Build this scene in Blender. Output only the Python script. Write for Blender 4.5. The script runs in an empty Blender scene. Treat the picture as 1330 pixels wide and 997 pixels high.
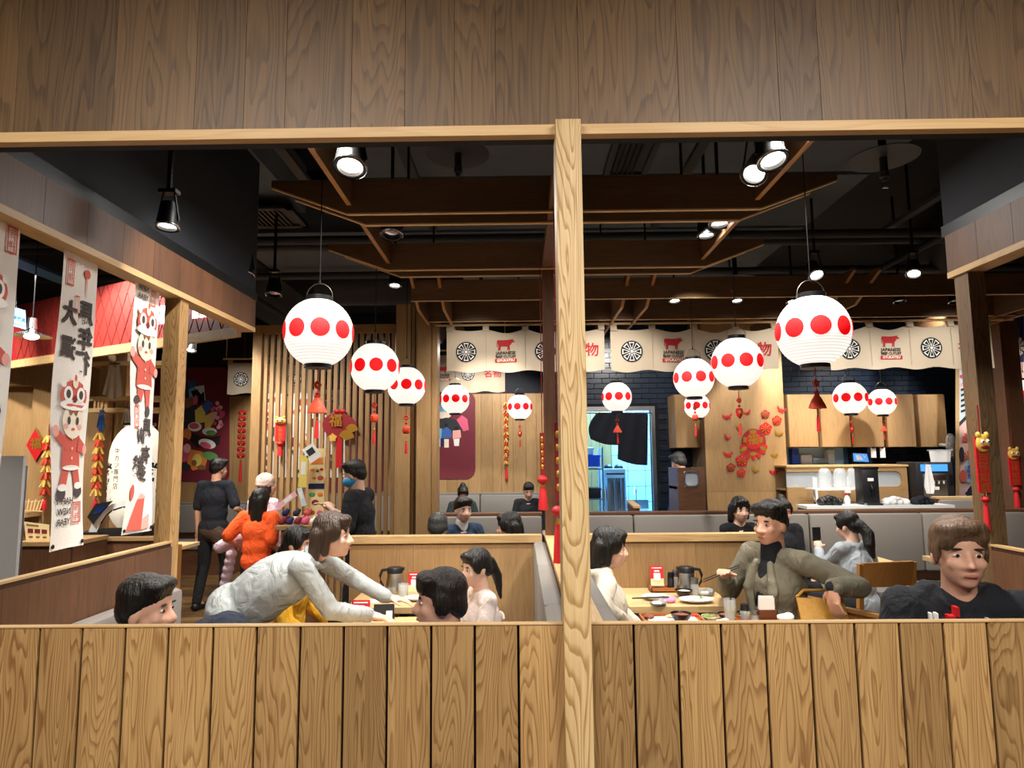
import bpy, bmesh, math, random
import numpy as np
from mathutils import Vector as V, Matrix as M, noise as mnoise
random.seed(7)
PI = math.pi
S = bpy.context.scene
COL = S.collection
# ------------------------------------------------------------------ camera
F, IW, IH, HCAM = 870.0, 1330.0, 997.0, 1.62
YAW, PITCH, ROLL = math.radians(0.65), math.radians(6.27), math.radians(-0.52)
CR = M.Rotation(YAW, 3, 'Z') @ M.Rotation(PI/2 + PITCH, 3, 'X') @ M.Rotation(ROLL, 3, 'Z')
cd = bpy.data.cameras.new('camera'); cam = bpy.data.objects.new('camera', cd); COL.objects.link(cam)
cam.location = (0, 0, HCAM); cam.rotation_euler = CR.to_euler()
cd.sensor_width = 36; cd.lens = F/IW*36; cd.clip_start = .05; cd.clip_end = 100
S.camera = cam
def ray(px, py): return CR @ V(((px-IW/2)/F, -(py-IH/2)/F, -1))
def W(px, py, Y):            # photo pixel -> point on the plane y = Y
    d = ray(px, py); return V((0, 0, HCAM)) + d*(Y/d.y)
def WX(px, py, X):           # photo pixel -> point on the plane x = X
    d = ray(px, py); return V((0, 0, HCAM)) + d*(X/d.x)
def WZ(px, py, Z):           # photo pixel -> point on the plane z = Z
    d = ray(px, py); return V((0, 0, HCAM)) + d*((Z-HCAM)/d.z)
# ------------------------------------------------------------------ colour management, world
S.view_settings.view_transform = 'Standard'; S.view_settings.look = 'None'
S.view_settings.exposure = 0.0; S.view_settings.gamma = 1.0; S.view_settings.use_curve_mapping = False
wd = bpy.data.worlds.new('world'); S.world = wd; wd.use_nodes = True
wd.node_tree.nodes['Background'].inputs[0].default_value = (1.0, .93, .84, 1)
wd.node_tree.nodes['Background'].inputs[1].default_value = .05
# ------------------------------------------------------------------ lamps of the place (fittings are built further down) and added fill lights without fittings
def spot(x, y, z, tx, ty, tz, w, ang=80, col=(1, .91, .78), rad=.05, blend=.6):
    l = bpy.data.lights.new('spot_light', 'SPOT'); l.energy = w; l.color = col; l.spot_size = math.radians(ang)
    l.spot_blend = blend; l.shadow_soft_size = rad
    o = bpy.data.objects.new('spot_light', l); COL.objects.link(o); o.location = (x, y, z)
    o.rotation_euler = (V((tx, ty, tz))-V((x, y, z))).to_track_quat('-Z', 'Y').to_euler(); return o
def area(x, y, z, sx, sy, w, col=(1, .93, .82), rx=0, rz=0):
    l = bpy.data.lights.new('ceiling_panel_light', 'AREA'); l.shape = 'RECTANGLE'; l.size = sx; l.size_y = sy; l.energy = w; l.color = col
    o = bpy.data.objects.new('ceiling_panel_light', l); COL.objects.link(o); o.location = (x, y, z); o.rotation_euler = (rx, 0, rz); return o
WARM = (1, .95, .87)
area(-.9, -.1, 2.98, 1.1, .6, 78, (1, .96, .9)); area(1.1, -.1, 2.98, 1.1, .6, 88, (1, .96, .9))      # foyer ceiling panels behind the camera
# booth track spots, dining spots, kitchen and entrance lamps
for a in [(-.78,2.75,3.05,-.75,3.1,.7,95), (1.15,2.75,3.05,1.1,3.1,.7,95), (-.6,3.95,3.1,-.6,4.1,.7,90), (1.15,3.95,3.1,1.15,4.2,.7,90),
          (-1.0,2.6,3.0,-1.62,3.4,1.6,30), (1.2,5.0,3.1,2.3,5.8,.6,90), (-1.9,5.2,3.2,-1.9,6.4,1.2,45), (-3.0,5.9,3.2,-3.1,7.2,.6,120),
          (-.2,5.6,3.1,-.3,6.3,1.0,70), (3.1,4.7,3.1,3.6,6.0,.8,80), (-.4,7.6,3.2,-.4,8.9,1.2,85), (-3.6,9.1,3.2,-3.6,10.2,1.4,70),
          (-.3,8.9,3.2,-.3,10.4,1.6,95), (.9,5.5,2.84,.9,6.4,2.3,14), (2.4,5.5,2.84,2.5,6.4,2.3,14), (4.1,5.5,2.84,4.0,6.4,2.3,14),
          (-.4,5.5,2.84,-.4,6.4,2.3,10), (2.9,6.9,3.2,2.7,7.9,1.6,110), (4.4,6.9,3.2,4.3,8.0,1.8,95), (5.7,6.2,3.2,5.7,7.6,1.6,90), (1.3,6.8,3.2,1.2,8.4,1.8,55)]:
    spot(*a[:6], a[6]*2.2, 80, WARM)
for a in [(-2.6,4.2,3.1,-2.9,5.0,1.0,70), (-3.3,3.2,3.1,-3.6,4.6,1.0,80), (-4.2,4.4,3.1,-4.6,5.6,1.2,70), (-3.4,7.2,3.2,-3.8,6.0,1.0,60)]:
    spot(*a[:6], a[6]*2.4, 90, WARM)
for x, y, w in ((-.6, 3.3, 30), (1.1, 3.3, 30), (-2.4, 5.9, 27), (.6, 5.6, 30), (3.2, 5.6, 36), (-3.3, 7.7, 44), (-.6, 7.8, 36), (3.2, 7.3, 36), (-3.2, 4.2, 30)):
    area(x, y, 2.88, .5, .5, w*.66, (1, .96, .90))                             # added soft fill without fittings, kept below the trellis boards
area(1.75, 9.6, 2.95, 1.2, 1.2, 260, (.26, .66, 1.0)); area(4.2, 8.35, 2.2, 1.8, .15, 10, (.45, .75, 1.0))   # cold kitchen tubes
# ------------------------------------------------------------------ materials
def lin(c):
    if isinstance(c, str):
        c = [int(c[i:i+2], 16)/255 for i in (0, 2, 4)]
    return tuple((x/12.92 if x <= .04045 else ((x+.055)/1.055)**2.4) for x in c[:3]) + (1,)
MATS = {}
def newmat(n):
    m = bpy.data.materials.new(n); m.use_nodes = True; MATS[n] = m
    nt = m.node_tree; return m, nt, nt.nodes['Principled BSDF']
def nd(nt, t, **k):
    n = nt.nodes.new(t)
    for a, b in k.items(): setattr(n, a, b)
    return n
def plain(n, col, rough=.6, metal=0, bump=0, bscale=60, emit=None, es=0, var=0, trans=0, alpha=1, sheen=0, stretch=(1,1,1)):
    m, nt, b = newmat(n); c = lin(col)
    b.inputs['Base Color'].default_value = c; b.inputs['Roughness'].default_value = rough; b.inputs['Metallic'].default_value = metal
    if trans: b.inputs['Transmission Weight'].default_value = trans
    if alpha < 1: b.inputs['Alpha'].default_value = alpha
    if sheen: b.inputs['Sheen Weight'].default_value = sheen
    if emit: b.inputs['Emission Color'].default_value = lin(emit); b.inputs['Emission Strength'].default_value = es
    if bump or var:
        tc = nd(nt, 'ShaderNodeTexCoord'); mp = nd(nt, 'ShaderNodeMapping'); mp.inputs['Scale'].default_value = stretch
        nz = nd(nt, 'ShaderNodeTexNoise'); nz.inputs['Scale'].default_value = bscale; nz.inputs['Detail'].default_value = 4
        nt.links.new(tc.outputs['Object'], mp.inputs['Vector']); nt.links.new(mp.outputs[0], nz.inputs['Vector'])
        if bump:
            bp = nd(nt, 'ShaderNodeBump'); bp.inputs['Strength'].default_value = bump; bp.inputs['Distance'].default_value = .01
            nt.links.new(nz.outputs[0], bp.inputs['Height']); nt.links.new(bp.outputs[0], b.inputs['Normal'])
        if var:
            mx = nd(nt, 'ShaderNodeMix', data_type='RGBA'); mx.blend_type = 'MIX'
            mx.inputs[6].default_value = tuple(x*(1-var) for x in c[:3])+(1,); mx.inputs[7].default_value = tuple(min(1, x*(1+var)) for x in c[:3])+(1,)
            rp = nd(nt, 'ShaderNodeMapRange'); rp.inputs[1].default_value = .3; rp.inputs[2].default_value = .7
            nt.links.new(nz.outputs[0], rp.inputs[0]); nt.links.new(rp.outputs[0], mx.inputs[0]); nt.links.new(mx.outputs[2], b.inputs['Base Color'])
    return m
def wood(n, dark, light, axis='Z', scale=1.0, rough=.5, rings=16, mix=.55, vary=.22, bump=.12):
    """procedural timber: contour lines of a stretched noise give the cathedral figure, fine fibres on top"""
    m, nt, b = newmat(n); b.inputs['Roughness'].default_value = rough
    L = nt.links.new
    tc = nd(nt, 'ShaderNodeTexCoord'); oi = nd(nt, 'ShaderNodeObjectInfo')
    cmb = nd(nt, 'ShaderNodeCombineXYZ'); mul = nd(nt, 'ShaderNodeMath', operation='MULTIPLY'); mul.inputs[1].default_value = 37.0
    L(oi.outputs['Random'], mul.inputs[0])
    for i in range(3): L(mul.outputs[0], cmb.inputs[i])
    add = nd(nt, 'ShaderNodeVectorMath', operation='ADD'); L(tc.outputs['Object'], add.inputs[0]); L(cmb.outputs[0], add.inputs[1])
    def stretched(s, along):
        mp = nd(nt, 'ShaderNodeMapping'); sc = [s, s, s]; sc['XYZ'.index(axis)] = along; mp.inputs['Scale'].default_value = sc
        L(add.outputs[0], mp.inputs['Vector']); return mp.outputs[0]
    n1 = nd(nt, 'ShaderNodeTexNoise'); n1.inputs['Scale'].default_value = 1; n1.inputs['Detail'].default_value = 2.5; n1.inputs['Roughness'].default_value = .45; n1.inputs['Distortion'].default_value = .25
    L(stretched(9*scale, .95*scale), n1.inputs['Vector'])
    r1 = nd(nt, 'ShaderNodeMath', operation='MULTIPLY'); r1.inputs[1].default_value = rings; L(n1.outputs[0], r1.inputs[0])
    fr = nd(nt, 'ShaderNodeMath', operation='FRACT'); L(r1.outputs[0], fr.inputs[0])
    rmp = nd(nt, 'ShaderNodeValToRGB'); e = rmp.color_ramp.elements
    e[0].position = 0; e[0].color = (.85, .85, .85, 1); e[1].position = 1; e[1].color = (.8, .8, .8, 1)
    for p, v in ((.55, .75), (.82, .12), (.93, .05)): q = e.new(p); q.color = (v, v, v, 1)
    L(fr.outputs[0], rmp.inputs[0])
    n2 = nd(nt, 'ShaderNodeTexNoise'); n2.inputs['Scale'].default_value = 1; n2.inputs['Detail'].default_value = 3
    L(stretched(190*scale, 4*scale), n2.inputs['Vector'])
    n3 = nd(nt, 'ShaderNodeTexNoise'); n3.inputs['Scale'].default_value = 1; n3.inputs['Detail'].default_value = 2
    L(stretched(5*scale, .7*scale), n3.inputs['Vector'])
    def mth(op, a, bb):
        k = nd(nt, 'ShaderNodeMath', operation=op)
        for i, q in enumerate((a, bb)):
            if isinstance(q, (int, float)): k.inputs[i].default_value = q
            else: L(q, k.inputs[i])
        return k.outputs[0]
    f = mth('ADD', mth('MULTIPLY', rmp.outputs[0], mix*.62), mth('ADD', mth('MULTIPLY', n2.outputs[0], .62), mth('MULTIPLY', n3.outputs[0], .55)))
    f = mth('SUBTRACT', f, .30*mix+.30)
    cr = nd(nt, 'ShaderNodeMix', data_type='RGBA'); cr.clamp_factor = True
    cr.inputs[6].default_value = lin(dark); cr.inputs[7].default_value = lin(light); L(f, cr.inputs[0])
    hs = nd(nt, 'ShaderNodeHueSaturation'); L(cr.outputs[2], hs.inputs['Color'])
    mr = nd(nt, 'ShaderNodeMapRange'); mr.inputs[3].default_value = 1-vary; mr.inputs[4].default_value = 1+vary; L(oi.outputs['Random'], mr.inputs[0]); L(mr.outputs[0], hs.inputs['Value'])
    L(hs.outputs[0], b.inputs['Base Color'])
    bp = nd(nt, 'ShaderNodeBump'); bp.inputs['Strength'].default_value = bump; bp.inputs['Distance'].default_value = .003
    L(f, bp.inputs['Height']); L(bp.outputs[0], b.inputs['Normal'])
    return m
for ax in 'XYZ':
    wood('oak_'+ax, '7a5730', 'd3ad74', ax, 1.25, rings=34, mix=.72)
    wood('oak_fine_'+ax, '8a683f', 'c4a070', ax, 1.4, rings=8, mix=.25, vary=.1)
    wood('walnut_'+ax, '4e3220', '86593a', ax, 1.2, rings=9, mix=.3, vary=.14)
    wood('trim_'+ax, 'b58d58', 'e6c896', ax, 1.2, rings=10, mix=.35, vary=.06)
    wood('board_'+ax, '4c361f', '8d6b44', ax, .9, rings=26, mix=.55, vary=.2)  # header wood: same timber as the low wall, its shade put into darker tones
    wood('batten_'+ax, '4e3724', '82603f', ax, 1.4, rings=8, mix=.3, vary=.12)
wood('post_oak', '9a7440', 'efd5a2', 'Z', 1.3, rings=30, mix=.95, vary=0)
wood('dark_post_oak', '55402a', '94744c', 'Z', 1.25, rings=26, mix=.7, vary=.1)
wood('floor_oak', '3d2917', 'a9804c', 'X', 1.0, rings=9, mix=.45, vary=.4, rough=.45)
wood('table_oak', 'c09a66', 'e8cd9c', 'X', 1.0, rings=7, mix=.25, vary=.04)
wood('chair_oak', '94612c', 'c38d4c', 'Z', 1.0, rings=8, mix=.3, vary=.08)
plain('black_gap', '050505', .9)
plain('black_paint', '11161f', .8)
plain('ceiling_black', '0f1319', .9, var=.3, bscale=3)
plain('ceiling_grey', '525a63', .85, var=.12, bscale=4)
plain('duct_grey', '33353a', .6, metal=.2)
plain('black_metal', '101113', .4, metal=.3)
plain('dark_plastic', '17181b', .45)
plain('chrome', 'c9ccd0', .22, metal=1)
plain('steel', 'a9adb0', .32, metal=1)
plain('wire', '6e6a64', .4, metal=.9)
plain('grey_pu', '86807a', .55, bump=.15, bscale=220, var=.05)
plain('grey_seat', '8f8a83', .55, bump=.15, bscale=220)
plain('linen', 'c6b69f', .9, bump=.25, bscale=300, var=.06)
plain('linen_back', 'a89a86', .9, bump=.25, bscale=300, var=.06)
plain('cloth_white', 'efe9e2', .9, bump=.2, bscale=200, var=.03)
plain('print_black', '16161a', .85); plain('print_red', 'b01f28', .8); plain('print_ink', '4c4444', .9); plain('print_salmon', 'cf5f52', .9)
plain('print_pink', 'e7a9a0', .9); plain('print_cream', 'efe0cc', .9); plain('print_white', 'f2efe9', .85); plain('print_blue', '3b62a8', .8)
plain('print_skyblue', '6fb3d8', .8); plain('print_navy', '1b2555', .8); plain('print_yellow', 'e8d269', .8); plain('print_orange', 'e5853a', .8)
plain('print_green', '5f9a55', .8); plain('print_rose', 'd85d7c', .8); plain('print_brown', '8a5a34', .8); plain('print_dkgrey', '2b2d33', .8)
plain('print_lightblue', 'cfdfe6', .8); plain('print_blush', 'e3bdb6', .8); plain('print_maroon', '7c1f24', .8); plain('print_lightpink', 'f0b7c0', .8)
plain('burgundy', '6d1f2e', .55, var=.08, bscale=3)
plain('festive_red', 'c2141c', .5, bump=.2, bscale=120); plain('festive_dark_red', '8e1218', .6); plain('gold', 'd9a441', .35, metal=.75); plain('gold_paper', 'e0b24f', .5)
plain('tassel_red', 'c8161d', .8, bump=.6, bscale=200, stretch=(1, 1, .05)); plain('orange_red', 'd3401f', .5, bump=.3, bscale=120)
plain('brick_navy', '1d2a3c', .28, var=.18, bscale=2); plain('grout', '10161f', .9)
plain('white_plastic', 'e6e6e4', .4); plain('paper', 'f4f2ee', .8); plain('ceramic_white', 'eeeeea', .25); plain('ceramic_dark', '1b1614', .3)
plain('red_card', 'd3202a', .5); plain('cream_card', 'f0d9a0', .6); plain('tray_wood', 'a9642c', .5, var=.12, bscale=20, stretch=(.2, 2, 2)); plain('brown_box', '6e3a20', .45)
plain('towel_white', 'e6e6e6', .95, bump=.4, bscale=150); plain('navy_curtain', '0d1220', .9, bump=.2, bscale=80)
plain('kitchen_white', 'cfdde6', .4); plain('kitchen_steel', '9fb4c4', .3, metal=.7); plain('plastic_blue', '2f5bd0', .45)
plain('red_tile', '8d2a22', .5, var=.1, bscale=5); plain('steel_blue', '3f6f97', .6)
plain('food_meat', '8d4a32', .6, bump=.4, bscale=90, var=.3); plain('food_green', '6f8f3f', .7, bump=.4, bscale=90); plain('rice', 'ece7da', .8, bump=.5, bscale=200)
plain('pink_tissue', 'df8fb4', .8); plain('foil', 'b9b9b5', .3, metal=.7, bump=.8, bscale=40)
plain('glass', 'ffffff', .05, trans=1); plain('drink', 'd9cfa0', .1, trans=.6); plain('clear_plastic', 'dfe4e8', .12, alpha=.32)
plain('mustard_leather', 'b7842e', .6, bump=.3, bscale=60, var=.1)
plain('lamp_lens', 'ffffff', .4, emit='fff6e6', es=14)
plain('screen_blue', '2a63c8', .3, emit='4d9cff', es=1.1); plain('screen_dark', '0b1020', .2, emit='1c3a80', es=.4)
plain('sign_white', 'ffffff', .4, emit='ffffff', es=5); plain('exit_sign', '7fd4ff', .4, emit='9fdcff', es=.9)
plain('kitchen_glow', 'bfe4ff', .5)
# paper of the lanterns: lit from inside
def lantern_paper(n, col, es, base=None):
    m, nt, b = newmat(n); b.inputs['Base Color'].default_value = lin(base or col); b.inputs['Roughness'].default_value = .8
    b.inputs['Emission Color'].default_value = lin(col); b.inputs['Emission Strength'].default_value = es
lantern_paper('lantern_white', 'fff8ee', 1.0, 'a8a198'); lantern_paper('lantern_red', 'f8040f', .85, '7a0006'); lantern_paper('big_lantern', 'fbf0dc', .42)
def hoop_ribs(n):
    """bamboo hoops behind the paper: fine darker rings that dim the glow"""
    m = MATS[n]; nt = m.node_tree; b = nt.nodes['Principled BSDF']
    tc = nd(nt, 'ShaderNodeTexCoord'); wv = nd(nt, 'ShaderNodeTexWave', wave_type='BANDS', bands_direction='Z'); wv.inputs['Scale'].default_value = 24; wv.inputs['Distortion'].default_value = 0
    mr = nd(nt, 'ShaderNodeMapRange'); mr.inputs[1].default_value = 0; mr.inputs[2].default_value = .35; mr.inputs[3].default_value = .70; mr.inputs[4].default_value = 1.06
    nt.links.new(tc.outputs['Object'], wv.inputs['Vector']); nt.links.new(wv.outputs['Fac'], mr.inputs[0]); nt.links.new(mr.outputs[0], b.inputs['Emission Strength'])
hoop_ribs('lantern_white')
MT = MATS
# ------------------------------------------------------------------ mesh helpers
class B:
    """collects shapes into one bmesh"""
    def __init__(s): s.m = bmesh.new()
    def _tf(s, vs, mt):
        if mt is not None: bmesh.ops.transform(s.m, matrix=mt, verts=vs)
        return s
    def box(s, x0, x1, y0, y1, z0, z1, mt=None, bev=0):
        r = bmesh.ops.create_cube(s.m, size=1); vs = r['verts']
        for v in vs: v.co = V(((x0+x1)/2+v.co.x*(x1-x0), (y0+y1)/2+v.co.y*(y1-y0), (z0+z1)/2+v.co.z*(z1-z0)))
        if bev:
            es = list({e for v in vs for e in v.link_edges})
            q = bmesh.ops.bevel(s.m, geom=es, offset=bev, segments=2, affect='EDGES', profile=.5); vs = list({v for f in q['faces'] for v in f.verts} | {v for v in vs if v.is_valid})
        return s._tf(vs, mt)
    def tube(s, p0, p1, r0, r1=None, n=12, cap=True):
        p0, p1 = V(p0), V(p1); r1 = r0 if r1 is None else r1; d = p1-p0
        if d.length < 1e-6: return s
        q = d.to_track_quat('Z', 'Y').to_matrix().to_4x4()
        bmesh.ops.create_cone(s.m, cap_ends=cap, segments=n, radius1=r0, radius2=max(r1, 1e-5), depth=d.length, matrix=M.Translation((p0+p1)/2) @ q); return s
    def path(s, pts, r, n=8):
        pts = [V(p) for p in pts]; rings = []
        rr = r if isinstance(r, (list, tuple)) else [r]*len(pts)
        for i, p in enumerate(pts):
            t = (pts[min(i+1, len(pts)-1)]-pts[max(i-1, 0)]).normalized()
            q = t.to_track_quat('Z', 'Y')
            rings.append([s.m.verts.new(p+q @ V((rr[i]*math.cos(2*PI*k/n), rr[i]*math.sin(2*PI*k/n), 0))) for k in range(n)])
        for a, b in zip(rings, rings[1:]):
            for k in range(n):
                s.m.faces.new((a[k], a[(k+1) % n], b[(k+1) % n], b[k]))
        for rg in (rings[0], rings[-1]):
            try: s.m.faces.new(rg)
            except ValueError: pass
        return s
    def ball(s, c, r, u=16, v=10, mt=None):
        rr = r if isinstance(r, (list, tuple)) else (r, r, r)
        k = bmesh.ops.create_uvsphere(s.m, u_segments=u, v_segments=v, radius=1)['verts']
        for w in k: w.co = V((w.co.x*rr[0], w.co.y*rr[1], w.co.z*rr[2]))
        if mt is not None:
            for w in k: w.co = mt @ w.co
        for w in k: w.co += V(c)
        return s
    def lathe(s, prof, c=(0, 0, 0), n=24, mt=None):
        c = V(c); rings = []; f = (lambda p: mt @ p) if mt is not None else (lambda p: p)
        for r, z in prof:
            rings.append([s.m.verts.new(f(c+V((r*math.cos(2*PI*k/n), r*math.sin(2*PI*k/n), z)))) for k in range(n)] if r > 1e-5 else [s.m.verts.new(f(c+V((0, 0, z))))])
        for a, b in zip(rings, rings[1:]):
            for k in range(n):
                k2 = (k+1) % n
                if len(a) == 1 and len(b) == 1: continue
                if len(a) == 1: s.m.faces.new((a[0], b[k2], b[k]))
                elif len(b) == 1: s.m.faces.new((a[k], a[k2], b[0]))
                else: s.m.faces.new((a[k], a[k2], b[k2], b[k]))
        return s
    def prism(s, poly, h, f):
        """poly 2D outline, f(u,v,w) -> 3D, w = 0..h"""
        a = [s.m.verts.new(f(u, v, 0)) for u, v in poly]; b = [s.m.verts.new(f(u, v, h)) for u, v in poly]
        s.m.faces.new(a); s.m.faces.new(b[::-1])
        for i in range(len(poly)):
            j = (i+1) % len(poly); s.m.faces.new((a[i], b[i], b[j], a[j]))
        return s
    def poly(s, pts):
        try: s.m.faces.new([s.m.verts.new(p) for p in pts])
        except ValueError: pass
        return s
    def grid(s, nu, nv, f):
        g = [[s.m.verts.new(f(i/nu, j/nv)) for j in range(nv+1)] for i in range(nu+1)]
        for i in range(nu):
            for j in range(nv): s.m.faces.new((g[i][j], g[i+1][j], g[i+1][j+1], g[i][j+1]))
        return s
    def mesh(s, smooth=False, fix=True):
        if fix: bmesh.ops.recalc_face_normals(s.m, faces=s.m.faces)
        me = bpy.data.meshes.new('mesh'); s.m.to_mesh(me); s.m.free()
        if smooth:
            me.polygons.foreach_set('use_smooth', [True]*len(me.polygons))
            try: me.set_sharp_from_angle(angle=math.radians(40))
            except Exception: pass
        return me
def ob(name, b, mat, parent=None, smooth=False, loc=None, world=False):
    """one mesh object; with world=True the shape is in world coordinates and the parent stands at its own place"""
    me = b.mesh(smooth) if isinstance(b, B) else b
    if mat is not None and len(me.materials) == 0: me.materials.append(MT[mat])
    o = bpy.data.objects.new(name, me); COL.objects.link(o)
    if parent is not None:
        o.parent = parent
        if world: me.transform(M.Translation(-parent.location))
    if loc is not None: o.location = loc
    return o
def tag(o, label=None, cat=None, group=None, kind=None):
    if label: o['label'] = label
    if cat: o['category'] = cat
    if group: o['group'] = group
    if kind: o['kind'] = kind
    return o
def thing(name, label, cat, loc=(0, 0, 0), rz=0, group=None):
    o = bpy.data.objects.new(name, None); COL.objects.link(o); o.empty_display_size = .05
    o.location = loc; o.rotation_euler = (0, 0, rz); return tag(o, label, cat, group)
def struct(name, b, mat, parent=None, smooth=False):
    o = ob(name, b, mat, parent, smooth)
    if parent is None: tag(o, kind='structure')
    return o
def copy_tree(o, parent=None):
    c = o.copy(); COL.objects.link(c); c.parent = parent
    for ch in list(o.children): copy_tree(ch, c)
    return c
def piece(name, o, parent, loc, rot=None, mat=None):
    """copy of a mesh piece sharing its data"""
    c = bpy.data.objects.new(name, o.data); COL.objects.link(c); c.parent = parent; c.location = loc
    if rot: c.rotation_euler = rot
    return c
SHOP = bpy.data.scenes.new('workshop')          # an empty side scene, so that modifiers and text are evaluated quickly
def evaluated(o):
    SHOP.collection.objects.link(o); vl = SHOP.view_layers[0]; vl.update()
    me = bpy.data.meshes.new_from_object(o.evaluated_get(vl.depsgraph)); bpy.data.objects.remove(o); return me
def textmesh(txt, size, f, align='CENTER', bold=0.0, depth=0):
    """flat lettering mapped through f(u, v) -> world/local point"""
    cu = bpy.data.curves.new('lettering', 'FONT'); cu.body = txt; cu.size = size; cu.align_x = align; cu.align_y = 'CENTER'; cu.offset = bold; cu.resolution_u = 2
    o = bpy.data.objects.new('lettering', cu); me = evaluated(o); bpy.data.curves.remove(cu)
    for v in me.vertices: v.co = f(v.co.x, v.co.y)
    me.materials.clear()
    return me
def circ(cx, cy, rx, ry=None, n=20, a0=0, a1=2*PI):
    ry = rx if ry is None else ry
    full = abs(a1-a0-2*PI) < 1e-6; k = n if full else n+1
    return [(cx+rx*math.cos(a0+(a1-a0)*i/n), cy+ry*math.sin(a0+(a1-a0)*i/n)) for i in range(k)]
def rotp(p, a, c=(0, 0)):
    return [(c[0]+(x-c[0])*math.cos(a)-(y-c[1])*math.sin(a), c[1]+(x-c[0])*math.sin(a)+(y-c[1])*math.cos(a)) for x, y in p]
def flower(cx, cy, r, n=5, depth=.28, k=8):
    return [(cx+r*(1-depth*abs(math.cos(n*t/2))**.7)*math.cos(t+PI/2), cy+r*(1-depth*abs(math.cos(n*t/2))**.7)*math.sin(t+PI/2)) for t in [2*PI*i/(n*k) for i in range(n*k)]]
def draped(name, polys, mat, parent, f, lvl, step):
    """flat print cut fine enough to follow folded cloth"""
    b = B()
    for p in polys: b.poly([(u, v, 0) for u, v in p])
    bmesh.ops.triangulate(b.m, faces=b.m.faces[:])
    for _ in range(3):
        es = [e for e in b.m.edges if e.calc_length() > step]
        if not es: break
        bmesh.ops.subdivide_edges(b.m, edges=es, cuts=1); bmesh.ops.triangulate(b.m, faces=b.m.faces[:])
    for v in b.m.verts: v.co = f(v.co.x, v.co.y, lvl*.0012)
    return ob(name, b, mat, parent)
def flat(name, polys, mat, parent, f, lvl=1):
    b = B()
    for p in polys:
        vs = [f(u, v, lvl*.0012) for u, v in p]
        if len(vs) > 4:
            c = sum((V(x) for x in vs), V((0, 0, 0)))/len(vs)
            for i in range(len(vs)): b.poly([c, vs[i], vs[(i+1) % len(vs)]])
        else: b.poly(vs)
    return ob(name, b, mat, parent)
def ngon(name, polys, mat, parent, f, lvl=1):
    b = B()
    for p in polys: b.poly([f(u, v, lvl*.0012) for u, v in p])
    bmesh.ops.triangulate(b.m, faces=b.m.faces[:])
    return ob(name, b, mat, parent)
def rrect(x0, x1, y0, y1, r, n=5):
    o = []
    for cx, cy, a in ((x1-r, y1-r, 0), (x0+r, y1-r, PI/2), (x0+r, y0+r, PI), (x1-r, y0+r, 1.5*PI)):
        o += [(cx+r*math.cos(a+PI/2*i/n), cy+r*math.sin(a+PI/2*i/n)) for i in range(n+1)]
    return o
# ================================================================== THE SETTING
YF = 1.53                                   # front face of the booth wall
ZT = W(665, 809, YF).z                      # top of the low wall
ZH0 = W(665, 177.5, YF).z; ZH1 = W(665, 164, YF).z   # light trim under the header
XL, XR = -1.60, 1.90
YP = 4.62                                   # cross partition behind the booths
ZP = 1.10
YB = 6.45; YW = 10.3; YK = 8.5
# floor: slab and the boards that show between the booths
fl = struct('floor', B().box(-9, 8, -3, 13, -.06, -.012), 'black_gap')
pm = ob('floor_plank', B().box(0, .95, 0, .146, -.012, 0, bev=.0015), 'floor_oak', fl, loc=(-6.2, 5.4, 0))
k = 0
for r in range(34):
    for c in range(6):
        if k and not (c in (0,) and 0): piece('floor_plank', pm, fl, (-6.2+c*.952+(r % 3)*.31, 5.4+r*.148, 0))
        k += 1
ob('floor_boards_in_the_distance', B().box(-9, 8, -3, 5.39, -.012, -.001).box(-.1, 8, 5.39, 13, -.012, -.001), 'floor_oak', fl)
# ceiling
ce = struct('ceiling', B().box(-9, 8, -3, 13, 3.9, 3.96), 'ceiling_black')
for i, (y0, y1) in enumerate([(1.7, 3.3), (3.34, 4.5), (4.56, 5.6), (5.66, 6.9), (6.96, 8.4)]):
    ob('ceiling_panel', B().box(-1.28, 2.48, y0, y1, 3.58, 3.64), 'ceiling_grey', ce)
ob('duct_box', B().box(-2.17, -1.58, 1.7, 4.8, 3.45, 3.8), 'ceiling_grey', ce)
ob('duct_box', B().box(-2.3, -1.15, 5.05, 6.3, 3.38, 3.8), 'ceiling_grey', ce)
ob('duct_box', B().box(-3.2, -2.3, 5.2, 9, 3.35, 3.8), 'ceiling_black', ce)
ob('round_duct', B().tube((2.9, 2.5, 3.5), (4.4, 7.5, 3.5), .25, n=20), 'black_paint', ce, True)
ob('round_duct', B().tube((-2.1, 6.9, 3.45), (-.4, 6.9, 3.45), .22, n=20), 'duct_grey', ce, True)
for y, z in ((5.0, 3.3), (5.35, 3.36), (6.0, 3.3)): ob('ceiling_pipe', B().tube((-4.5, y, z), (6.5, y, z), .035, n=10), 'duct_grey', ce, True)
for x, z in ((-2.6, 3.2), (3.3, 3.3)): ob('ceiling_pipe', B().tube((x, 2, z), (x, 9, z), .03, n=10), 'black_paint', ce, True)
# foyer ceiling and light panels behind the camera
ob('foyer_soffit', B().box(-4, 4, -2.5, 1.2, 3.0, 3.05), 'white_plastic', ce)
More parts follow.
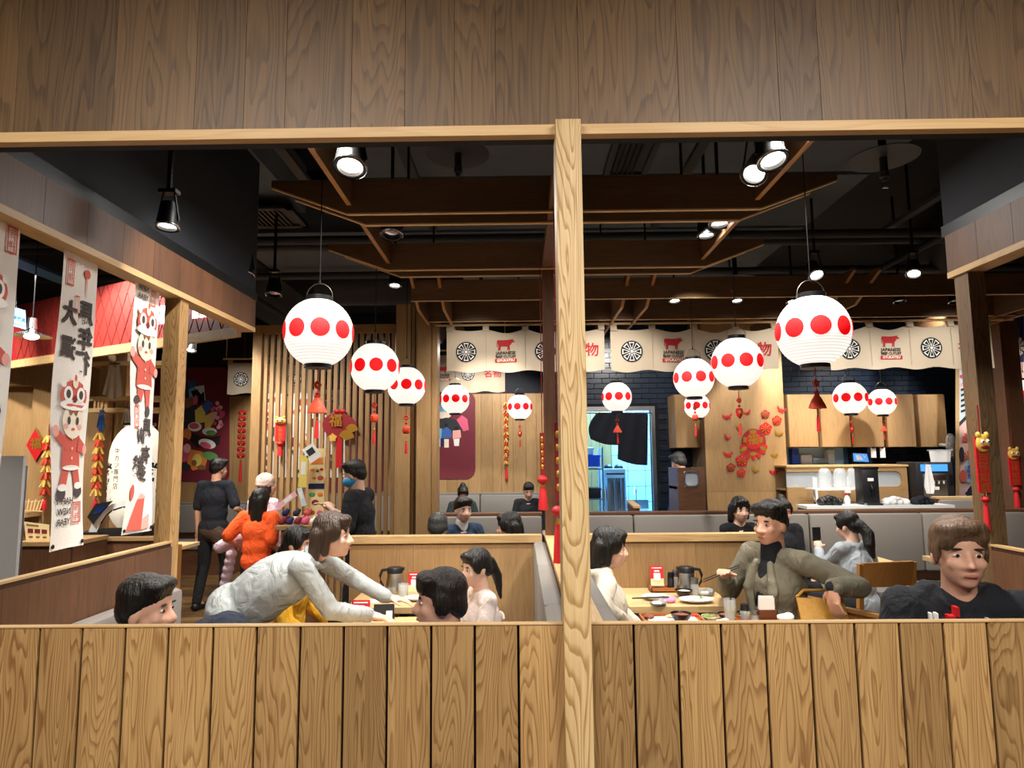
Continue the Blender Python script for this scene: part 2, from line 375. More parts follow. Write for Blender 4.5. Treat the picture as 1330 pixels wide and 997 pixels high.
# front low wall: backing, planks, cap
wf = struct('wall_front', B().box(-2.9, 3.1, YF+.0105, YF+.015, 0, ZT-.004), 'black_gap')
seams = [-180, -120, -62, -5, 52, 107, 163, 219, 277, 333.5, 390, 446.5, 503, 560, 616.5, 673, 749, 823, 880, 936.5, 994, 1052, 1110, 1168, 1225, 1282, 1340, 1398, 1456, 1514, 1572]
xs = [W(s, 815, YF).x for s in seams]
while xs[0] > -2.85: xs.insert(0, xs[0]-.1)
while xs[-1] < 3.05: xs.append(xs[-1]+.1)
for a, b in zip(xs, xs[1:]):
    ob('plank', B().box(-(b-a)/2+.0027, (b-a)/2-.0027, YF, YF+.011, -ZT/2, ZT/2-.004, bev=.001), 'oak_Z', wf, loc=((a+b)/2, 0, ZT/2))
ob('wall_cap', B().box(-2.9, 3.1, YF-.002, YF+.016, ZT-.004, ZT, bev=.0008), 'trim_X', wf)
# header
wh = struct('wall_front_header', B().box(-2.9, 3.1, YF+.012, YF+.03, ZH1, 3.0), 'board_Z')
x = -2.9; random.seed(11)
while x < 3.1:
    w = random.choice([.1, .12, .13, .16, .2, .24]); x1 = min(x+w, 3.1)
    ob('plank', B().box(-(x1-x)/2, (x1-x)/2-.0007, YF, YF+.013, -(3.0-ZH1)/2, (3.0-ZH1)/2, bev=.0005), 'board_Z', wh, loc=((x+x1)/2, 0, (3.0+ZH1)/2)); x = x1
ob('header_trim', B().box(-2.9, 3.1, YF-.008, YF+.018, ZH0, ZH1, bev=.0015), 'trim_X', wh)
ob('fascia', B().box(-2.9, 3.1, YF+.018, YF+.05, ZH0+.003, 3.9), 'black_paint', wh)
# centre post
xa, xb = W(732, 808, YF-.03).x, W(768, 808, YF-.03).x
pc = ob('wooden_post', B().box(xa-(xa+xb)/2, xb-(xa+xb)/2, -.035, .06, 0, ZH1-.001, bev=.0015), 'post_oak', loc=((xa+xb)/2, YF, 0))
tag(pc, 'pale oak post with bold grain, standing between the two window openings', 'post')
XC = (xa+xb)/2
# side walls of the booth: left partition, header, post
def side(sx, x, y1, yhead, ztop, lab):
    t = .07*sx; q = .022*sx
    wl = struct('wall_%s' % lab, B().box(min(x, x+q), max(x, x+q), YF+.02, y1, 0, ZT-.008), 'walnut_Z')
    n = int((y1-YF-.08)/.34)+1; st = (y1-YF-.08)/n
    for i in range(n):
        ya = YF+.08+i*st
        ob('panel', B().box(-.004, .004, -st/2+.0006, st/2-.0006, -(ZT-.03)/2, (ZT-.03)/2), 'walnut_Z', wl, loc=(x-.004*sx, ya+st/2, (ZT-.02)/2))
    ob('wall_cap', B().box(min(x-.010*sx, x+q), max(x-.010*sx, x+q), YF+.02, y1, ZT-.008, ZT), 'trim_Y', wl)
    z0, z1 = ZH0, 2.575
    hd = struct('wall_%s_header' % lab, B().box(min(x, x+t), max(x, x+t), YF+.17, yhead, z0+.026, z1), 'walnut_Z')
    n = int((yhead-YF-.17)/.24)+1; st = (yhead-YF-.17)/n
    for i in range(n):
        ya = YF+.17+i*st
        ob('plank', B().box(-.006, .006, -st/2+.0008, st/2-.0008, -(z1-z0-.026)/2, (z1-z0-.026)/2), 'walnut_Z', hd, loc=(x-.006*sx, ya+st/2, (z1+z0+.026)/2))
    ob('header_trim', B().box(min(x-.014*sx, x+t), max(x-.014*sx, x+t), YF+.17, yhead, z0, z0+.026), 'trim_Y', hd)
    ob('soffit', B().box(min(x+.0*sx, x+.3*sx), max(x, x+.3*sx), YF+.17, yhead+.02, z1, 3.9), 'black_paint', hd)
    ob('soffit_edge', B().box(min(x-.012*sx, x+.02*sx), max(x-.012*sx, x+.02*sx), YF+.17, yhead+.02, z1, z1+.05), 'black_metal', hd)
    return wl, hd
side(-1, XL, 3.10, 3.95, ZT, 'left')
wr, hr = side(1, XR, 2.78, 2.90, ZT, 'right')
p = ob('wooden_post', B().box(-.075, .0, -.04, .04, 0, ZH0+.004, bev=.0015), 'oak_Z', loc=(XL-.0, 3.13, 0)); tag(p, 'oak post at the open end of the booth beside the white paper banner', 'post')
p = ob('wooden_post', B().box(.0, .07, -.045, .045, 0, ZH0+.004, bev=.0015), 'dark_post_oak', loc=(XR-.002, 2.83, 0)); tag(p, 'brown oak post beside the man in the black hoodie', 'post')
# angled entrance header with red tile panel and lit sign
A0, A1 = V((-1.67, 3.95, 0)), V((-4.4, 5.42, 0)); du = (A1-A0).normalized(); dn = V((du.y, -du.x, 0)); dn = dn if dn.y < 0 else -dn
LA = (A1-A0).length
def fa(u, v, w): return A0+du*u+V((0, 0, v))+dn*w
eh = struct('wall_entrance_header', B().prism([(0, ZH0+.03), (LA, ZH0+.03), (LA, 2.86), (0, 2.86)], -.06, fa), 'walnut_X')
ob('header_trim', B().prism([(0, ZH0-.03), (LA, ZH0-.03), (LA, ZH0+.03), (0, ZH0+.03)], .03, fa), 'trim_X', eh)
ob('red_panel', B().prism([(0, ZH0+.03), (LA, ZH0+.03), (LA, 2.86), (0, 2.86)], .008, fa), 'festive_dark_red', eh)
# diamond tiles on the red panel, clipped to the panel's edges
i0 = 0
def clipv(poly, lo, hi):
    for lim, sg in ((lo, 1), (hi, -1)):
        out = []
        for i in range(len(poly)):
            a, b = poly[i], poly[(i+1) % len(poly)]; ia, ib = (a[1]-lim)*sg >= 0, (b[1]-lim)*sg >= 0
            if ia: out.append(a)
            if ia != ib:
                t = (lim-a[1])/(b[1]-a[1]); out.append((a[0]+t*(b[0]-a[0]), lim))
        poly = out
        if len(poly) < 3: return []
    return poly
for r in range(-1, 5):
    for c in range(0, 25):
        cu = c*.105+(r % 2)*.0525; cv = ZH0+.03+r*.12
        if cu > LA-.06: continue
        q = clipv([(cu-.047, cv), (cu, cv-.108), (cu+.047, cv), (cu, cv+.108)], ZH0+.032, 2.858)
        if len(q) > 2 and cu > .05: ob('tile', B().prism([(u, v) for u, v in q], .012, lambda u, v, w: fa(u, v, w+.004)), 'red_tile', eh)
sg = thing('lit_sign', 'glowing white lettered sign on the red diamond tile panel', 'sign', fa(.55, 2.62, .03))
random.seed(3)
for i in range(7):
    b = B(); u0 = .28+i*.1
    for q in range(5):
        vv = 2.50+random.random()*.13; 
        if random.random() < .6: b.prism([(u0, vv), (u0+.075, vv), (u0+.075, vv+.014), (u0, vv+.014)], .01, lambda u, v, w: fa(u, v, w+.02))
        else:
            uu = u0+random.random()*.06; b.prism([(uu, 2.51), (uu+.013, 2.51), (uu+.013, 2.63), (uu, 2.63)], .01, lambda u, v, w: fa(u, v, w+.02))
    ob('sign_stroke', b, 'sign_white', sg, world=True)
# back wall (planked) with far banquette
wb = struct('wall_back', B().box(-9, 1.4, YW+.02, YW+.1, 0, 3.9), 'walnut_Z')
x = -7.0; random.seed(5)
while x < 1.3:
    w = random.choice([.13, .16, .18, .2]); ob('plank', B().box(-w/2+.002, w/2-.002, YW, YW+.02, -1.3, 1.3), 'oak_fine_Z', wb, loc=(x+w/2, 0, 1.3)); x += w
struct('wall_back_upper', B().box(-9, 1.4, YW+.0, YW+.02, 2.62, 3.9), 'black_paint')
# outer walls closing the place
struct('wall_far_left', B().box(-9, -8.9, -3, 13, 0, 3.9), 'walnut_Z'); struct('wall_far_right', B().box(7.9, 8, -3, 13, 0, 3.9), 'walnut_Z')
struct('wall_behind', B().box(-9, 8, -3.1, -3, 0, 3.9), 'linen_back')
# entrance wall on the left: oak boards and recessed niche
we = struct('wall_entrance', B().box(-7.5, -3.35, 5.62, 5.7, 0, 2.9), 'oak_fine_Z')
for xa_, xb_, yf, z1 in ((-4.95, -4.55, 5.5, 2.9), (-4.55, -4.02, 5.58, 2.25), (-4.02, -3.86, 5.46, 2.25), (-4.55, -3.86, 5.46, 2.9), (-7.4, -4.95, 5.56, 2.9)):
    z0 = 2.25 if (xa_, z1) == (-4.55, 2.9) else 0
    ob('panel', B().box(xa_+.002, xb_-.002, yf, 5.62, z0, z1), 'oak_fine_Z', we)
# kitchen wall, dark blue brick tiles, with the doorway
DX0, DX1, DZ = W(758, 600, YK).x, W(847, 600, YK).x, W(800, 533, YK).z
wk = struct('wall_kitchen', B().box(.45, DX0, YK+.012, YK+.1, 0, 3.9).box(DX1, 7.5, YK+.012, YK+.1, 0, 3.9).box(DX0, DX1, YK+.012, YK+.1, DZ, 3.9), 'grout')
tw, th = .2, .066
tile = ob('brick_tile', B().box(-tw/2+.003, tw/2-.003, YK, YK+.014, -th/2+.003, th/2-.003, bev=.002), 'brick_navy', wk, loc=(DX1+.16, 0, 1.0))
nt_ = 1; rest = B()
for r in range(44):
    z = .6+r*th
    for c in range(40):
        x = .55+c*tw+(r % 2)*tw/2
        if x > 6.1 or (DX0-.06-tw/2 < x < DX1+.06+tw/2 and z < DZ+.09): continue
        px = 675+x*F/YK; py = 594-(z-HCAM)*F/YK
        vis = (755 < px < 910 and 474 < py < 660) or (1022 < px < 1240 and 474 < py < 520) or (1095 < px < 1240 and 578 < py < 604)
        if vis and nt_ < 298: piece('brick_tile', tile, wk, (x, 0, z)); nt_ += 1
        else: rest.box(x-tw/2+.003, x+tw/2-.003, YK, YK+.014, z-th/2+.003, z+th/2-.003)
tag(ob('brick_tiles_beyond', rest, 'brick_navy', wk), kind='stuff')
dr = struct('door_1', B().box(DX0-.05, DX0, YK-.02, YK+.1, 0, DZ).box(DX1, DX1+.05, YK-.02, YK+.1, 0, DZ).box(DX0-.05, DX1+.05, YK-.02, YK+.1, DZ, DZ+.05), 'steel')
# kitchen behind the doorway
kt = struct('wall_kitchen_inner', B().box(-.2, 4.6, 10.6, 10.7, 0, 3.2), 'grout')
for r in range(12):
    for c in range(9): ob('tile', B().box(.6+c*.27+.004, .87+c*.27-.004, 10.585, 10.6, .2+r*.24+.004, .44+r*.24-.004), 'kitchen_glow', kt)
struct('wall_kitchen_side', B().box(4.6, 4.7, 8.6, 10.7, 0, 3.2).box(.5, .58, 8.62, 10.6, 0, 3.2), 'kitchen_glow')
struct('ceiling_kitchen', B().box(.5, 4.7, 8.6, 10.7, 3.0, 3.1), 'white_plastic')
# ================================================================== posts and trellis
p = thing('wooden_post', 'slim dark walnut post with a top beam on the partition between the booths', 'post', (.205, YP, 0))
ob('post', B().box(-.04, .04, -.04, .04, ZP, 2.93, bev=.002), 'walnut_Z', p); ob('top_beam', B().box(-.04, .04, YF+.06-YP, .04, 2.93, 3.0, bev=.002), 'walnut_Y', p)
random.seed(4); o = ob('white_cable', B().path([(xb+.0008+.0012*random.random(), YF+.02+.004*random.random(), 1.95+i*.02) for i in range(20)], .0022, 6), 'white_plastic', None, True); tag(o, 'thin white cable running up the edge of the pale centre post', 'cable')
XT = .19
def trap(y, half, flat_, z0, z1, zc, name, parent, t=.022):
    P = [(XT-half, z1), (XT-half, zc), (XT-flat_, z0), (XT+flat_, z0), (XT+half, zc), (XT+half, z1)]
    ob(name, B().prism(P, t, lambda u, v, w: V((u, y+w, v))), 'batten_X', parent)
    e = .004
    b = B(); 
    for (u0, v0), (u1, v1) in zip(P[1:4], P[2:5]): b.poly([(u0, y-.001, v0-e), (u1, y-.001, v1-e), (u1, y+t+.001, v1-e), (u0, y+t+.001, v0-e)]).poly([(u0, y-.001, v0-e), (u1, y-.001, v1-e), (u1, y-.001, v1+.004), (u0, y-.001, v0+.004)])
    return ob('board_edge', b, 'trim_X', parent)  # pale strip: the light on the bottom edge is put into its colour
for i, (y, lab) in enumerate(((3.44, 'dark timber ceiling trellis with sloped ends above the first pair of lanterns'), (4.52, 'dark timber ceiling trellis with sloped ends reaching the walnut post'))):
    t = thing('ceiling_trellis', lab, 'trellis', (0, 0, 0))
    trap(y, 1.51, 1.10, 2.92, 3.11, 3.07, 'cross_board', t); trap(y+.17, 1.44, 1.04, 2.92, 3.11, 3.07, 'cross_board', t)
    for xx in (-.9, 1.27):
        ya, yb = (1.75, 3.44) if i == 0 else (3.64, 4.52)
        ob('rail_board', B().box(xx-.012, xx+.012, ya, yb, 2.97, 3.16), 'batten_Y', t); ob('board_edge', B().box(xx-.0125, xx+.0125, ya, yb, 2.966, 2.970), 'chair_oak', t)  # lit underside of each rail given as a paler strip
    for xx in (-.6, .9): ob('hanger', B().tube((xx, y+.1, 3.1), (xx, y+.1, 3.59), .008, n=6), 'black_metal', t)
t = thing('ceiling_trellis', 'long dark timber trellis carrying the noren curtains in front of the kitchen', 'trellis', (0, 0, 0))
for y, z0, z1, x0, x1 in ((5.35, 2.9, 3.07, -.88, 6.5), (6.2, 2.9, 3.10, -.88, 6.5)):
    ob('cross_board', B().box(x0, x1, y, y+.025, z0, z1), 'batten_X', t); ob('board_edge', B().box(x0, x1, y-.001, y+.026, z0-.004, z0), 'trim_X', t)  # lit bottom line of the long boards, coloured in as pale wood
for xx in (-.86, -.64, .88, 1.09, 2.66, 2.86, 4.45, 4.65):
    P = [(5.2, 3.09), (5.2, 3.07), (5.62, 2.885), (7.3, 2.885), (7.6, 3.0), (7.6, 3.09)]
    ob('rafter', B().prism(P, .024, lambda u, v, w: V((xx-.012+w, u, v))), 'batten_Y', t)
    b = B()
    for (u0, v0), (u1, v1) in zip(P[1:4], P[2:5]): b.poly([(xx-.0125, u0, v0-.003), (xx+.0125, u0, v0-.003), (xx+.0125, u1, v1-.003), (xx-.0125, u1, v1-.003)])
    ob('board_edge', b, 'chair_oak', t)
for xx in (0, 2, 4, 6): ob('hanger', B().tube((xx, 6.21, 3.09), (xx, 6.21, 3.92), .008, n=6), 'black_metal', t)
# wide column left of the noren, and the far right posts
t = thing('timber_column', 'wide ribbed oak column between the slat screen and the noren', 'column', (W(538, 690, 6.35).x, 6.4, 0))
cx0, cx1 = W(512, 600, 6.3).x, W(566, 600, 6.3).x
for a, b_, yy in ((0, .36, 6.33), (.37, .44, 6.38), (.45, .52, 6.42), (.53, .86, 6.3), (.87, 1, 6.4)):
    ob('facing_board', B().box(cx0+(cx1-cx0)*a, cx0+(cx1-cx0)*b_, yy, 6.6, 0, 3.1), 'oak_fine_Z', t, world=True)
for px, yy, lab in ((1317, 6.75, 'dark brown post behind the lion charm near the colourful mural'),):
    xx = W(px, 600, yy).x; p = ob('wooden_post', B().box(-.09, .09, -.09, .09, 0, 3.0, bev=.002), 'walnut_Z', loc=(xx, yy, 0)); tag(p, lab, 'post')
# ================================================================== partitions, benches, banquettes
def partition(x0, x1, y, lab, mat='oak_fine_Z'):
    r = struct('wall_%s' % lab, B().box(x0, x1, y, y+.05, 0, ZP-.02), mat)
    n = max(1, round((x1-x0)/.45)); st = (x1-x0)/n
    for i in range(n): ob('panel', B().box(-st/2+.0007, st/2-.0007, y-.012, y, -(ZP-.06)/2, (ZP-.06)/2), mat, r, loc=(x0+st*(i+.5), 0, (ZP-.06)/2))
    ob('wall_cap', B().box(x0-.01, x1+.01, y-.025, y+.07, ZP-.05, ZP, bev=.002), 'trim_X', r); return r
partition(-1.16, .13, YP, 'booth_back_left'); partition(.27, 1.62, YP, 'booth_back_right')
wc = struct('wall_booth_divider', B().box(.17, .25, YF+.1, YP+.07, 0, ZP-.02), 'oak_fine_Z')
ob('wall_cap', B().box(.16, .26, YF+.1, YP+.1, ZP-.02, ZP, bev=.002), 'trim_Y', wc)
def bench(name, label, x0, x1, y0, y1, back, n=3, sh=.45, zb=1.06):
    """upholstered bench; back = side that carries the back pads"""
    t = thing(name, label, 'bench', ((x0+x1)/2, (y0+y1)/2, 0))
    ob('plinth', B().box(x0+.03, x1-.03, y0+.03, y1-.03, 0, sh-.1), 'walnut_X', t, world=True)
    th = .085
    for i in range(n):
        if back == 'F':
            a, b = x0+(x1-x0)*i/n, x0+(x1-x0)*(i+1)/n
            ob('back_pad', B().box(a+.003, b-.003, y0, y0+th, sh+.06, zb, bev=.02), 'grey_pu', t, True, world=True)
            ob('seat_pad', B().box(a+.003, b-.003, y0+.02, y1, sh-.1, sh, bev=.03), 'grey_seat', t, True, world=True)
        elif back in 'LR':
            a, b = y0+(y1-y0)*i/n, y0+(y1-y0)*(i+1)/n; xa, xb = (x0, x0+th) if back == 'L' else (x1-th, x1)
            ob('back_pad', B().box(xa, xb, a+.002, b-.002, sh+.0, zb, bev=.022), 'grey_pu', t, True, world=True)
            ob('seat_pad', B().box(x0, x1, a+.002, b-.002, sh-.1, sh, bev=.02), 'grey_seat', t, True, world=True)
        else:
            a, b = x0+(x1-x0)*i/n, x0+(x1-x0)*(i+1)/n
            ob('back_pad', B().box(a+.003, b-.003, y1-th, y1, sh+.06, zb, bev=.02), 'grey_pu', t, True, world=True)
            ob('seat_pad', B().box(a+.003, b-.003, y0, y1-.02, sh-.1, sh, bev=.03), 'grey_seat', t, True, world=True)
    return t
bench('booth_bench', 'grey upholstered booth bench along the divider behind the pink blouse woman', -.36, .165, 1.7, YP-.035, 'R', 3)
bench('booth_bench', 'grey upholstered booth bench along the divider behind the beige hoodie', .255, .74, 1.7, YP-.035, 'L', 3)
bench('booth_bench', 'grey booth bench along the walnut wall under the paper banners', XL+.012, -1.1, 1.7, 3.05, 'L', 2)
bench('booth_bench', 'grey booth bench under the man in the black hoodie', 1.4, XR-.012, 2.22, 2.8, 'B', 1, .49, .88)
bench('booth_bench', 'grey upholstered bench on the far side of the partition under the hunched man', -1.14, .14, YP+.075, YP+.58, 'F', 2)
def banquette(name, label, x0, x1, y, cuts, cap='walnut_X', zb=1.06, seat=True):
    t = thing(name, label, 'bench', ((x0+x1)/2, y, 0))
    ob('back_frame', B().box(x0, x1, y, y+.06, 0, zb+.02), 'walnut_X', t, world=True)
    ob('back_cap', B().box(x0, x1, y-.02, y+.1, zb+.015, zb+.04, bev=.003), cap, t, world=True)
    ed = [x0]+cuts+[x1]
    for a, b in zip(ed, ed[1:]):
        ob('back_pad', B().box(a+.004, b-.004, y-.09, y+.0, .55, zb+.012, bev=.02), 'grey_pu', t, True, world=True)
        if seat: ob('seat_pad', B().box(a+.004, b-.004, y-.55, y-.04, .36, .46, bev=.03), 'grey_seat', t, True, world=True)
    if seat: ob('plinth', B().box(x0, x1, y-.5, y, 0, .36), 'walnut_X', t, world=True)
    return t
cx = lambda p: W(p, 670, YB).x
banquette('banquette', 'long grey banquette with oak cap below the kitchen counter', .3, 5.4, YB, [cx(821), cx(1046), cx(1191), cx(1326)])
banquette('banquette', 'grey banquette between the oak column and the walnut post', cx(546), .2, YB, [])
banquette('banquette', 'far grey banquette against the planked back wall', W(430, 640, 10.2).x, 1.0, 10.2, [W(624, 640, 10.2).x], 'grey_pu', 1.06, True)
banquette('banquette', 'far grey banquette below the burgundy food poster', -5.6, W(322, 640, 10.2).x, 10.2, [], 'grey_pu', .95, True)
banquette('banquette', 'oak capped low banquette end standing by the colourful mural', W(1232, 650, 7.0).x, 6.4, 7.2, [], 'trim_X', 1.13, False)
# ================================================================== tables
def table(label, x0, x1, y0, y1, h=.75, mat='table_oak', leg='pair', group=None):
    t = thing('dining_table', label, 'table', ((x0+x1)/2, (y0+y1)/2, 0), 0, group)
    ob('tabletop', B().box(x0, x1, y0, y1, h-.04, h, bev=.004), mat, t, world=True)
    xm, ym = (x0+x1)/2, (y0+y1)/2
    ob('leg', B().tube((xm, ym, .02), (xm, ym, h-.04), .035, n=14), 'black_metal', t, True, world=True)
    ob('base_plate', B().box(xm-.13, xm+.13, ym-.13, ym+.13, 0, .02, bev=.005), 'black_metal', t, world=True)
    return t
table('pale oak table in front of the boy in the blue jacket', -1.05, -.42, 2.55, 3.82)
table('pale oak table against the partition with the steel jug and red card', -1.05, -.42, 4.06, YP-.02)
TRX0 = W(799, 757, YP).x
table('pale oak table against the partition beside the beige hoodie', TRX0, 1.25, 4.04, YP-.02)
table('pale oak table crowded with trays in front of the blazer man', W(852, 795, 3.75).x, W(1038, 800, 3.62).x, 2.86, 3.78)
table('pale oak table in front of the grey banquette by the hoodie man', W(1176, 718, 6.2).x, W(1290, 718, 6.2).x, 5.3, 5.95)
table('pale oak table in front of the ponytail woman', 2.62, 3.05, 5.4, 6.0)
table('pale oak table by the far banquette behind the waiter', W(165, 690, 7.0).x, W(240, 690, 7.0).x, 6.7, 7.34)
# ================================================================== lanterns
def lantern(px, py, dpx, phase, label, zc=3.58, D=None):
    R = .1725; D0 = R*2*F/dpx; D = min(D0, D or 99); R *= D/D0; c = W(px, py, D)
    t = thing('paper_lantern', label, 'lantern', c, 0, 'round white lanterns with red dots')
    RZ = R*1.02; n = 22; prof = []
    z0, z1 = -RZ*.93, RZ*.93
    for i in range(n*2+1):
        z = z0+(z1-z0)*i/(2*n); r = R*math.sqrt(max(0, 1-(z/RZ)**2)); prof.append((r-(0 if i % 2 else .0016), z))
    ob('paper_shade', B().lathe(prof, n=40), 'lantern_white', t, True)
    for k in range(9):
        a0 = -PI/2+math.radians(phase+40*k); b = B(); rings = [[]]
        for q in range(4):
            rr = .2717*q/3; rings.append([(rr*math.cos(2*PI*s/18), rr*math.sin(2*PI*s/18)) for s in range(18)])
        def sp(u, v):
            z = v*R; r = (R+.0022)*math.sqrt(max(0, 1-(z/RZ)**2)); return V((r*math.cos(a0+u), r*math.sin(a0+u), z))
        for q in range(2, 5):
            for s in range(18):
                s2 = (s+1) % 18
                if q == 2: b.poly([sp(0, 0), sp(*rings[2][s]), sp(*rings[2][s2])])
                else: b.poly([sp(*rings[q-1][s]), sp(*rings[q][s]), sp(*rings[q][s2]), sp(*rings[q-1][s2])])
        ob('red_dot', b, 'lantern_red', t)
    rr = R*math.sqrt(1-.93**2)+.004
    ob('top_ring', B().lathe([(rr-.008, z1-.002), (rr, z1-.002), (rr, z1+.022), (rr-.008, z1+.022), (rr-.008, z1-.002)], n=28).box(-rr, rr, -.004, .004, z1+.008, z1+.016), 'black_metal', t, True)
    ob('bottom_ring', B().lathe([(0, z0-.018), (rr, z0-.018), (rr, z0+.002), (0, z0+.002)], n=28), 'black_metal', t, True)
    ob('wire_handle', B().path([(rr*math.cos(a), 0, z1+.02+rr*1.05*math.sin(a)) for a in [PI*i/14 for i in range(15)]], .0022, 6), 'wire', t, True)
    ob('cord', B().path([(0, 0, z1+.02+rr), (0, 0, z1+.12), (0, 0, max(.4, zc-c.z))], [.007, .0028, .0028], 6), 'black_gap', t, True)
    return c, V((c.x, c.y, c.z+z0-.018))
NL = 'white red-dotted paper lantern '
LB = {}
for nm, px, py, d, ph, lab in [
    ('L1', 414, 432, 90, 19, 'and a gold-embroidered pouch charm, above the bending woman'), ('L2', 487, 477, 64, 15, 'in front of the slat screen, above the masked staff member'),
    ('L3', 528, 501, 50, 9, 'in front of the wide oak column'), ('L4', 591, 518.5, 38.5, 8, 'in front of the burgundy kimono poster'), ('L5', 675, 528.5, 33, -11, 'before the planked wall beside the gold firecracker string'),
    ('R1', 1056, 430, 93, -12, 'and a large red pouch charm, above the blazer man'), ('R2', 957.5, 471, 66, 2, 'and a red heart charm, before the panel with red flowers'), ('R3', 901, 491, 52, 6, 'hanging between the kitchen doorway and the flower panel'),
    ('R4', 905, 527, 33, 25, 'half hidden under another lantern by the small upper cabinet'), ('R5', 801, 515.5, 39, 0, 'in front of the dark curtain of the kitchen doorway'), ('R6', 1104, 517, 42, 1, 'before the row of upper cabinets, beside a smaller-looking one'),
    ('R7', 1145.5, 522, 34.5, 0, 'before the upper cabinets, next to the blue tiled wall end'), ('R8', 1331, 514, 42, 0, 'in front of the dark post by the mural')]:
    LB[nm] = lantern(px, py, d, ph, NL+lab, 3.62, {'R4': 7.7, 'R7': 7.7, 'R5': 7.6, 'R6': 7.0}.get(nm))[1]
YS = 6.72
# ================================================================== hanging charms
def tassel(b, x, y, z, l, r): b.lathe([(0, z), (r*.55, z-.004), (r*.5, z-l*.14), (r*.7, z-l*.2), (r, z-l), (0, z-l)], (x, y, 0), 10)
def charm(top, kind, L, label, group='red charms hanging below the lanterns'):
    """L = total length"""
    t = thing('hanging_charm', label, 'charm', top, 0, group)
    ob('string', B().tube((0, 0, .012), (0, 0, -.22*L), .0024, n=5), 'festive_red', t)
    kb = B()
    for a in range(6): kb.ball((.028*L*math.cos(a*PI/3)*1.2, 0, -.24*L+.028*L*math.sin(a*PI/3)*1.2), .026*L, 8, 6)
    ob('knot', kb, 'orange_red', t, True)
    ob('bead', B().ball((0, 0, -.36*L), .03*L, 10, 8).tube((0, 0, -.27*L), (0, 0, -.4*L), .002*1, n=5), 'festive_red', t, True)
    if kind == 'pouch':
        p = ob('pouch', B().lathe([(0, -.385*L), (.05*L, -.385*L), (.035*L, -.42*L), (.085*L, -.50*L), (.135*L, -.60*L), (.145*L, -.635*L), (.06*L, -.645*L), (0, -.645*L)], n=18), 'orange_red', t, True)
        p.scale = (1, .45, 1)
        ob('gold_embroidery', B().ball((0, -.053*L, -.565*L), (.06*L, .006, .045*L), 10, 6), 'gold', p, True)
    elif kind == 'heart':
        p = ob('heart', B().lathe([(0, -.40*L), (.07*L, -.42*L), (.085*L, -.50*L), (.06*L, -.58*L), (0, -.645*L)], n=16), 'festive_red', t, True); p.scale = (1, .5, 1)
        ob('gold_embroidery', B().ball((0, -.08*L, -.5*L), (.035*L, .006, .045*L), 10, 6), 'gold', p, True)
    else:
        b = B()
        for q in range(8):
            a = 2*PI*q/8; b.ball((.045*L*math.cos(a), .045*L*math.sin(a), -.5*L), (.04*L, .04*L, .085*L), 8, 6)
        ob('pumpkin_bead', b, 'orange_red', t, True)
    ob('gold_bead', B().lathe([(0, -.64*L), (.018*L, -.66*L), (.01*L, -.69*L), (.02*L, -.72*L), (0, -.74*L)], n=10), 'gold', t, True)
    b = B(); tassel(b, 0, 0, -.735*L, .265*L, .032*L); ob('tassel', b, 'tassel_red', t, True)
    return t
for nm, kind, lpx, lab in [('L1', 'pouch', 92, 'red pouch charm with gold embroidery hanging before the slat screen'), ('L2', 'pumpkin', 66, 'small red ribbed bead charm below the lantern before the slat screen'), ('L3', 'pumpkin', 62, 'red bead charm with gold twist hanging before the oak column'),
    ('L5', 'heart', 34, 'tiny faded red charm before the planked back wall'), ('R1', 'pouch', 82, 'large red pouch charm before the upper cabinets'), ('R2', 'heart', 60, 'red heart-shaped charm hanging before the flower wall panel'), ('R3', 'pumpkin', 48, 'orange bead charm hanging before the small upper cabinet'),
    ('R5', 'pouch', 40, 'orange pouch charm hanging before the dark doorway curtain'), ('R6', 'heart', 36, 'small red heart charm before the upper cabinets'), ('R7', 'pouch', 30, 'small red pouch charm before the last upper cabinet')]:
    p = LB[nm]; charm(p, kind, lpx*p.y/F, lab)
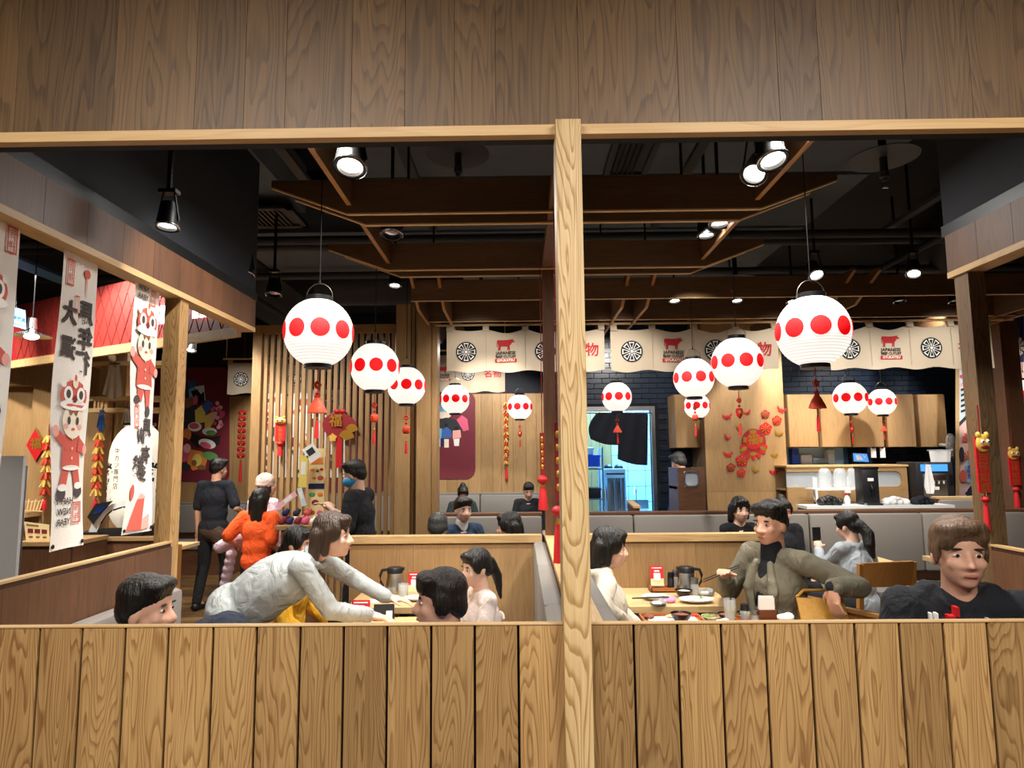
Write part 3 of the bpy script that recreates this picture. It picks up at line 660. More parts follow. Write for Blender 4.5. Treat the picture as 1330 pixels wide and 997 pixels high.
def ornament_string(px, y0, y1, D, label, kind, up=None):
    a, b_ = W(px, y0, D), W(px, y1, D); L = a.z-b_.z
    t = thing('hanging_ornament', label, 'ornament', a)
    ob('string', B().tube((0, 0, (up-a.z) if up else L*.16), (0, 0, -L*.97), .003, n=5), 'festive_dark_red', t)
    if kind == 'balls':
        for i in range(8):
            b = B(); zz = -L*(.04+.085*i)
            for q in range(6): b.ball((.028*math.cos(q*PI/3), .028*math.sin(q*PI/3), zz), (.03, .03, .034), 8, 6)
            bb = ob('red_ball', b, 'festive_red', t, True); ob('gold_cap', B().ball((.014, -.05, zz-.02), .013, 8, 6), 'gold', bb, True)
        b = B(); tassel(b, 0, 0, -L*.7, L*.3, .022); ob('tassel', b, 'tassel_red', t, True)
    elif kind == 'crackers':
        random.seed(int(px))
        n = int(L*.8/.055)
        for i in range(n):
            zz = -L*.02-i*L*.80/n; b = B()
            for q in range(4):
                a_ = q*PI/2+random.random(); b.tube((.008*math.cos(a_), .008*math.sin(a_), zz+.01), (.036*math.cos(a_), .036*math.sin(a_), zz-.045), .0095, n=7)
            ob('firecracker', b, 'orange_red' if i % 2 else 'gold_paper', t)
        b = B(); tassel(b, 0, 0, -L*.84, L*.16, .024); ob('tassel', b, 'tassel_red', t, True)
    elif kind == 'tassel':
        ob('woven_band', B().box(-.016, .016, -.006, .006, -L*.56, -L*.02), 'festive_dark_red', t)
        for i in range(5): ob('gold_clasp', B().ball((0, -.008, -L*(.1+.09*i)), (.010, .004, .018), 8, 6), 'gold', t, True)
        ob('bead', B().ball((0, 0, -L*.62), (.036, .036, .028), 14, 10), 'festive_red', t, True)
        ob('gold_cap', B().tube((0, 0, -L*.67), (0, 0, -L*.71), .014, .016, 10), 'gold', t, True)
        b = B(); tassel(b, 0, 0, -L*.70, L*.3, .032); ob('tassel', b, 'tassel_red', t, True)
    elif kind == 'lion':
        w = .024 if D < 4 else .05
        ob('banner_strip', B().box(-w, w, -.006, .006, -L*.66, -L*.14), 'festive_red', t)
        h = ob('lion_head', B().ball((0, -.014, -L*.2), (w*1.15, .016, L*.085), 14, 10).ball((-w*.7, -.014, -L*.12), (w*.35, .012, L*.03), 8, 6).ball((w*.7, -.014, -L*.12), (w*.35, .012, L*.03), 8, 6), 'gold_paper', t, True)
        for s_ in (-1, 1): ob('eye', B().ball((s_*w*.45, -.03, -L*.185), (w*.3, .006, L*.02), 8, 6), 'print_white', h, True); ob('pupil', B().ball((s_*w*.45, -.036, -L*.185), (w*.13, .003, L*.01), 8, 6), 'print_black', h, True)
        ob('mouth', B().ball((0, -.028, -L*.235), (w*.7, .006, L*.018), 8, 6), 'festive_dark_red', h, True)
        for i in range(4): ob('gold_glyph', textmesh('吉祥如意'[i], L*.1, lambda u, v: V((u, -.0075, v-L*(.32+.1*i)))), 'gold', t)
        ob('bead', B().ball((0, 0, -L*.72), (w*.7, w*.7, w*.5), 12, 8), 'festive_red', t, True)
        b = B(); tassel(b, 0, 0, -L*.74, L*.26, w*.55); ob('tassel', b, 'tassel_red', t, True)
    return t
ornament_string(315, 532, 626, 9.0, 'string of red balls with tassel hanging beside the burgundy food poster', 'balls', 3.91)
ornament_string(657, 521, 622, YW-.035, 'gold and red firecracker string on the planked back wall', 'crackers')
ornament_string(723.5, 545, 738, 3.4, 'long red tassel with a round bead beside the pale centre post', 'tassel', 2.934)
ornament_string(704, 560, 662, 4.5, 'thin red tassel hanging by the slim walnut post', 'tassel', 2.93)
ornament_string(1271, 548, 688, 2.777, 'red lion-head banner charm with tassel on the brown oak post', 'lion')
ornament_string(1314, 572, 660, 6.622, 'red lion-head banner charm on the dark post by the mural', 'lion')
ornament_string(63, 566, 662, 5.42, 'firecracker string hanging next to the red diamond sign', 'crackers')
ornament_string(129, 562, 664, 5.374, 'firecracker string hanging between the two paper banners', 'crackers', W(129, 558, 5.374).z)
ornament_string(365, 535, 592, YS-.05, 'little white and red lion charm on the slat screen', 'lion')
# fan ornament on the slats
t = thing('fan_ornament', 'red fan ornament with a gold fortune character on the slat screen', 'ornament', W(441, 552, YS-.05))
f6 = lambda u, v, w: W(u, v, YS-.05-w)-t.location
b = B(); b.prism(rotp(circ(441, 553, 22.5, 17, 24), .15, (441, 553)), -.02, f6); ob('red_plaque', b, 'festive_dark_red', t)
ob('gold_character', textmesh('福', 17, lambda u, v: f6(436+u, 547-v, .024), bold=.3), 'gold', t)
for k, (qx, qy, r) in enumerate(((450, 565, 10), (457, 555, 8))):
    ngon('gold_fan', [[(qx-1, qy+7)]+circ(qx, qy+4, r, r*1.1, 10, PI+.3, 2*PI-.1)], 'gold', t, f6, 20+k)
flat('gold_flower', [flower(432, 568, 6)], 'gold_paper', t, f6, 21)
b = B(); b.box(-.03, .03, -.008, .008, -.42, -.12); ob('ribbon', b, 'festive_red', t)
ob('bow', B().ball((-.03, 0, .14), (.035, .015, .022), 10, 6).ball((.03, 0, .14), (.035, .015, .022), 10, 6), 'festive_red', t, True)
# ================================================================== slat screen
sx0, sx1 = W(326, 600, YS).x, W(511, 600, YS).x
t = thing('slat_screen', 'tall oak screen of upright slats behind the masked staff member', 'screen', ((sx0+sx1)/2, YS, 0))
ob('frame_post', B().box(sx0, sx0+.09, YS-.05, YS+.05, 0, 2.98), 'oak_fine_Z', t, world=True)
ob('top_rail', B().box(sx0+.09, sx1, YS-.04, YS+.04, 2.9, 2.98), 'oak_fine_X', t, world=True)
ob('bottom_rail', B().box(sx0+.09, sx1, YS-.04, YS+.04, 0, .1), 'oak_fine_X', t, world=True)
sl = ob('slat', B().box(-.0185, .0185, -.022, .022, .1, 2.9), 'oak_fine_Z', t); n = 21
for i in range(n):
    xx = sx0+.12+(sx1-sx0-.13)*i/(n-1)-t.location.x
    if i == 0: sl.location = (xx, .01, 0)
    else: piece('slat', sl, t, (xx, .01, 0))
# ================================================================== noren curtains
WHEEL_SP = 8
COW = [(.05,.60),(.40,.585),(.75,.60),(.80,.64),(.84,.60),(.93,.66),(.90,.58),(1.0,.50),(.97,.45),(.86,.46),(.80,.36),(.72,.25),(.72,.02),(.66,.02),(.655,.20),(.63,.02),(.58,.02),(.60,.22),(.30,.24),(.22,.22),(.20,.02),(.14,.02),(.15,.20),(.13,.02),(.08,.02),(.10,.28),(.06,.45),(.045,.20),(.01,.20),(.015,.52)]
def wheel(parent, f, cx, cz, r):
    g = lambda u, v, w: f(cx+u*r, cz+v*r, w)
    e = draped('emblem_disc', [circ(0, 0, 1, n=32)], 'print_black', parent, g, 2, .22)
    W_, K = [], []
    for k in range(WHEEL_SP):
        a = 2*PI*k/WHEEL_SP+PI/8*0
        W_.append(rotp([(.2, .04), (.86, .25), (.86, -.25), (.2, -.04)], a)); K.append(rotp([(.31, .022), (.77, .165), (.77, -.165), (.31, -.022)], a))
    draped('emblem_spokes', W_, 'print_white', e, g, 3, .22); draped('emblem_spoke_cores', K+[circ(0, 0, .2, n=14)], 'print_black', e, g, 4, .22); draped('emblem_hub', [circ(0, 0, .14, n=14)], 'print_white', e, g, 5, .3)
def cowprint(parent, f, cx, cz, s):
    g = lambda u, v, w: f(cx+(u-.5)*s, cz+v*s, w)
    c = draped('cow_print', [COW], 'print_red', parent, g, 2, .1)
    h = lambda k, bb: (lambda u, v: f(cx+u, cz+k*s+v, .0026))
    ob('lettering', textmesh('JAPANESE', .25*s, h(-.14, 0), bold=.001), 'print_black', parent); ob('lettering', textmesh('BEEF CUTLET', .19*s, h(-.34, 0), bold=.001), 'print_black', parent)
    r_ = draped('red_bar', [[(-.1, -.65), (1.1, -.65), (1.1, -.45), (-.1, -.45)]], 'print_red', parent, g, 2, .12)
    ob('lettering', textmesh('GYUKATSU', .19*s, lambda u, v: f(cx+u, cz-.55*s+v, .0042), bold=.001), 'print_cream', r_)
def kanji(parent, f, cx, cz, s, txt='名物'):
    ob('lettering', textmesh(txt, s, lambda u, v: f(cx+u, cz+v, .0026), bold=s*.015), 'print_red', parent)
def noren(label, px0, px1, D, yp, yb, panels, seed, mat='linen', pitch=.0):
    x0, x1 = W(px0, yb, D).x, W(px1, yb, D).x; zp = W((px0+px1)/2, yp, D).z; zb = W((px0+px1)/2, yb, D).z; zt = zp-.045
    t = thing('noren_curtain', label, 'curtain', ((x0+x1)/2, D, zp)); n = len(panels); st = (x1-x0)/n
    def dy(x, z):
        q = (x-x0)/st; k = min(1, max(0, (zt-z)/(zt-zb)))
        return .010*math.sin(q*2*PI+seed)*k+.006*math.sin(q*9+seed*2+z*5)*k+.006*math.sin(q*4.1+seed*3)
    def top(x):
        q = ((x-x0)/st) % 1; return zt-.05*math.sin(PI*min(1, q))**1.3*(.55+.45*math.sin(seed+x*3))
    loc = V(t.location)
    def cl(u, v):
        x = x0+(x1-x0)*u; z = top(x)+(zb+.012*math.sin(u*n*PI*2+seed)-top(x))*v; return V((x, D+dy(x, z), z))-loc
    ob('cloth', B().grid(n*20, 14, cl), mat, t, True)
    f = lambda x, z, w: V((x, D+dy(x, z)-w-.004, z))-loc
    for i in range(n+1):
        xx = min(max(x0+st*i, x0+.03), x1-.03)
        ob('tab', B().grid(2, 8, lambda u, v: V((xx-.03+.06*u, D+.024*math.sin(-PI*.5+v*PI*1.6)*.9-.004, zt-.02+.075*math.sin(v*PI)))-loc), mat, t, True)
    for i in range(1, n): flat('seam', [[(x0+st*i-.002, zb+.03), (x0+st*i+.002, zb+.03), (x0+st*i+.002, zt-.03), (x0+st*i-.002, zt-.03)]], 'linen_back', t, f, 2)
    zc = (zt+zb)/2-.015; r = st*.262
    for i, k in enumerate(panels):
        cxx = x0+st*(i+.5)
        if k == 'w': wheel(t, f, cxx, zc, r)
        elif k == 'c': cowprint(t, f, cxx, zc+.01, st*.46)
        elif k == 'k': kanji(t, f, cxx, zc, st*.36)
    return zp
zp = noren('linen noren with wheel and cow prints left of the pale centre post', 580, 786, YB-.08, 421, 482, 'wcwk', 1.0)
noren('linen noren with wheel and cow prints above the kitchen doorway and flower panel', 794, 1012, YB-.08, 420, 481, 'wcwk', 2.3)
noren('linen noren with wheel and cow prints above the upper cabinets', 1079, 1291, YB-.08, 416, 478, 'wcwk', 4.1)
po = ob('curtain_pole', B().tube((cx(566), YB-.08, zp), (W(1316, 420, YB-.08).x, YB-.08, zp-.005), .013, n=10), 'trim_X', None, True); tag(po, 'thin pale wooden pole carrying the row of noren curtains', 'pole')
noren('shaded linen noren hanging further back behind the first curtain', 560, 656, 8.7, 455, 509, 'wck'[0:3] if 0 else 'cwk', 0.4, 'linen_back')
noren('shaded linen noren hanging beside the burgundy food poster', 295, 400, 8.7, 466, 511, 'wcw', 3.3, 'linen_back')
for px0, px1, y in ((552, 660, 455), (290, 405, 466)):
    po = ob('curtain_pole', B().tube(W(px0, y, 8.7), W(px1, y-.9, 8.7), .012, n=8).tube(W(px0+4, y, 8.7), W(px0+4, y, 8.7)+V((0, 0, 3.92-W(px0, y, 8.7).z)), .006, n=6).tube(W(px1-4, y, 8.7), W(px1-4, y, 8.7)+V((0, 0, 3.92-W(px0, y, 8.7).z)), .006, n=6), 'trim_X', None, True); tag(po, 'pole of the far noren by the %s poster' % ('kimono' if px0 > 500 else 'food'), 'pole')
# ================================================================== ceiling fittings
def track_spot(px, py, D, label, lit=True, s=1.0, tilt=(0, .25), grp='black track spotlights', up=3.37):
    c = W(px, py, D); up = 3.59 if -1.28 < c.x < 2.48 else 3.91; t = thing('track_spotlight', label, 'spotlight', c, 0, grp)
    q = M.Rotation(-tilt[1]*1.15, 4, 'X') @ M.Rotation(tilt[0], 4, 'Y'); r = .055*s
    h = B().lathe([(0, .10*s), (r*.75, .10*s), (r*.85, .06*s), (r, -.02*s), (r*1.12, -.03*s), (r*1.12, -.036*s), (r*.86, -.036*s), (r*.80, -.015*s)], n=22); h._tf(h.m.verts[:], q)
    hd = ob('lamp_head', h, 'black_metal', t, True)
    b = B().lathe([(r*1.08, -.040*s), (r*1.15, -.036*s), (r*1.12, -.028*s)], n=22); b._tf(b.m.verts[:], q); ob('chrome_ring', b, 'chrome', hd, True)
    b = B().lathe([(0, -.024*s), (r*.84, -.02*s)], n=22); b._tf(b.m.verts[:], q); ob('lamp_lens', b, 'lamp_lens' if lit else 'chrome', hd)
    for s_ in (-1, 1): ob('yoke_arm', B().tube((s_*r*1.05, 0, .0), (s_*r*.5, 0, .16*s), .005, n=6), 'black_metal', t)
    ob('stem', B().tube((0, 0, .155*s), (0, 0, max(.2, up-c.z)), .011, n=8).box(-.035, .035, -.02, .02, .15*s, .17*s), 'black_metal', t)
    return t
for a in [(456, 208, 2.75, 'lit black spotlight hanging beside the first trellis rail on the banner side', True, 1.15, (0, .3)), (218, 287, 2.55, 'lit black spotlight on the track along the walnut header', True, .75, (0, .1)), (319, 351, 3.9, 'small lit spotlight near the end of the walnut header', True, .9, (0, .2)),
          (1001, 200, 2.75, 'bright lit spotlight by the trellis rail above the blazer man', True, 1.1, (-.1, .3)), (981, 221, 3.0, 'dim black spotlight tilted beneath the bright one', True, 1.0, (.4, .5)), (509, 298, 3.85, 'unlit spotlight cluster between the two trellises', False, 1.1, (0, .2)),
          (934, 284, 3.9, 'lit spotlight between the trellises above the kitchen doorway', True, 1.05, (0, .1)), (917, 300, 4.12, 'lower spotlight between the trellises above the kitchen doorway', True, .95, (0, .1)), (513, 367, 4.9, 'dim spotlight beside the second lantern cord', True, .8, (0, .2)),
          (1059, 354, 5.0, 'bright spotlight right above the big lantern with the pouch', True, 1.0, (0, .55)), (1187, 352, 4.9, 'tilted black spotlight by the far right rafters', True, .9, (.3, .4)), (876, 387, 5.8, 'small spotlight behind the long trellis board near the noren', True, .9, (0, .2)),
          (957, 387, 6.03, 'small spotlight behind the trellis board near the flower panel', True, .9, (0, .2)), (1029, 388, 5.8, 'small spotlight behind the big lantern with the pouch', True, .9, (0, .2)), (248, 452, 6.0, 'small round spotlight before the burgundy food poster', True, .8, (0, .3)),
          (1168, 388, 5.8, 'unlit spotlight above the noren with the cow print by the mural', False, .9, (0, .2)), (1240, 388, 5.8, 'unlit spotlight above the noren end by the mural', False, .9, (0, .2)), (356, 378, 4.6, 'dim spotlight near the top of the slat screen', False, .9, (0, .2))]:
    track_spot(*a)
for x0, y0, x1, y1, z, lab in ((2.86, 3.0, 2.92, 5.2, 3.36, 'black lighting track by the far right rafters'), (-1.37, 1.9, -1.31, 4.6, 3.36, 'black lighting track along the walnut header'), (-.68, 1.9, -.62, 5.0, 3.36, 'black lighting track above the bending woman'), (1.02, 1.9, 1.08, 5.0, 3.36, 'black lighting track above the blazer man')):
    o = ob('lighting_track', B().box(x0, x1, y0, y1, z, z+.03), 'duct_grey'); tag(o, lab, 'track')
def sprinkler(px, py, wpx, label):
    D = .34*F/wpx; c = W(px, py, D); t = thing('sprinkler', label, 'sprinkler', c, 0, 'ceiling sprinklers with round shields')
    ob('shield_disc', B().lathe([(0, .006), (.17, 0), (.17, .004), (0, .012)], n=32), 'duct_grey', t, True)
    ob('pipe', B().tube((0, 0, -.07), (0, 0, max(.3, 3.6-c.z)), .019, n=12), 'black_paint', t, True)
    hd = ob('sprinkler_head', B().lathe([(0, -.07), (.022, -.07), (.022, -.1), (.014, -.105), (.014, -.12), (0, -.12)], n=12), 'duct_grey', t, True)
    ob('glass_bulb', B().tube((0, 0, -.12), (0, 0, -.15), .006, n=8).tube((-.012, 0, -.12), (-.012, 0, -.155), .002, n=5).tube((.012, 0, -.12), (.012, 0, -.155), .002, n=5).box(-.014, .014, -.006, .006, -.158, -.153), 'chrome', hd, True)
sprinkler(595, 201, 85, 'sprinkler with round shield disc above the first trellis near the centre post'); sprinkler(1147, 206, 89, 'sprinkler with round shield disc above the blazer man by the dark ducts')
sprinkler(625, 361, 48, 'small sprinkler shield above the noren left of the centre post'); sprinkler(955, 363, 52, 'small sprinkler shield above the noren before the flower panel')
def vent(px, py, z, w, l, label):
    c = WZ(px, py, z); t = thing('ceiling_vent', label, 'vent', c)
    ob('frame', B().box(-w/2, w/2, -l/2, -l/2+.04, -.02, .01).box(-w/2, w/2, l/2-.04, l/2, -.02, .01).box(-w/2, -w/2+.04, -l/2, l/2, -.02, .01).box(w/2-.04, w/2, -l/2, l/2, -.02, .01).box(-w/2, w/2, -l/2, l/2, .0, .01), 'duct_grey', t)
    n = int((w-.1)/.035)
    for i in range(n): ob('slat', B().box(-w/2+.05+i*.035, -w/2+.062+i*.035, -l/2+.04, l/2-.04, -.018, .0), 'black_metal', t)
vent(822, 197, 3.57, .3, .7, 'grey slatted ceiling vent above the trellis beside the centre post'); vent(340, 281, 3.37, .55, .4, 'grey slatted ceiling vent above the bending woman')
c = W(781, 351, 5.0); t = thing('smoke_detector', 'round white smoke detector on the trellis beside the centre post', 'detector', c)
ob('housing', B().lathe([(0, -.02), (.05, -.02), (.065, 0), (.065, .015), (0, .02)], n=20), 'white_plastic', t, True); ob('vent_ring', B().lathe([(.05, -.022), (.056, -.016), (.04, -.024)], n=20), 'duct_grey', t); ob('stem', B().tube((0, 0, .015), (0, 0, 3.6-c.z), .008, n=6), 'black_metal', t)
# ================================================================== posters on the back wall
YQ = YW-.012
def wallart(name, label, cat, px, py, D, eps=.0):
    t = thing(name, label, cat, W(px, py, D)); L = V(t.location)
    return t, (lambda u, v, w: W(u, v, D-w)-L)
t, f = wallart('poster', 'burgundy poster with black beef slices, pink blossom and a yellow pouch', 'poster', 245, 550, YQ)
b = B(); b.prism(rrect(185, 298, 477, 625, 9), .011, lambda u, v, w: f(u, v, -w)); ob('poster_panel', b, 'burgundy', t)
for i, (poly, m) in enumerate([
    ([(236, 500), (246, 497), (247, 515), (244, 532), (236, 545)], 'print_dkgrey'), ([(244, 494), (254, 494), (255, 505), (245, 507)], 'print_blue'), ([(245, 506), (252, 502), (254, 516), (246, 518)], 'print_skyblue'),
    ([(253, 502), (265, 500), (267, 520), (256, 524)], 'print_lightblue'), ([(248, 508), (256, 505), (261, 512), (265, 508), (266, 521), (258, 526), (252, 519)], 'print_black'), (rotp(circ(253.5, 520, 3.4, 7), .15, (253.5, 520)), 'print_rose'),
    ([(236, 518), (250, 515), (252, 528), (236, 531)], 'print_brown'), ([(236, 533), (256, 524), (253, 545), (240, 560), (236, 562)], 'print_dkgrey'), ([(253, 533), (262, 526), (267, 531), (266, 548), (254, 550)], 'print_yellow'),
    ([(262, 528), (270, 519), (277, 524), (268, 538)], 'print_blue'), ([(266, 540), (277, 534), (281, 541), (272, 557), (266, 556)], 'print_yellow'), (circ(253, 554, 9, 6), 'print_white'), (circ(252, 553, 6.5, 4), 'print_rose'),
    (circ(272, 560, 9.5, 5), 'print_white'), (circ(274, 562, 6.5, 3.4), 'print_green'), ([(245, 560), (262, 567), (281, 568), (287, 565), (284, 577), (274, 582), (256, 581), (247, 572)], 'print_black'), (rotp(circ(269, 576, 11.5, 6), .25, (269, 576)), 'print_white'), (rotp(circ(267, 578, 7.5, 4), .3, (267, 578)), 'print_rose'),
    (circ(243, 564, 5.5, 8), 'print_orange'), (circ(240, 575, 6, 7), 'print_maroon'), (circ(238, 590, 8, 10), 'print_rose'), (circ(243, 582, 5, 6), 'print_lightpink'), ([(247, 583), (262, 586), (270, 594), (266, 607), (250, 611), (243, 600)], 'print_orange'), (circ(256, 597, 6, 8), 'print_yellow'), (circ(252, 601, 3.5, 4), 'print_brown'),
    (rotp(circ(273, 592, 10.5, 5.5), .2, (273, 592)), 'print_green'), (circ(241, 606, 7, 4), 'print_dkgrey'), (circ(262, 607, 6, 3.4), 'print_brown')]):
    flat('print', [poly], m, t, f, 1+i*.25)
random.seed(21)
for i in range(26):
    a = random.random()*2*PI; r = random.random()**.5; flat('blossom', [flower(282+8.5*r*math.cos(a), 539+18*r*math.sin(a), 3.2, k=3)], ('print_lightpink', 'print_rose')[i % 2], t, f, 9+i*.1)
t, f = wallart('poster', 'burgundy poster with people in kimono and a pink fan', 'poster', 590, 560, YQ)
b = B(); b.prism(rrect(520, 617.5, 508, 622, 13), .011, lambda u, v, w: f(u, v, -w)); ob('poster_panel', b, 'burgundy', t)
for i, (poly, m) in enumerate([([(562, 508), (572, 509), (571, 520), (562, 521)], 'print_orange'), ([(562, 521), (580, 523), (584, 540), (562, 541)], 'print_dkgrey'), (circ(573, 531, 7, 6), 'print_skyblue'), (circ(575, 539, 11, 4.5), 'print_cream'), ([(562, 546), (580, 542), (594, 545), (601, 556), (599, 562), (562, 564)], 'print_dkgrey'),
    ([(593, 545), (600, 539), (607, 544), (609, 558), (602, 560)], 'print_rose'), (circ(570, 553, 2.4, 2.6), 'print_black'), ([(565, 557), (574, 556), (575, 569), (565, 569)], 'print_skyblue'), ([(566, 569), (572, 569), (572, 580), (566, 580)], 'print_cream'), (circ(579.5, 552, 2.4, 2.6), 'print_black'), ([(574, 558), (580, 554), (586, 559), (587, 568), (573, 570)], 'print_blue'), ([(577, 570), (583, 570), (583, 581), (577, 581)], 'print_cream'), ([(572, 569), (577, 569), (576, 579), (572, 579)], 'print_navy'),
    (circ(593, 556, 2.4, 2.4), 'print_black'), ([(588, 559), (598, 558), (599, 568), (588, 570)], 'print_pink'), ([(589, 570), (597, 569), (596, 579), (590, 579)], 'print_white'), (circ(563, 596, 8, 14), 'print_cream'), ([(560, 592), (571, 590), (572, 598), (560, 599)], 'print_red'), (circ(562, 607, 3, 4), 'print_dkgrey')]):
    flat('print', [poly], m, t, f, 1+i*.25)
# colourful hangings seen between the slats: tall printed drapes on the back wall
random.seed(8)
for k, (a, b_) in enumerate(((338, 372), (376, 410), (414, 448))):
    t, f = wallart('printed_drape', ['printed wall drape seen through the slats beside the fan ornament', 'printed wall drape seen through the slats behind the lion charm', 'printed wall drape seen through the slats next to the oak column'][[1, 0, 2][k]], 'drape', (a+b_)/2, 560, YW-.03)
    bb = B(); bb.grid(8, 2, lambda u, v: f(a+(b_-a)*u, 505+115*v, .01*math.sin(u*9))); ob('cloth', bb, 'cloth_white', t, True)
    for i in range(22):
        px, py = a+3+random.random()*(b_-a-6), 510+random.random()*105; s = 2+random.random()*4
        flat('print', [rotp([(px-s, py-s*.6), (px+s, py-s*.6), (px+s, py+s*.6), (px-s, py+s*.6)], random.random()*3, (px, py)) if i % 2 else circ(px, py, s, n=10)], random.choice(['print_red', 'print_ink', 'print_dkgrey', 'print_pink', 'print_orange', 'print_maroon', 'print_salmon', 'burgundy']), t, f, 10+i*.2)
    ob('rod', B().tube(f(a-1.5, 505, 0), f(b_+1.5, 505, 0), .012, n=8), 'black_metal', t)
t, f = wallart('poster', 'burgundy wall panel half seen through the slat screen', 'poster', 470, 590, YQ)
b = B(); b.prism(rrect(395, 500, 500, 640, 9), .011, lambda u, v, w: f(u, v, -w)); ob('poster_panel', b, 'burgundy', t)
# ================================================================== mural on the right
YM = 7.9
t, f = wallart('mural', 'colourful mural with pagoda roof, orange flower, red bands and blue blossoms', 'mural', 1300, 550, YM)
ob('mural_panel', B().prism([(1246, 405), (1420, 405), (1420, 647), (1246, 647)], .02, lambda u, v, w: f(u, v, -w)), 'print_blush', t)
ob('mural_frame', B().prism([(1241, 405), (1246, 405), (1246, 655), (1241, 655)], .05, lambda u, v, w: f(u, v, .03-w)), 'trim_Z', t)
ob('skirting', B().prism([(1246, 647), (1420, 647), (1420, 668), (1246, 668)], .02, lambda u, v, w: f(u, v, -w)), 'print_dkgrey', t)
lv = 1
def mp(poly, m, k=None):
    global lv
    lv += .25; return ngon('print', [poly], m, t, f, lv)
mp([(1246, 470), (1262, 470), (1290, 470), (1290, 512), (1246, 552)], 'print_lightblue'); mp([(1288, 405), (1330, 405), (1330, 470), (1288, 470)], 'print_navy'); mp([(1287, 460), (1312, 460), (1312, 530), (1287, 530)], 'print_lightblue')
mp([(1246, 548), (1290, 503), (1290, 508), (1246, 554)], 'print_dkgrey')
for r in range(6):
    y = 492+r*7; mp([(1248, y+6), (1262, y), (1274, y-10), (1274, y-6), (1262, y+4), (1248, y+9)], 'print_dkgrey')
for k in range(7): mp(circ(1249+3*(k % 3), 478+4*k*.9, 2.6, n=8), 'print_rose' if k % 2 else 'print_lightpink')
mp([(1288, 430), (1306, 440), (1307, 452), (1290, 478), (1287, 470)], 'print_navy'); mp([(1290, 452), (1308, 452), (1299, 476), (1291, 476)], 'print_blue'); mp([(1287, 446), (1310, 456), (1310, 460), (1287, 451)], 'print_white')
for k in range(7):
    a = PI*.95+k*.2; mp([(1310, 470), (1310+26*math.cos(a-.0), 492-26*math.sin(a)*1.1+0), (1310+26*math.cos(a+.17), 492-26*math.sin(a+.17)*1.1)], 'print_orange')
for k in range(8): a = k*.24+PI*.75; mp([(1308, 486), (1308+22*math.cos(a), 482+30*math.sin(a)), (1308+22*math.cos(a+.2), 482+30*math.sin(a+.2))], 'print_orange')
mp([(1300, 505), (1314, 498), (1318, 535), (1306, 540)], 'print_cream')
for k in range(4): mp([(1290+2*k, 560-k*6), (1300+6*k, 532-6*k), (1334, 520-6*k), (1334, 527-6*k), (1304+6*k, 540-6*k), (1296+2*k, 570-k*6)], ['print_maroon', 'print_lightblue', 'print_maroon', 'print_white'][k])
mp([(1303, 545), (1330, 540), (1330, 640), (1318, 640), (1310, 600)], 'print_maroon'); mp([(1318, 570), (1330, 570), (1330, 590), (1318, 588)], 'print_blue')
for c0, n, r, m in (((1262, 572), 7, 13, 'print_salmon'), ((1259, 596), 6, 11, 'print_salmon'), ((1298, 622), 9, 22, 'print_red')):
    for k in range(n):
        a = PI*.95+k*PI*.9/n+(.2 if m == 'print_red' else 0); mp([c0, (c0[0]+r*math.cos(a), c0[1]+r*math.sin(a)), (c0[0]+r*.95*math.cos(a+.28), c0[1]+r*.95*math.sin(a+.28))], m)
for ring in range(3):
    for k in range(11):
        a = k*2*PI/11+ring*.3; r = 4+ring*4; mp(circ(1266+r*math.cos(a), 612+r*1.3*math.sin(a), 2.3, 3, 8), ['print_rose', 'print_blue', 'print_skyblue'][ring])
mp(circ(1251, 618, 5, 8, 14), 'print_salmon'); mp([(1253, 640), (1256, 638), (1268, 625), (1262, 640), (1285, 637), (1285, 640), (1256, 644)], 'print_dkgrey'); mp(circ(1249, 590, 3.5, 10, 12), 'print_dkgrey'); mp(rotp(circ(1262, 634, 3, 8, 12), .8, (1262, 634)), 'print_navy')
for k in range(9): a = k*2*PI/9; mp([(1322, 450), (1322+9*math.cos(a), 450+13*math.sin(a)), (1322+9*math.cos(a+.5), 450+13*math.sin(a+.5))], 'print_cream')
for k in range(10): mp(circ(1292+4*(k % 4), 417+6*(k//4), 2.3, 3, 8), 'print_white')
# ================================================================== paper banners hanging in the left opening (seen from behind, so mirrored)
def banner(pxs, label, seed, draw):
    (ax, ay), (bx, by), (cx_, cy_), (dx_, dy_) = pxs          # top-left, top-right, bottom-right, bottom-left in the photograph
    X = XL-.045; a, b_, c, d = WX(ax, ay, X), WX(bx, by, X), WX(cx_, cy_, X), WX(dx_, dy_, X)
    y0, y1 = (a.y+d.y)/2, (b_.y+c.y)/2; z1 = ZH0+.02; z0 = min(c.z, d.z)
    t = thing('paper_banner', label, 'banner', (X, (y0+y1)/2, z1))
    w, h = y1-y0, z1-z0
    def sw(u, v): return .010*math.sin(v*5+seed)*v+.012*math.sin(u*3+v*7+seed)*v
    def f(u, v, lw=0): return V((sw(u, v)+lw, y0+w*u+.01*math.sin(v*6+seed)*v-(y0+y1)/2, -h*v))
    ob('banner_sheet', B().grid(10, 40, lambda u, v: f(u, v)), 'cloth_white', t, True)
    def g(u, v, lw): return f(u, v, lw+.003)
    draw(t, g, w/h)
    ob('grommet', B().ball(f(.07, .985, .004), (.003, .008, .008), 10, 6), 'print_black', t, True); ob('grommet', B().ball(f(.95, .985, .004), (.003, .008, .008), 10, 6), 'print_black', t, True)
    return t
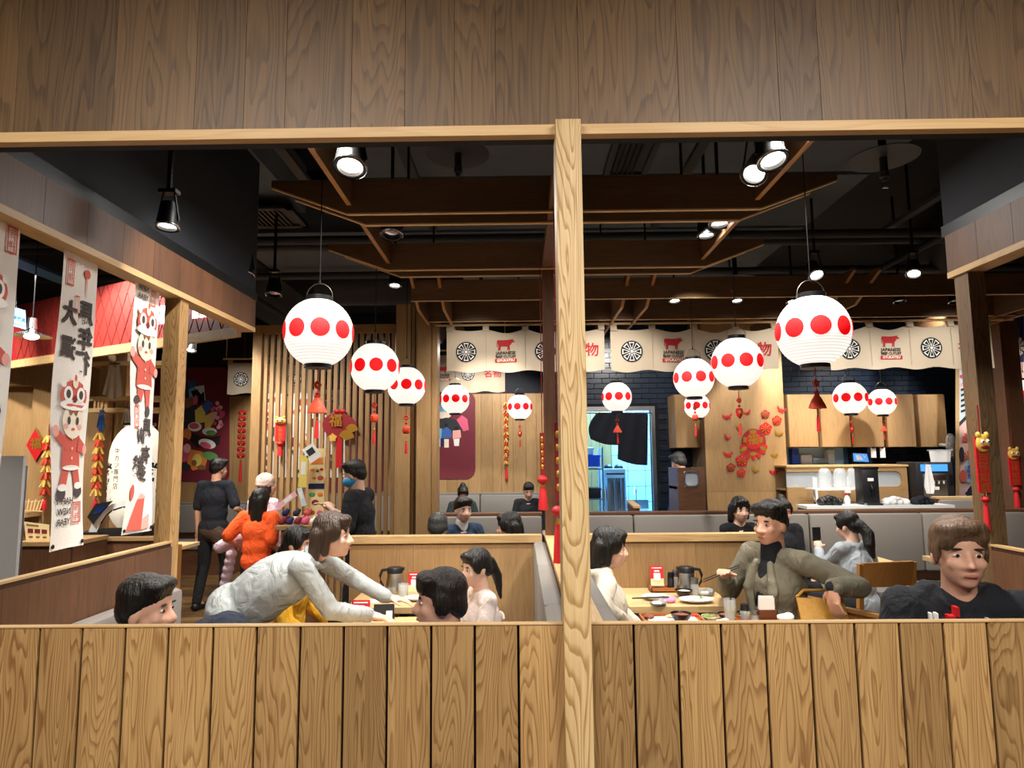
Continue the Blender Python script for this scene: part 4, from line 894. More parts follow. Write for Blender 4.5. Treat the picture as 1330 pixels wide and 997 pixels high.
def stamp(t, g, u, v, su, sv, m='print_salmon', txt=None):
    flat('seal_border', [[(u-su, v-sv), (u+su, v-sv), (u+su, v-sv*.86), (u-su, v-sv*.86)], [(u-su, v+sv*.86), (u+su, v+sv*.86), (u+su, v+sv), (u-su, v+sv)], [(u-su, v-sv), (u-su*.75, v-sv), (u-su*.75, v+sv), (u-su, v+sv)], [(u+su*.75, v-sv), (u+su, v-sv), (u+su, v+sv), (u+su*.75, v+sv)]], m, t, g, 1)
    if txt:
        for i, ch in enumerate(txt): ob('seal_glyph', textmesh(ch, 1, lambda a, b: g(u-a*su*1.3, v-sv*.86+sv*1.72*(i+.5)/len(txt)-b*sv*1.5/len(txt), .0016)), m, t)
def brush(t, g, ch, u, v, su, sv, m='print_ink'):
    ob('brush_character', textmesh(ch, 1, lambda a, b: g(u-a*su, v-b*sv, .0016), bold=.035), m, t)
def lionkid(t, g, u, v, s, asp, run=False):
    """simple painted child in a red suit with a lion dance hat; s = height of the figure in banner units"""
    k = s; q = lambda pts: [(u+x*k*.72/asp, v+y*k) for x, y in pts]
    C = circ
    leg = [([(-.14, .72), (-.02, .72), (-.08, .90), (-.22, .90)], 'print_salmon'), ([(.02, .72), (.15, .72), (.22, .88), (.10, .90)], 'print_salmon'), (C(-.17, .95, .09, .05, 12), 'print_ink'), (C(.18, .94, .08, .05, 12), 'print_ink'), (C(-.15, .90, .09, .03, 10), 'print_white'), (C(.17, .89, .08, .03, 10), 'print_white')]
    if run: leg = [([(-.14, .72), (.02, .72), (-.06, .88), (-.16, .84)], 'print_salmon'), ([(.0, .72), (.15, .72), (.14, .92), (.05, .92)], 'print_salmon'), (C(-.16, .86, .06, .04, 12), 'print_ink'), (C(.10, .96, .06, .05, 12), 'print_ink')]
    for i, (p, m) in enumerate(leg+[([(-.14, .47), (.14, .47), (.18, .74), (-.18, .74)], 'print_salmon'), ([(-.13, .48), (-.10, .60), (-.27, .50), (-.22, .42)], 'print_salmon'), ([(.13, .48), (.10, .60), (.24, .62), (.25, .54)], 'print_salmon'), (C(-.26, .44, .05, .05, 12), 'print_pink'), (C(.26, .59, .045, .045, 12), 'print_pink'), (C(0, .74, .17, .022, 12), 'print_white'), (C(0, .50, .012, .012, 8), 'print_cream'), (C(0, .58, .012, .012, 8), 'print_cream'), (C(0, .66, .012, .012, 8), 'print_cream'),
                      (C(0, .36, .17, .14, 18), 'print_cream'), (C(-.12, .40, .04, .025, 8), 'print_pink'), (C(.12, .40, .04, .025, 8), 'print_pink'), (C(-.07, .35, .025, .035, 10), 'print_ink'), (C(.07, .35, .025, .035, 10), 'print_ink'), (C(0, .42, .03, .012, 8), 'print_salmon'), ([(-.09, .24), (.09, .24), (.05, .31), (0, .27), (-.05, .31)], 'print_brown'),
                      (C(0, .14, .21, .13, 20), 'print_salmon'), (C(-.17, .05, .04, .03, 12), 'print_white'), (C(.17, .05, .04, .03, 12), 'print_white'), (C(0, .22, .22, .045, 16), 'print_white'), (C(-.10, .13, .07, .065, 14), 'print_white'), (C(.10, .13, .07, .065, 14), 'print_white'), (C(-.10, .13, .035, .038, 12), 'print_ink'), (C(.10, .13, .035, .038, 12), 'print_ink'), (C(0, .17, .035, .03, 10), 'print_maroon'), (C(0, .03, .045, .05, 10), 'print_cream'), (C(0, -.01, .02, .03, 8), 'print_salmon')]):
        flat('painted_figure', [q(p)], m, t, g, 1+i*.22)
def d2(t, g, r):
    stamp(t, g, .2, .085, .1, .045, txt='吉祥'); flat('painted_lantern', [circ(.68, .07, .09, .016, 12)], 'print_salmon', t, g); flat('painted_tassel', [[(.66, .085), (.70, .085), (.69, .15), (.67, .15)]], 'print_pink', t, g)
    for ch, u, v in (('馬', .72, .21), ('年', .74, .30), ('行', .70, .385), ('大', .28, .225), ('運', .30, .345)): brush(t, g, ch, u, v, .40, .085)
    stamp(t, g, .44, .185, .06, .03); lionkid(t, g, .5, .44, .40, r)
    for i, wd_ in enumerate(('HAPPY', 'NEW', 'YEAR')): ob('brush_lettering', textmesh(wd_, 1, lambda a, b: g(.36-a*.20, .845+.034*i-b*.03, .0016), bold=.02), 'print_ink', t)
    stamp(t, g, .78, .885, .13, .035, txt='馬年')
def d3(t, g, r):
    for i, wd_ in enumerate(('NEW', 'YEAR')): ob('brush_lettering', textmesh(wd_, 1, lambda a, b: g(.30-a*.18, .03+.035*i-b*.03, .0016), bold=.02), 'print_ink', t)
    stamp(t, g, .72, .055, .1, .032, txt='馬年'); lionkid(t, g, .5, .10, .44, r, True); stamp(t, g, .22, .545, .09, .045, txt='吉祥')
    for ch, u, v in (('馬', .70, .59), ('有', .68, .70), ('出', .42, .63), ('錢', .32, .74), ('多', .55, .77)): brush(t, g, ch, u, v, .42, .075)
    flat('painted_seal', [circ(.2, .84, .1, .03, 14)], 'print_salmon', t, g)
    for p, m in (([(.45, .87), (.72, .86), (.62, .99), (.12, .985)], 'print_salmon'), ([(.45, .87), (.58, .845), (.74, .86), (.66, .885)], 'print_pink'), ([(.62, .95), (.86, .93), (.86, .985), (.62, .99)], 'print_pink')): flat('painted_firecracker', [p], m, t, g, 1.5)
def d1(t, g, r):
    stamp(t, g, .8, .06, .12, .04, txt='吉祥'); lionkid(t, g, .35, .16, .42, r); brush(t, g, '馬', .5, .70, .5, .09)
    flat('painted_gold', [[(.55, .86), (1.0, .82), (1.0, .97), (.55, .98)]], 'print_cream', t, g); flat('painted_bag', [circ(.8, .86, .2, .04, 14)], 'print_salmon', t, g, 2)
banner([(-52, 290), (10, 305), (11, 728), (-50, 752)], 'white paper banner with gold bag and lion-hat figure, beside the white board', 1.2, d1)
banner([(75, 333), (120, 352), (113, 700), (65, 716)], 'white paper banner with HAPPY NEW YEAR and a lion-hat child', 2.1, d2)
banner([(165, 370), (200, 386), (199, 683), (170, 693)], 'white paper banner with running lion-hat child and red firecracker', 3.6, d3)
# ================================================================== entrance corner on the left
t = thing('standing_board', 'plain white standing board behind the paper banner', 'board', WX(20, 745, -2.35)*1.0)
t.location = (W(20, 740, 3.4).x, 3.4, 0); xx0, xx1 = W(-60, 700, 3.4).x, W(25, 700, 3.4).x; zt = W(20, 592, 3.4).z
ob('board_panel', B().box(xx0, xx1, 3.39, 3.41, .25, zt), 'white_plastic', t, world=True); ob('foot', B().box(xx0, xx1, 3.25, 3.55, 0, .03), 'steel', t, world=True)
ob('upright', B().box(xx1-.03, xx1-.005, 3.41, 3.43, .02, zt-.05), 'steel', t, world=True); ob('upright', B().box(xx0+.01, xx0+.035, 3.41, 3.43, .02, zt-.05), 'steel', t, world=True)
t = thing('fortune_sign', 'red diamond paper with a gold fortune character on the oak wall', 'sign', W(46.5, 577, 5.44)); L = V(t.location); f = lambda u, v, w: W(u, v, 5.44-w)-L
ob('red_paper', B().prism([(34, 578), (47, 554), (59, 577), (46, 599)], .004, f), 'festive_red', t); ob('gold_character', textmesh('福', 15, lambda u, v: f(46.5+u, 577-v, .007), bold=.4), 'gold', t)
b = ob('paper_edge', B().prism([(45.5, 557), (47, 554), (59, 577), (57, 577)], .005, f), 'gold', t)
def cabinet_box(name, label, px0, px1, py0, D, dep, mat, cat='counter'):
    a, c = W(px0, py0, D), W(px1, py0, D); t = thing(name, label, cat, ((a.x+c.x)/2, D, 0))
    ob('body', B().box(a.x, c.x, D, D+dep, 0, a.z-.03), mat, t, world=True); ob('countertop', B().box(a.x-.01, c.x+.01, D-.02, D+dep, a.z-.03, a.z, bev=.003), 'oak_fine_X', t, world=True)
    n = max(1, round((c.x-a.x)/.45)); st = (c.x-a.x)/n
    for i in range(n): ob('front_panel', B().box(a.x+st*i+.004, a.x+st*(i+1)-.004, D-.012, D, .08, a.z-.05), mat, t, world=True)
    return t, a, c
cabinet_box('reception_counter', 'oak reception counter with flyers behind the paper banners', 26, 95, 703, 4.35, .36, 'walnut_Z')
cabinet_box('reception_counter', 'lower walnut counter under the curved ticket machine', 104, 208, 697, 4.75, .22, 'walnut_Z')
c0 = W(47, 704, 4.4); t = thing('menu_stand', 'cream menu leaflet standing on the oak reception counter', 'menu', c0); L = V(c0); f = lambda u, v, w: W(u, v, 4.4-w)-L
ob('leaflet', B().prism([(31, 677), (64, 681), (64, 704), (34, 704)], .01, lambda u, v, w: f(u, v, -w)), 'cream_card', t)
flat('printed_heading', [[(34, 680), (50, 682), (50, 684), (34, 682)]], 'print_brown', t, f)
for i in range(3): flat('printed_picture', [[(36+9*i, 686+.6*i), (43+9*i, 686.5+.6*i), (43+9*i, 692+.6*i), (36+9*i, 691.5+.6*i)]], 'print_maroon', t, f); flat('printed_dish', [circ(40+9*i, 697+.3*i, 3, 1.4, 10)], 'print_brown', t, f)
t = thing('wire_basket', 'small wire brochure basket on the reception counter', 'basket', W(42, 660, 5.44)); L = V(t.location)
b = B()
for i in range(6): b.tube(W(31+4*i, 663, 5.3)-L, W(33+4.5*i, 650-2*(i % 2), 5.36)-L, .004, n=5)
b.tube(W(30, 663, 5.3)-L, W(55, 664, 5.3)-L, .005, n=5).tube(W(32, 652, 5.36)-L, W(57, 650, 5.36)-L, .005, n=5); b.box(-.1, .06, -.16, .02, -.06, -.02); ob('wire_frame', b, 'trim_X', t)
# big oblong lantern with brush writing
c0 = W(178, 620, 5.2); t = thing('oblong_lantern', 'tall oblong cream lantern with black brush writing behind the paper banner', 'lantern', c0); L = V(c0)
hh = .40; rr = .20; prof = [(0, -hh), (.10, -hh)]
for i in range(25):
    z = -hh+2*hh*i/24; r = rr*(1-abs(z/hh)**4*.55); prof.append((r*(1-(.006 if i % 2 else 0)), z))
prof += [(.10, hh), (0, hh)]
sh = ob('paper_shade', B().lathe(prof, n=36), 'big_lantern', t, True); ob('rim', B().lathe([(.115, -hh-.03), (.115, -hh), (.09, -hh)], n=24).lathe([(.115, hh+.02), (.115, hh), (.09, hh)], n=24), 'black_metal', t, True)
def lf(a0, sx, sz, z0): return lambda u, v: V(((rr*1.005)*math.sin(a0+u*sx/rr), -(rr*1.005)*math.cos(a0+u*sx/rr), z0+v*sz))
for i, ch in enumerate('牛カツ専門店'): ob('small_character', textmesh(ch, .05, lf(-.25, 1, 1, .20-.052*i)), 'print_black', t)
for i, ch in enumerate('京都'): ob('small_character', textmesh(ch, .05, lf(-.92, 1, 1, .18-.075*i)), 'print_black', t)
for i, ch in enumerate('勝牛'): ob('brush_character', textmesh(ch, .17, lf(-.85, 1, 1, 0.02-.17*i), bold=.004), 'print_black', t); ob('brush_character', textmesh(ch, .17, lf(.9, 1, 1, .02-.17*i), bold=.004), 'print_black', t)
ob('stand', B().tube((0, 0, -hh-.03), (0, 0, -L.z+.02), .03, n=10).box(-.15, .15, -.15, .15, -L.z, -L.z+.03), 'black_metal', t)
# curved white ticket machine
c0 = W(140, 690, 4.86); t = thing('ticket_machine', 'curved white and black machine with a small dark screen on the walnut counter', 'machine', (c0.x, 4.86, W(140, 697, 4.75).z)); L = V(t.location); f = lambda u, v, w: W(u, v, 4.86-w)-L
ctr = [(118, 699), (121, 690), (126, 677), (134, 666), (145, 658), (158, 654), (175, 653), (196, 653)]
b = B(); out = [(x-5, y-2.5) for x, y in ctr[:4]]+[(x, y-3.5) for x, y in ctr[4:]]; inn = [(x+4.5, y+1.5) for x, y in ctr[:4]]+[(x+1, y+3.5) for x, y in ctr[4:]]
for w0, w1, m, nme in ((-.07, .07, 'white_plastic', 'arched_body'),):
    for i in range(len(ctr)-1): b.prism([out[i], out[i+1], inn[i+1], inn[i]], .14, lambda u, v, w: f(u, v, w-.07))
    ob(nme, b, m, t)
b = B()
for i in range(2, len(ctr)-1): b.prism([inn[i], inn[i+1], (inn[i+1][0], inn[i+1][1]+2), (inn[i][0]+1, inn[i][1]+2)], .15, lambda u, v, w: f(u, v, w-.075))
ob('black_lining', b, 'dark_plastic', t)
ob('screen_housing', B().prism([(113, 671), (124, 654), (147, 650), (134, 664), (121, 681)], .12, lambda u, v, w: f(u, v, w-.02)), 'dark_plastic', t)
ob('screen', B().prism([(119, 668), (127, 658), (139, 656), (130, 666)], .002, lambda u, v, w: f(u, v, w+.101)), 'screen_dark', t)
ob('tray', B().prism([(128, 686), (207, 683), (207, 688), (128, 692)], .2, lambda u, v, w: f(u, v, w-.1)), 'dark_plastic', t); ob('foot', B().box(-.16, .3, -.1, .1, 0, .03), 'dark_plastic', t)
# open wooden shelf with clothes behind the banners
t = thing('open_shelf', 'open oak shelf with hanging rail behind the paper banners', 'shelf', (W(150, 690, 5.5).x, 5.5, 0))
for px0, px1 in ((126, 136), (149, 161), (206, 212)):
    a, c = W(px0, 600, 5.45).x, W(px1, 600, 5.45).x; ob('upright', B().box(a, c, 5.42, 5.52, 0, 2.5), 'oak_fine_Z', t, world=True)
for py in (515, 530, 470):
    z = W(160, py, 5.45).z; ob('shelf_board', B().box(W(118, py, 5.45).x, W(214, py, 5.45).x, 5.40, 5.60, z-.035, z), 'trim_X', t, world=True)
for i in range(4): xx = W(122+5*i, 520, 5.4).x; ob('ladder_bar', B().box(xx-.008, xx+.008, 5.41, 5.43, W(160, 530, 5.45).z, W(160, 515, 5.45).z-.03), 'trim_Z', t, world=True)
for px, py, w, m, lab in ((149, 474, 22, 'linen', 'cream garment hanging from the open shelf'), (165, 531, 10, 'linen_back', 'small beige cloth hanging under the open shelf'), (132, 535, 9, 'print_blue', 'blue patterned cloth hanging under the open shelf')):
    D = 5.383; p = W(px, py, D); t = thing('hanging_cloth', lab, 'cloth', p); ww = w*D/F
    ob('fabric', B().grid(10, 10, lambda u, v: V(((u-.5)*ww*(.5+.8*v), .008*math.sin(u*16)*v, -v*(.26 if w > 20 else .14)+.02*math.cos(u*6)))), m, t, True); ob('hanger', B().tube((-ww*.3, .0, .012), (ww*.3, 0, .012), .006, n=6).tube((0, 0, .012), (0, .02, .06), .003, n=6), 'wire', t)
# blue hanging sign, pendant lamp and blue beam outside
t = thing('exit_sign', 'light blue hanging sign with dark blue characters', 'sign', W(22, 413, 4.6)); L = V(t.location); f = lambda u, v, w: W(u, v, 4.6-w)-L
ob('sign_panel', B().prism([(10, 396), (33, 403), (34, 428), (10, 421)], .02, lambda u, v, w: f(u, v, -w)), 'exit_sign', t)
ob('sign_characters', textmesh('避難器具', 5.6, lambda u, v: f(22+u, 413.5-v+u*.3, .003), bold=.15), 'print_blue', t); ob('sign_lettering', textmesh('Fire Escape Equipment', 2.2, lambda u, v: f(22+u, 420.5-v+u*.3, .003)), 'print_blue', t)
ob('hanger', B().tube(f(21, 400, 0), f(20, 355, 0), .004, n=6), 'chrome', t)
t = thing('pendant_lamp', 'small bright pendant lamp with a flat shade near the blue sign', 'lamp', W(41, 436, 4.4))
ob('shade', B().lathe([(.02, .06), (.028, .03), (.115, -.0), (.12, -.004), (.03, .024)], n=24), 'chrome', t, True); ob('bulb', B().ball((0, 0, -.005), (.045, .045, .02), 12, 8), 'lamp_lens', t, True); ob('cap', B().tube((0, 0, .05), (0, 0, .12), .03, .025, 12), 'steel', t, True); ob('cord', B().tube((0, 0, .12), (0, 0, .9), .004, n=6), 'black_metal', t)
o = ob('steel_beam', B().path([W(-20, 322, 4.0), W(74, 360, 5.2), W(150, 392, 6.6)], .045, 4), 'steel_blue'); tag(o, 'blue painted steel beam under the dark foyer ceiling', 'beam')
# chairs near the far aisle, trousers of decor handled elsewhere
# ================================================================== kitchen side
yc = 8.1
def upper(px0, px1, py0, py1, D, n, lab, dep=.38):
    a, c = W(px0, py0, D), W(px1, py1, D); t = thing('upper_cabinet', lab, 'cabinet', ((a.x+c.x)/2, D, c.z))
    ob('carcass', B().box(a.x, c.x, D+.02, D+dep, c.z, a.z), 'oak_fine_Z', t, world=True); st = (c.x-a.x)/n
    for i in range(n): ob('door', B().box(a.x+st*i+.003, a.x+st*(i+1)-.003, D, D+.02, c.z+.003, a.z-.003), 'oak_fine_Z', t, world=True)
    return t
for i, (a, c) in enumerate(((1022, 1064), (1064, 1106), (1106, 1149), (1149, 1191), (1191, 1232))):
    upper(a+.2, c-.2, 512, 580, yc, 1, ['oak upper cabinet touching the flower panel', 'oak upper cabinet second from the flower panel', 'oak upper cabinet in the middle of the row', 'oak upper cabinet second from the fan', 'oak upper cabinet at the end of the row by the fan'][i])
upper(876, 912, 512, 581, 8.12, 1, 'single oak upper cabinet beside the kitchen doorway')
# wood clad pier with the paper flowers
a, c = W(917, 600, 7.9).x, W(1022, 600, 7.9).x
wp = struct('wall_pier', B().box(a, c, 7.92, YK, 0, 3.4), 'dark_post_oak')
for z0, z1 in ((0, W(970, 638, 7.9).z), (W(970, 638, 7.9).z, 3.4)): ob('panel', B().box(a, c, 7.9, 7.92, z0+.001, z1-.001), 'oak_fine_Z', wp)
fw = lambda u, v, w: W(u, v, 7.897-w)
def deco(name, label, parts, cat, grp=None):
    cxx = sum(p[0] for p in parts[0][0])/len(parts[0][0]); cyy = sum(p[1] for p in parts[0][0])/len(parts[0][0])
    t = thing(name, label, cat, fw(cxx, cyy, 0), 0, grp); L = V(t.location)
    for i, (poly, m, nm) in enumerate(parts): ob(nm, B().prism(poly, .004, lambda u, v, w: fw(u, v, w+i*.0045)-L), m, t)
    return t
PF = lambda x, y, r, lab, dark=False: deco('paper_flower', lab, [(flower(x, y, r, 5, .25, 5), 'festive_dark_red' if dark else 'festive_red', 'petals')]+[([(x, y), (x+r*.62*math.cos(a_-.12), y+r*.62*math.sin(a_-.12)), (x+r*.62*math.cos(a_+.12), y+r*.62*math.sin(a_+.12))], 'gold', 'stamen') for a_ in [2*PI*k/8 for k in range(8)]], 'paper flower', 'red paper flowers')
PF(994, 538, 6.8, 'small gold-centred dark red paper flower topmost on the oak pier', True); PF(1009, 546, 7.6, 'red paper flower under the red butterfly at the pier edge'); PF(994.5, 556.5, 9.6, 'large red paper flower touching the fortune roundel from above'); PF(964, 598, 9.8, 'large red paper flower below the fortune roundel'); PF(949.5, 607, 6.8, 'small red paper flower with broad gold centre low on the pier', True); PF(963, 614, 7, 'small red paper flower lowest on the pier')
def butterfly(x, y, s, m, a_, lab):
    q = lambda pts: rotp([(x+u*s, y+v*s) for u, v in pts], a_, (x, y))
    deco('paper_butterfly', lab, [(q([(-.1, .1), (-1, -.5), (-.9, .1), (-.5, .3), (-.6, .7), (-.1, .5)]), m, 'wing'), (q([(.1, .1), (1, -.5), (.9, .1), (.5, .3), (.6, .7), (.1, .5)]), m, 'wing'), (q([(-.1, -.2), (.1, -.2), (.08, .7), (-.08, .7)]), m, 'body')], 'butterfly', 'paper butterflies')
for x, y, s, m, a_, lab in ((945, 540, 6.5, 'festive_red', -.2, 'red paper butterfly high on the pier edge near the small cabinet'), (971, 535, 5, 'festive_red', -.5, 'red paper butterfly beside the heart charm'), (1015, 531, 6.5, 'festive_red', .3, 'red paper butterfly topmost, above the flowers'), (945, 567, 5, 'festive_red', .5, 'red paper butterfly beside the fortune roundel'), (946, 589, 6.5, 'festive_red', 0, 'red paper butterfly above the small gold-centred low flower'), (1006, 612, 6.5, 'festive_red', -.1, 'red paper butterfly lowest, by the counter window'),
    (1011, 562, 6, 'gold', .3, 'gold butterfly below the red flowers'), (1006, 590, 5.5, 'gold', -.1, 'gold butterfly beside the lower rim of the roundel'), (981, 609, 5.5, 'gold', .5, 'gold butterfly below the roundel'), (961, 555, 5, 'gold', .2, 'gold butterfly under the heart charm')): butterfly(x, y, s, m, a_, lab)
t = thing('fortune_roundel', 'round dark red paper-cut with gold fortune character and lotus', 'paper-cut', fw(979, 576, 0)); L = V(t.location); f = lambda u, v, w: fw(u, v, w+.001)-L
ob('disc', B().prism(circ(979, 574, 16, 17.5, 30), .005, f), 'festive_dark_red', t); ob('ring', B().prism(circ(979, 572.5, 10.5, 11, 24), .008, f), 'festive_red', t)
ob('gold_character', textmesh('福', 14, lambda u, v: f(978.5+u, 571.5-v, .010), bold=.3), 'gold', t)
for x, y, s in ((967.5, 571, 2.2), (988.5, 571, 2.2)): ob('gold_tile', B().prism([(x-s, y-s*1.6), (x+s, y-s*1.6), (x+s, y+s*1.6), (x-s, y+s*1.6)], .009, f), 'gold', t)
for x, y, a_ in ((966, 583, -.5), (991, 582, .5), (978.5, 589, 0), (978, 560.5, 0)): ob('gold_leaf', B().prism(rotp(circ(x, y, 5, 2.6, 10), a_, (x, y)), .009, f), 'gold', t)
for k in range(7): ob('lotus_petal', B().prism(rotp(circ(979+14*math.cos(.15+k*.47), 577+16*math.sin(.15+k*.47), 4.2, 2.6, 10), .15+k*.47, (979+14*math.cos(.15+k*.47), 577+16*math.sin(.15+k*.47))), .0065, f), 'festive_red', t)
# counter with rounded pass window
DC = 7.55
a, c, zt = W(1023, 640, DC).x, W(1180, 640, DC).x, W(1100, 606, DC).z; z0, z1 = W(1100, 632, DC).z, W(1100, 612, DC).z; w1 = W(1171, 620, DC).x
t = thing('service_counter', 'oak service counter with a long rounded glass window', 'counter', ((a+c)/2, DC, 0))
b = B(); b.box(a, c, DC, DC+.04, 0, z0).box(a, c, DC, DC+.04, z1, zt).box(w1, c, DC, DC+.04, z0, z1); ob('front_panel', b, 'oak_fine_X', t, world=True)
cr = B()
for zc_, sg_ in ((z0, 1), (z1, -1)): cr.prism([(w1, zc_), (w1-.07, zc_)]+[(w1-.07+.07*math.sin(q*PI/12), zc_+sg_*(.07-.07*math.cos(q*PI/12))) for q in range(1, 6)]+[(w1, zc_+sg_*.07)], .04, lambda u, v, w: V((u, DC+w, v)))
ob('window_corner', cr, 'oak_fine_X', t, world=True); ob('window_glass', B().box(a, w1, DC+.015, DC+.02, z0, z1), 'clear_plastic', t, world=True)
ob('counter_top', B().box(a, c+.02, DC-.01, DC+.5, zt, zt+.02), 'trim_X', t, world=True); ob('inner_shelf', B().box(a, c, DC+.05, DC+.5, z0-.04, z0-.01), 'steel', t, world=True); ob('end_panel', B().box(c-.03, c, DC+.04, DC+.5, 0, zt), 'oak_fine_Y', t, world=True)
zs = z0-.01
for i, px in enumerate((1136, 1143, 1151, 1158)):
    p = V((W(px, 630, 7.75).x, 7.75, zs)); t = thing('pump_bottle', 'clear pump bottle behind the counter window', 'bottle', p, 0, 'pump bottles behind the counter glass')
    ob('bottle', B().lathe([(0, 0), (.03, 0), (.03, .1), (.012, .125), (0, .125)], n=14), 'clear_plastic', t, True); ob('pump', B().tube((0, 0, .12), (0, 0, .16), .008, n=8).box(-.03, .008, -.006, .006, .155, .166), 'white_plastic', t)
for px, w, h, m, lab in ((1033, 16, 18, 'steel', 'steel box behind the left part of the counter glass'), (1052, 12, 17, 'dark_plastic', 'black box behind the counter glass beside the steel box'), (1049 + 15, 6, 16, 'paper', 'white towel bundle behind the counter glass')):
    p = V((W(px, 630, 7.8).x, 7.8, zs)); s = 7.8/F; o = ob('kitchen_box', B().box(-w*s/2, w*s/2, -.08, .08, 0, h*s, bev=.01), m, None, True, loc=p); tag(o, lab, 'box')
# low pass-through showing the bright kitchen above the counter
kx0, kx1, kz0, kz1 = W(1022, 600, 8.45).x, W(1097, 600, 8.45).x, W(1050, 610, 8.45).z, W(1050, 581, 8.45).z
o = struct('window_1', B().box(kx0, kx1, 8.47, 8.49, kz0, kz1), 'kitchen_glow'); ob('window_frame', B().box(kx1, kx1+.03, 8.42, 8.5, kz0, kz1).box(kx0, kx1, 8.42, 8.5, kz0-.03, kz0), 'steel_blue', o)
for px, w, h, m, lab in ((1032, 9, 20, 'plastic_blue', 'blue rack unit in the bright pass window'), (1046, 14, 12, 'white_plastic', 'white appliance in the bright pass window'), (1064, 20, 8, 'kitchen_steel', 'steel tray in the bright pass window'), (1078, 9, 18, 'kitchen_white', 'pale box by the edge of the pass window')):
    s = 8.4/F; p = V((W(px, 608, 8.4).x, 8.4, zt+.02)); o = ob('kitchen_appliance', B().box(-w*s/2, w*s/2, -.06, .06, 0, h*s, bev=.008).box(-w*s*.35, w*s*.35, -.065, .0, h*s*.3, h*s*.7), m, None, True, loc=p); tag(o, lab, 'appliance')
# tablet screen on the wall
t = thing('wall_screen', 'small bright blue screen on an arm under the upper cabinets', 'screen', W(1117, 594, 8.2)); L = V(t.location); f = lambda u, v, w: W(u, v, 8.2-w)-L
ob('housing', B().prism([(1106, 587), (1127, 588), (1130, 601), (1107, 600)], .03, lambda u, v, w: f(u, v, -w)), 'dark_plastic', t); ob('screen', B().prism([(1108, 588.5), (1126, 589.2), (1128.5, 599.5), (1109, 598.8)], .002, f), 'screen_blue', t); ob('arm', B().tube(f(1117, 594, -.03), f(1117, 586, -.3), .012, n=8), 'black_metal', t)
flat('screen_content', [[(1111, 591), (1117, 590), (1121, 597), (1113, 597)], [(1119, 590), (1125, 591), (1124, 595)]], 'print_white', t, f, 3)
for i, px in enumerate((1134, 1146)):
    t = thing('wall_notice', 'small paper note hanging under the upper cabinets beside the screen', 'note', W(px, 581, 8.15), 0, 'paper notes under the cabinets'); ob('paper_sheet', B().box(-.03, .03, -.004, .004, -.12, .0), 'paper', t); ob('clip', B().box(-.012, .012, -.008, .008, -.012, .012), 'black_metal', t)
# white rack with clear water jars
a, c = W(1057, 650, 7.2).x, W(1121, 650, 7.2).x; zr = W(1090, 634, 7.2).z; zt2 = W(1060, 620, 7.2).z
t = thing('jar_rack', 'white metal rack carrying the clear water jars', 'rack', ((a+c)/2, 7.2, 0))
for x_ in (a, a+.09, c-.06, c): ob('leg', B().tube((x_, 7.12 if x_ in (a, c) else 7.38, 0), (x_, 7.12 if x_ in (a, c) else 7.38, zt2), .012, n=8), 'white_plastic', t, world=True)
ob('shelf', B().box(a, c, 7.1, 7.4, zr-.015, zr), 'white_plastic', t, world=True); ob('shelf', B().box(a, c, 7.1, 7.4, zr-.14, zr-.13), 'steel', t, world=True)
for i, px in enumerate((1072, 1092, 1109)):
    p = V((W(px, 633, 7.25).x, 7.25, zr)); t = thing('water_jar', ['clear ribbed water jar above the spray bottle end of the white rack', 'clear ribbed water jar between the other two on the rack', 'clear ribbed water jar on the rack next to the black dispenser'][i], 'jar', p, PI/2, 'clear water jars on the rack'); t.scale = (.88, .88, 1)
    ob('jar_body', B().lathe([(0, 0), (.07, 0), (.075, .02), (.072, .05), (.075, .08), (.072, .11), (.075, .15), (.065, .18), (.05, .195)], n=24), 'clear_plastic', t, True); ob('lid', B().lathe([(0, .21), (.045, .21), (.055, .193), (0, .193)], n=20), 'clear_plastic', t, True); ob('handle', B().path([(.07, -.01, .14), (.11, -.02, .13), (.11, -.02, .07), (.072, -.01, .05)], .008, 6), 'clear_plastic', t, True)
def simple(name, label, cat, px, py, D, build, grp=None, z=None):
    p = W(px, py, D)
    if z is not None: p.z = z
    t = thing(name, label, cat, p, 0, grp); build(t); return t
# side table (white linen) with spray bottle etc. behind the banquette
zc2 = W(1100, 655, 7.0).z
t = thing('side_counter', 'white topped side counter behind the banquette', 'counter', (W(1110, 660, 7.0).x, 7.0, 0)); a, c = W(1040, 655, 7).x, W(1225, 655, 7).x
ob('body', B().box(a, c, 6.85, 7.08, 0, zc2-.03), 'walnut_X', t, world=True); ob('worktop', B().box(a-.01, c+.01, 6.83, 7.09, zc2-.03, zc2), 'white_plastic', t, world=True)
def spray(t):
    ob('bottle', B().lathe([(0, 0), (.028, 0), (.03, .06), (.014, .10), (0, .10)], n=14), 'white_plastic', t, True); ob('trigger_head', B().box(-.02, .035, -.011, .011, .12, .15).tube((0, 0, .1), (0, 0, .125), .013, n=10), 'white_plastic', t); ob('red_collar', B().tube((0, 0, .095), (0, 0, .118), .016, n=12), 'festive_red', t)
simple('spray_bottle', 'white spray bottle with red collar on the side counter', 'bottle', 1101, 657, 6.95, spray, z=zc2)
def lump(t, w=.14, h=.09, m='dark_plastic'):
    b = B()
    for k in range(7): b.ball(((k-3)*w*.3, .02*(k % 2), h*.52*(1-abs(k-3)*.12)), (w*.36, .07, h*.5*(1.1-.08*abs(k-3))), 12, 8)
    ob('folded_fabric', b, m, t, True); ob('strap', B().path([(-w*.6, -.05, h*.5), (-w*.2, -.07, h*.95), (w*.3, -.07, h*.8)], .008, 6), m, t, True)
simple('black_bag', 'soft black bag on the side counter beside the spray bottle', 'bag', 1078, 657, 6.93, lambda t: lump(t, .10, .10), z=zc2)
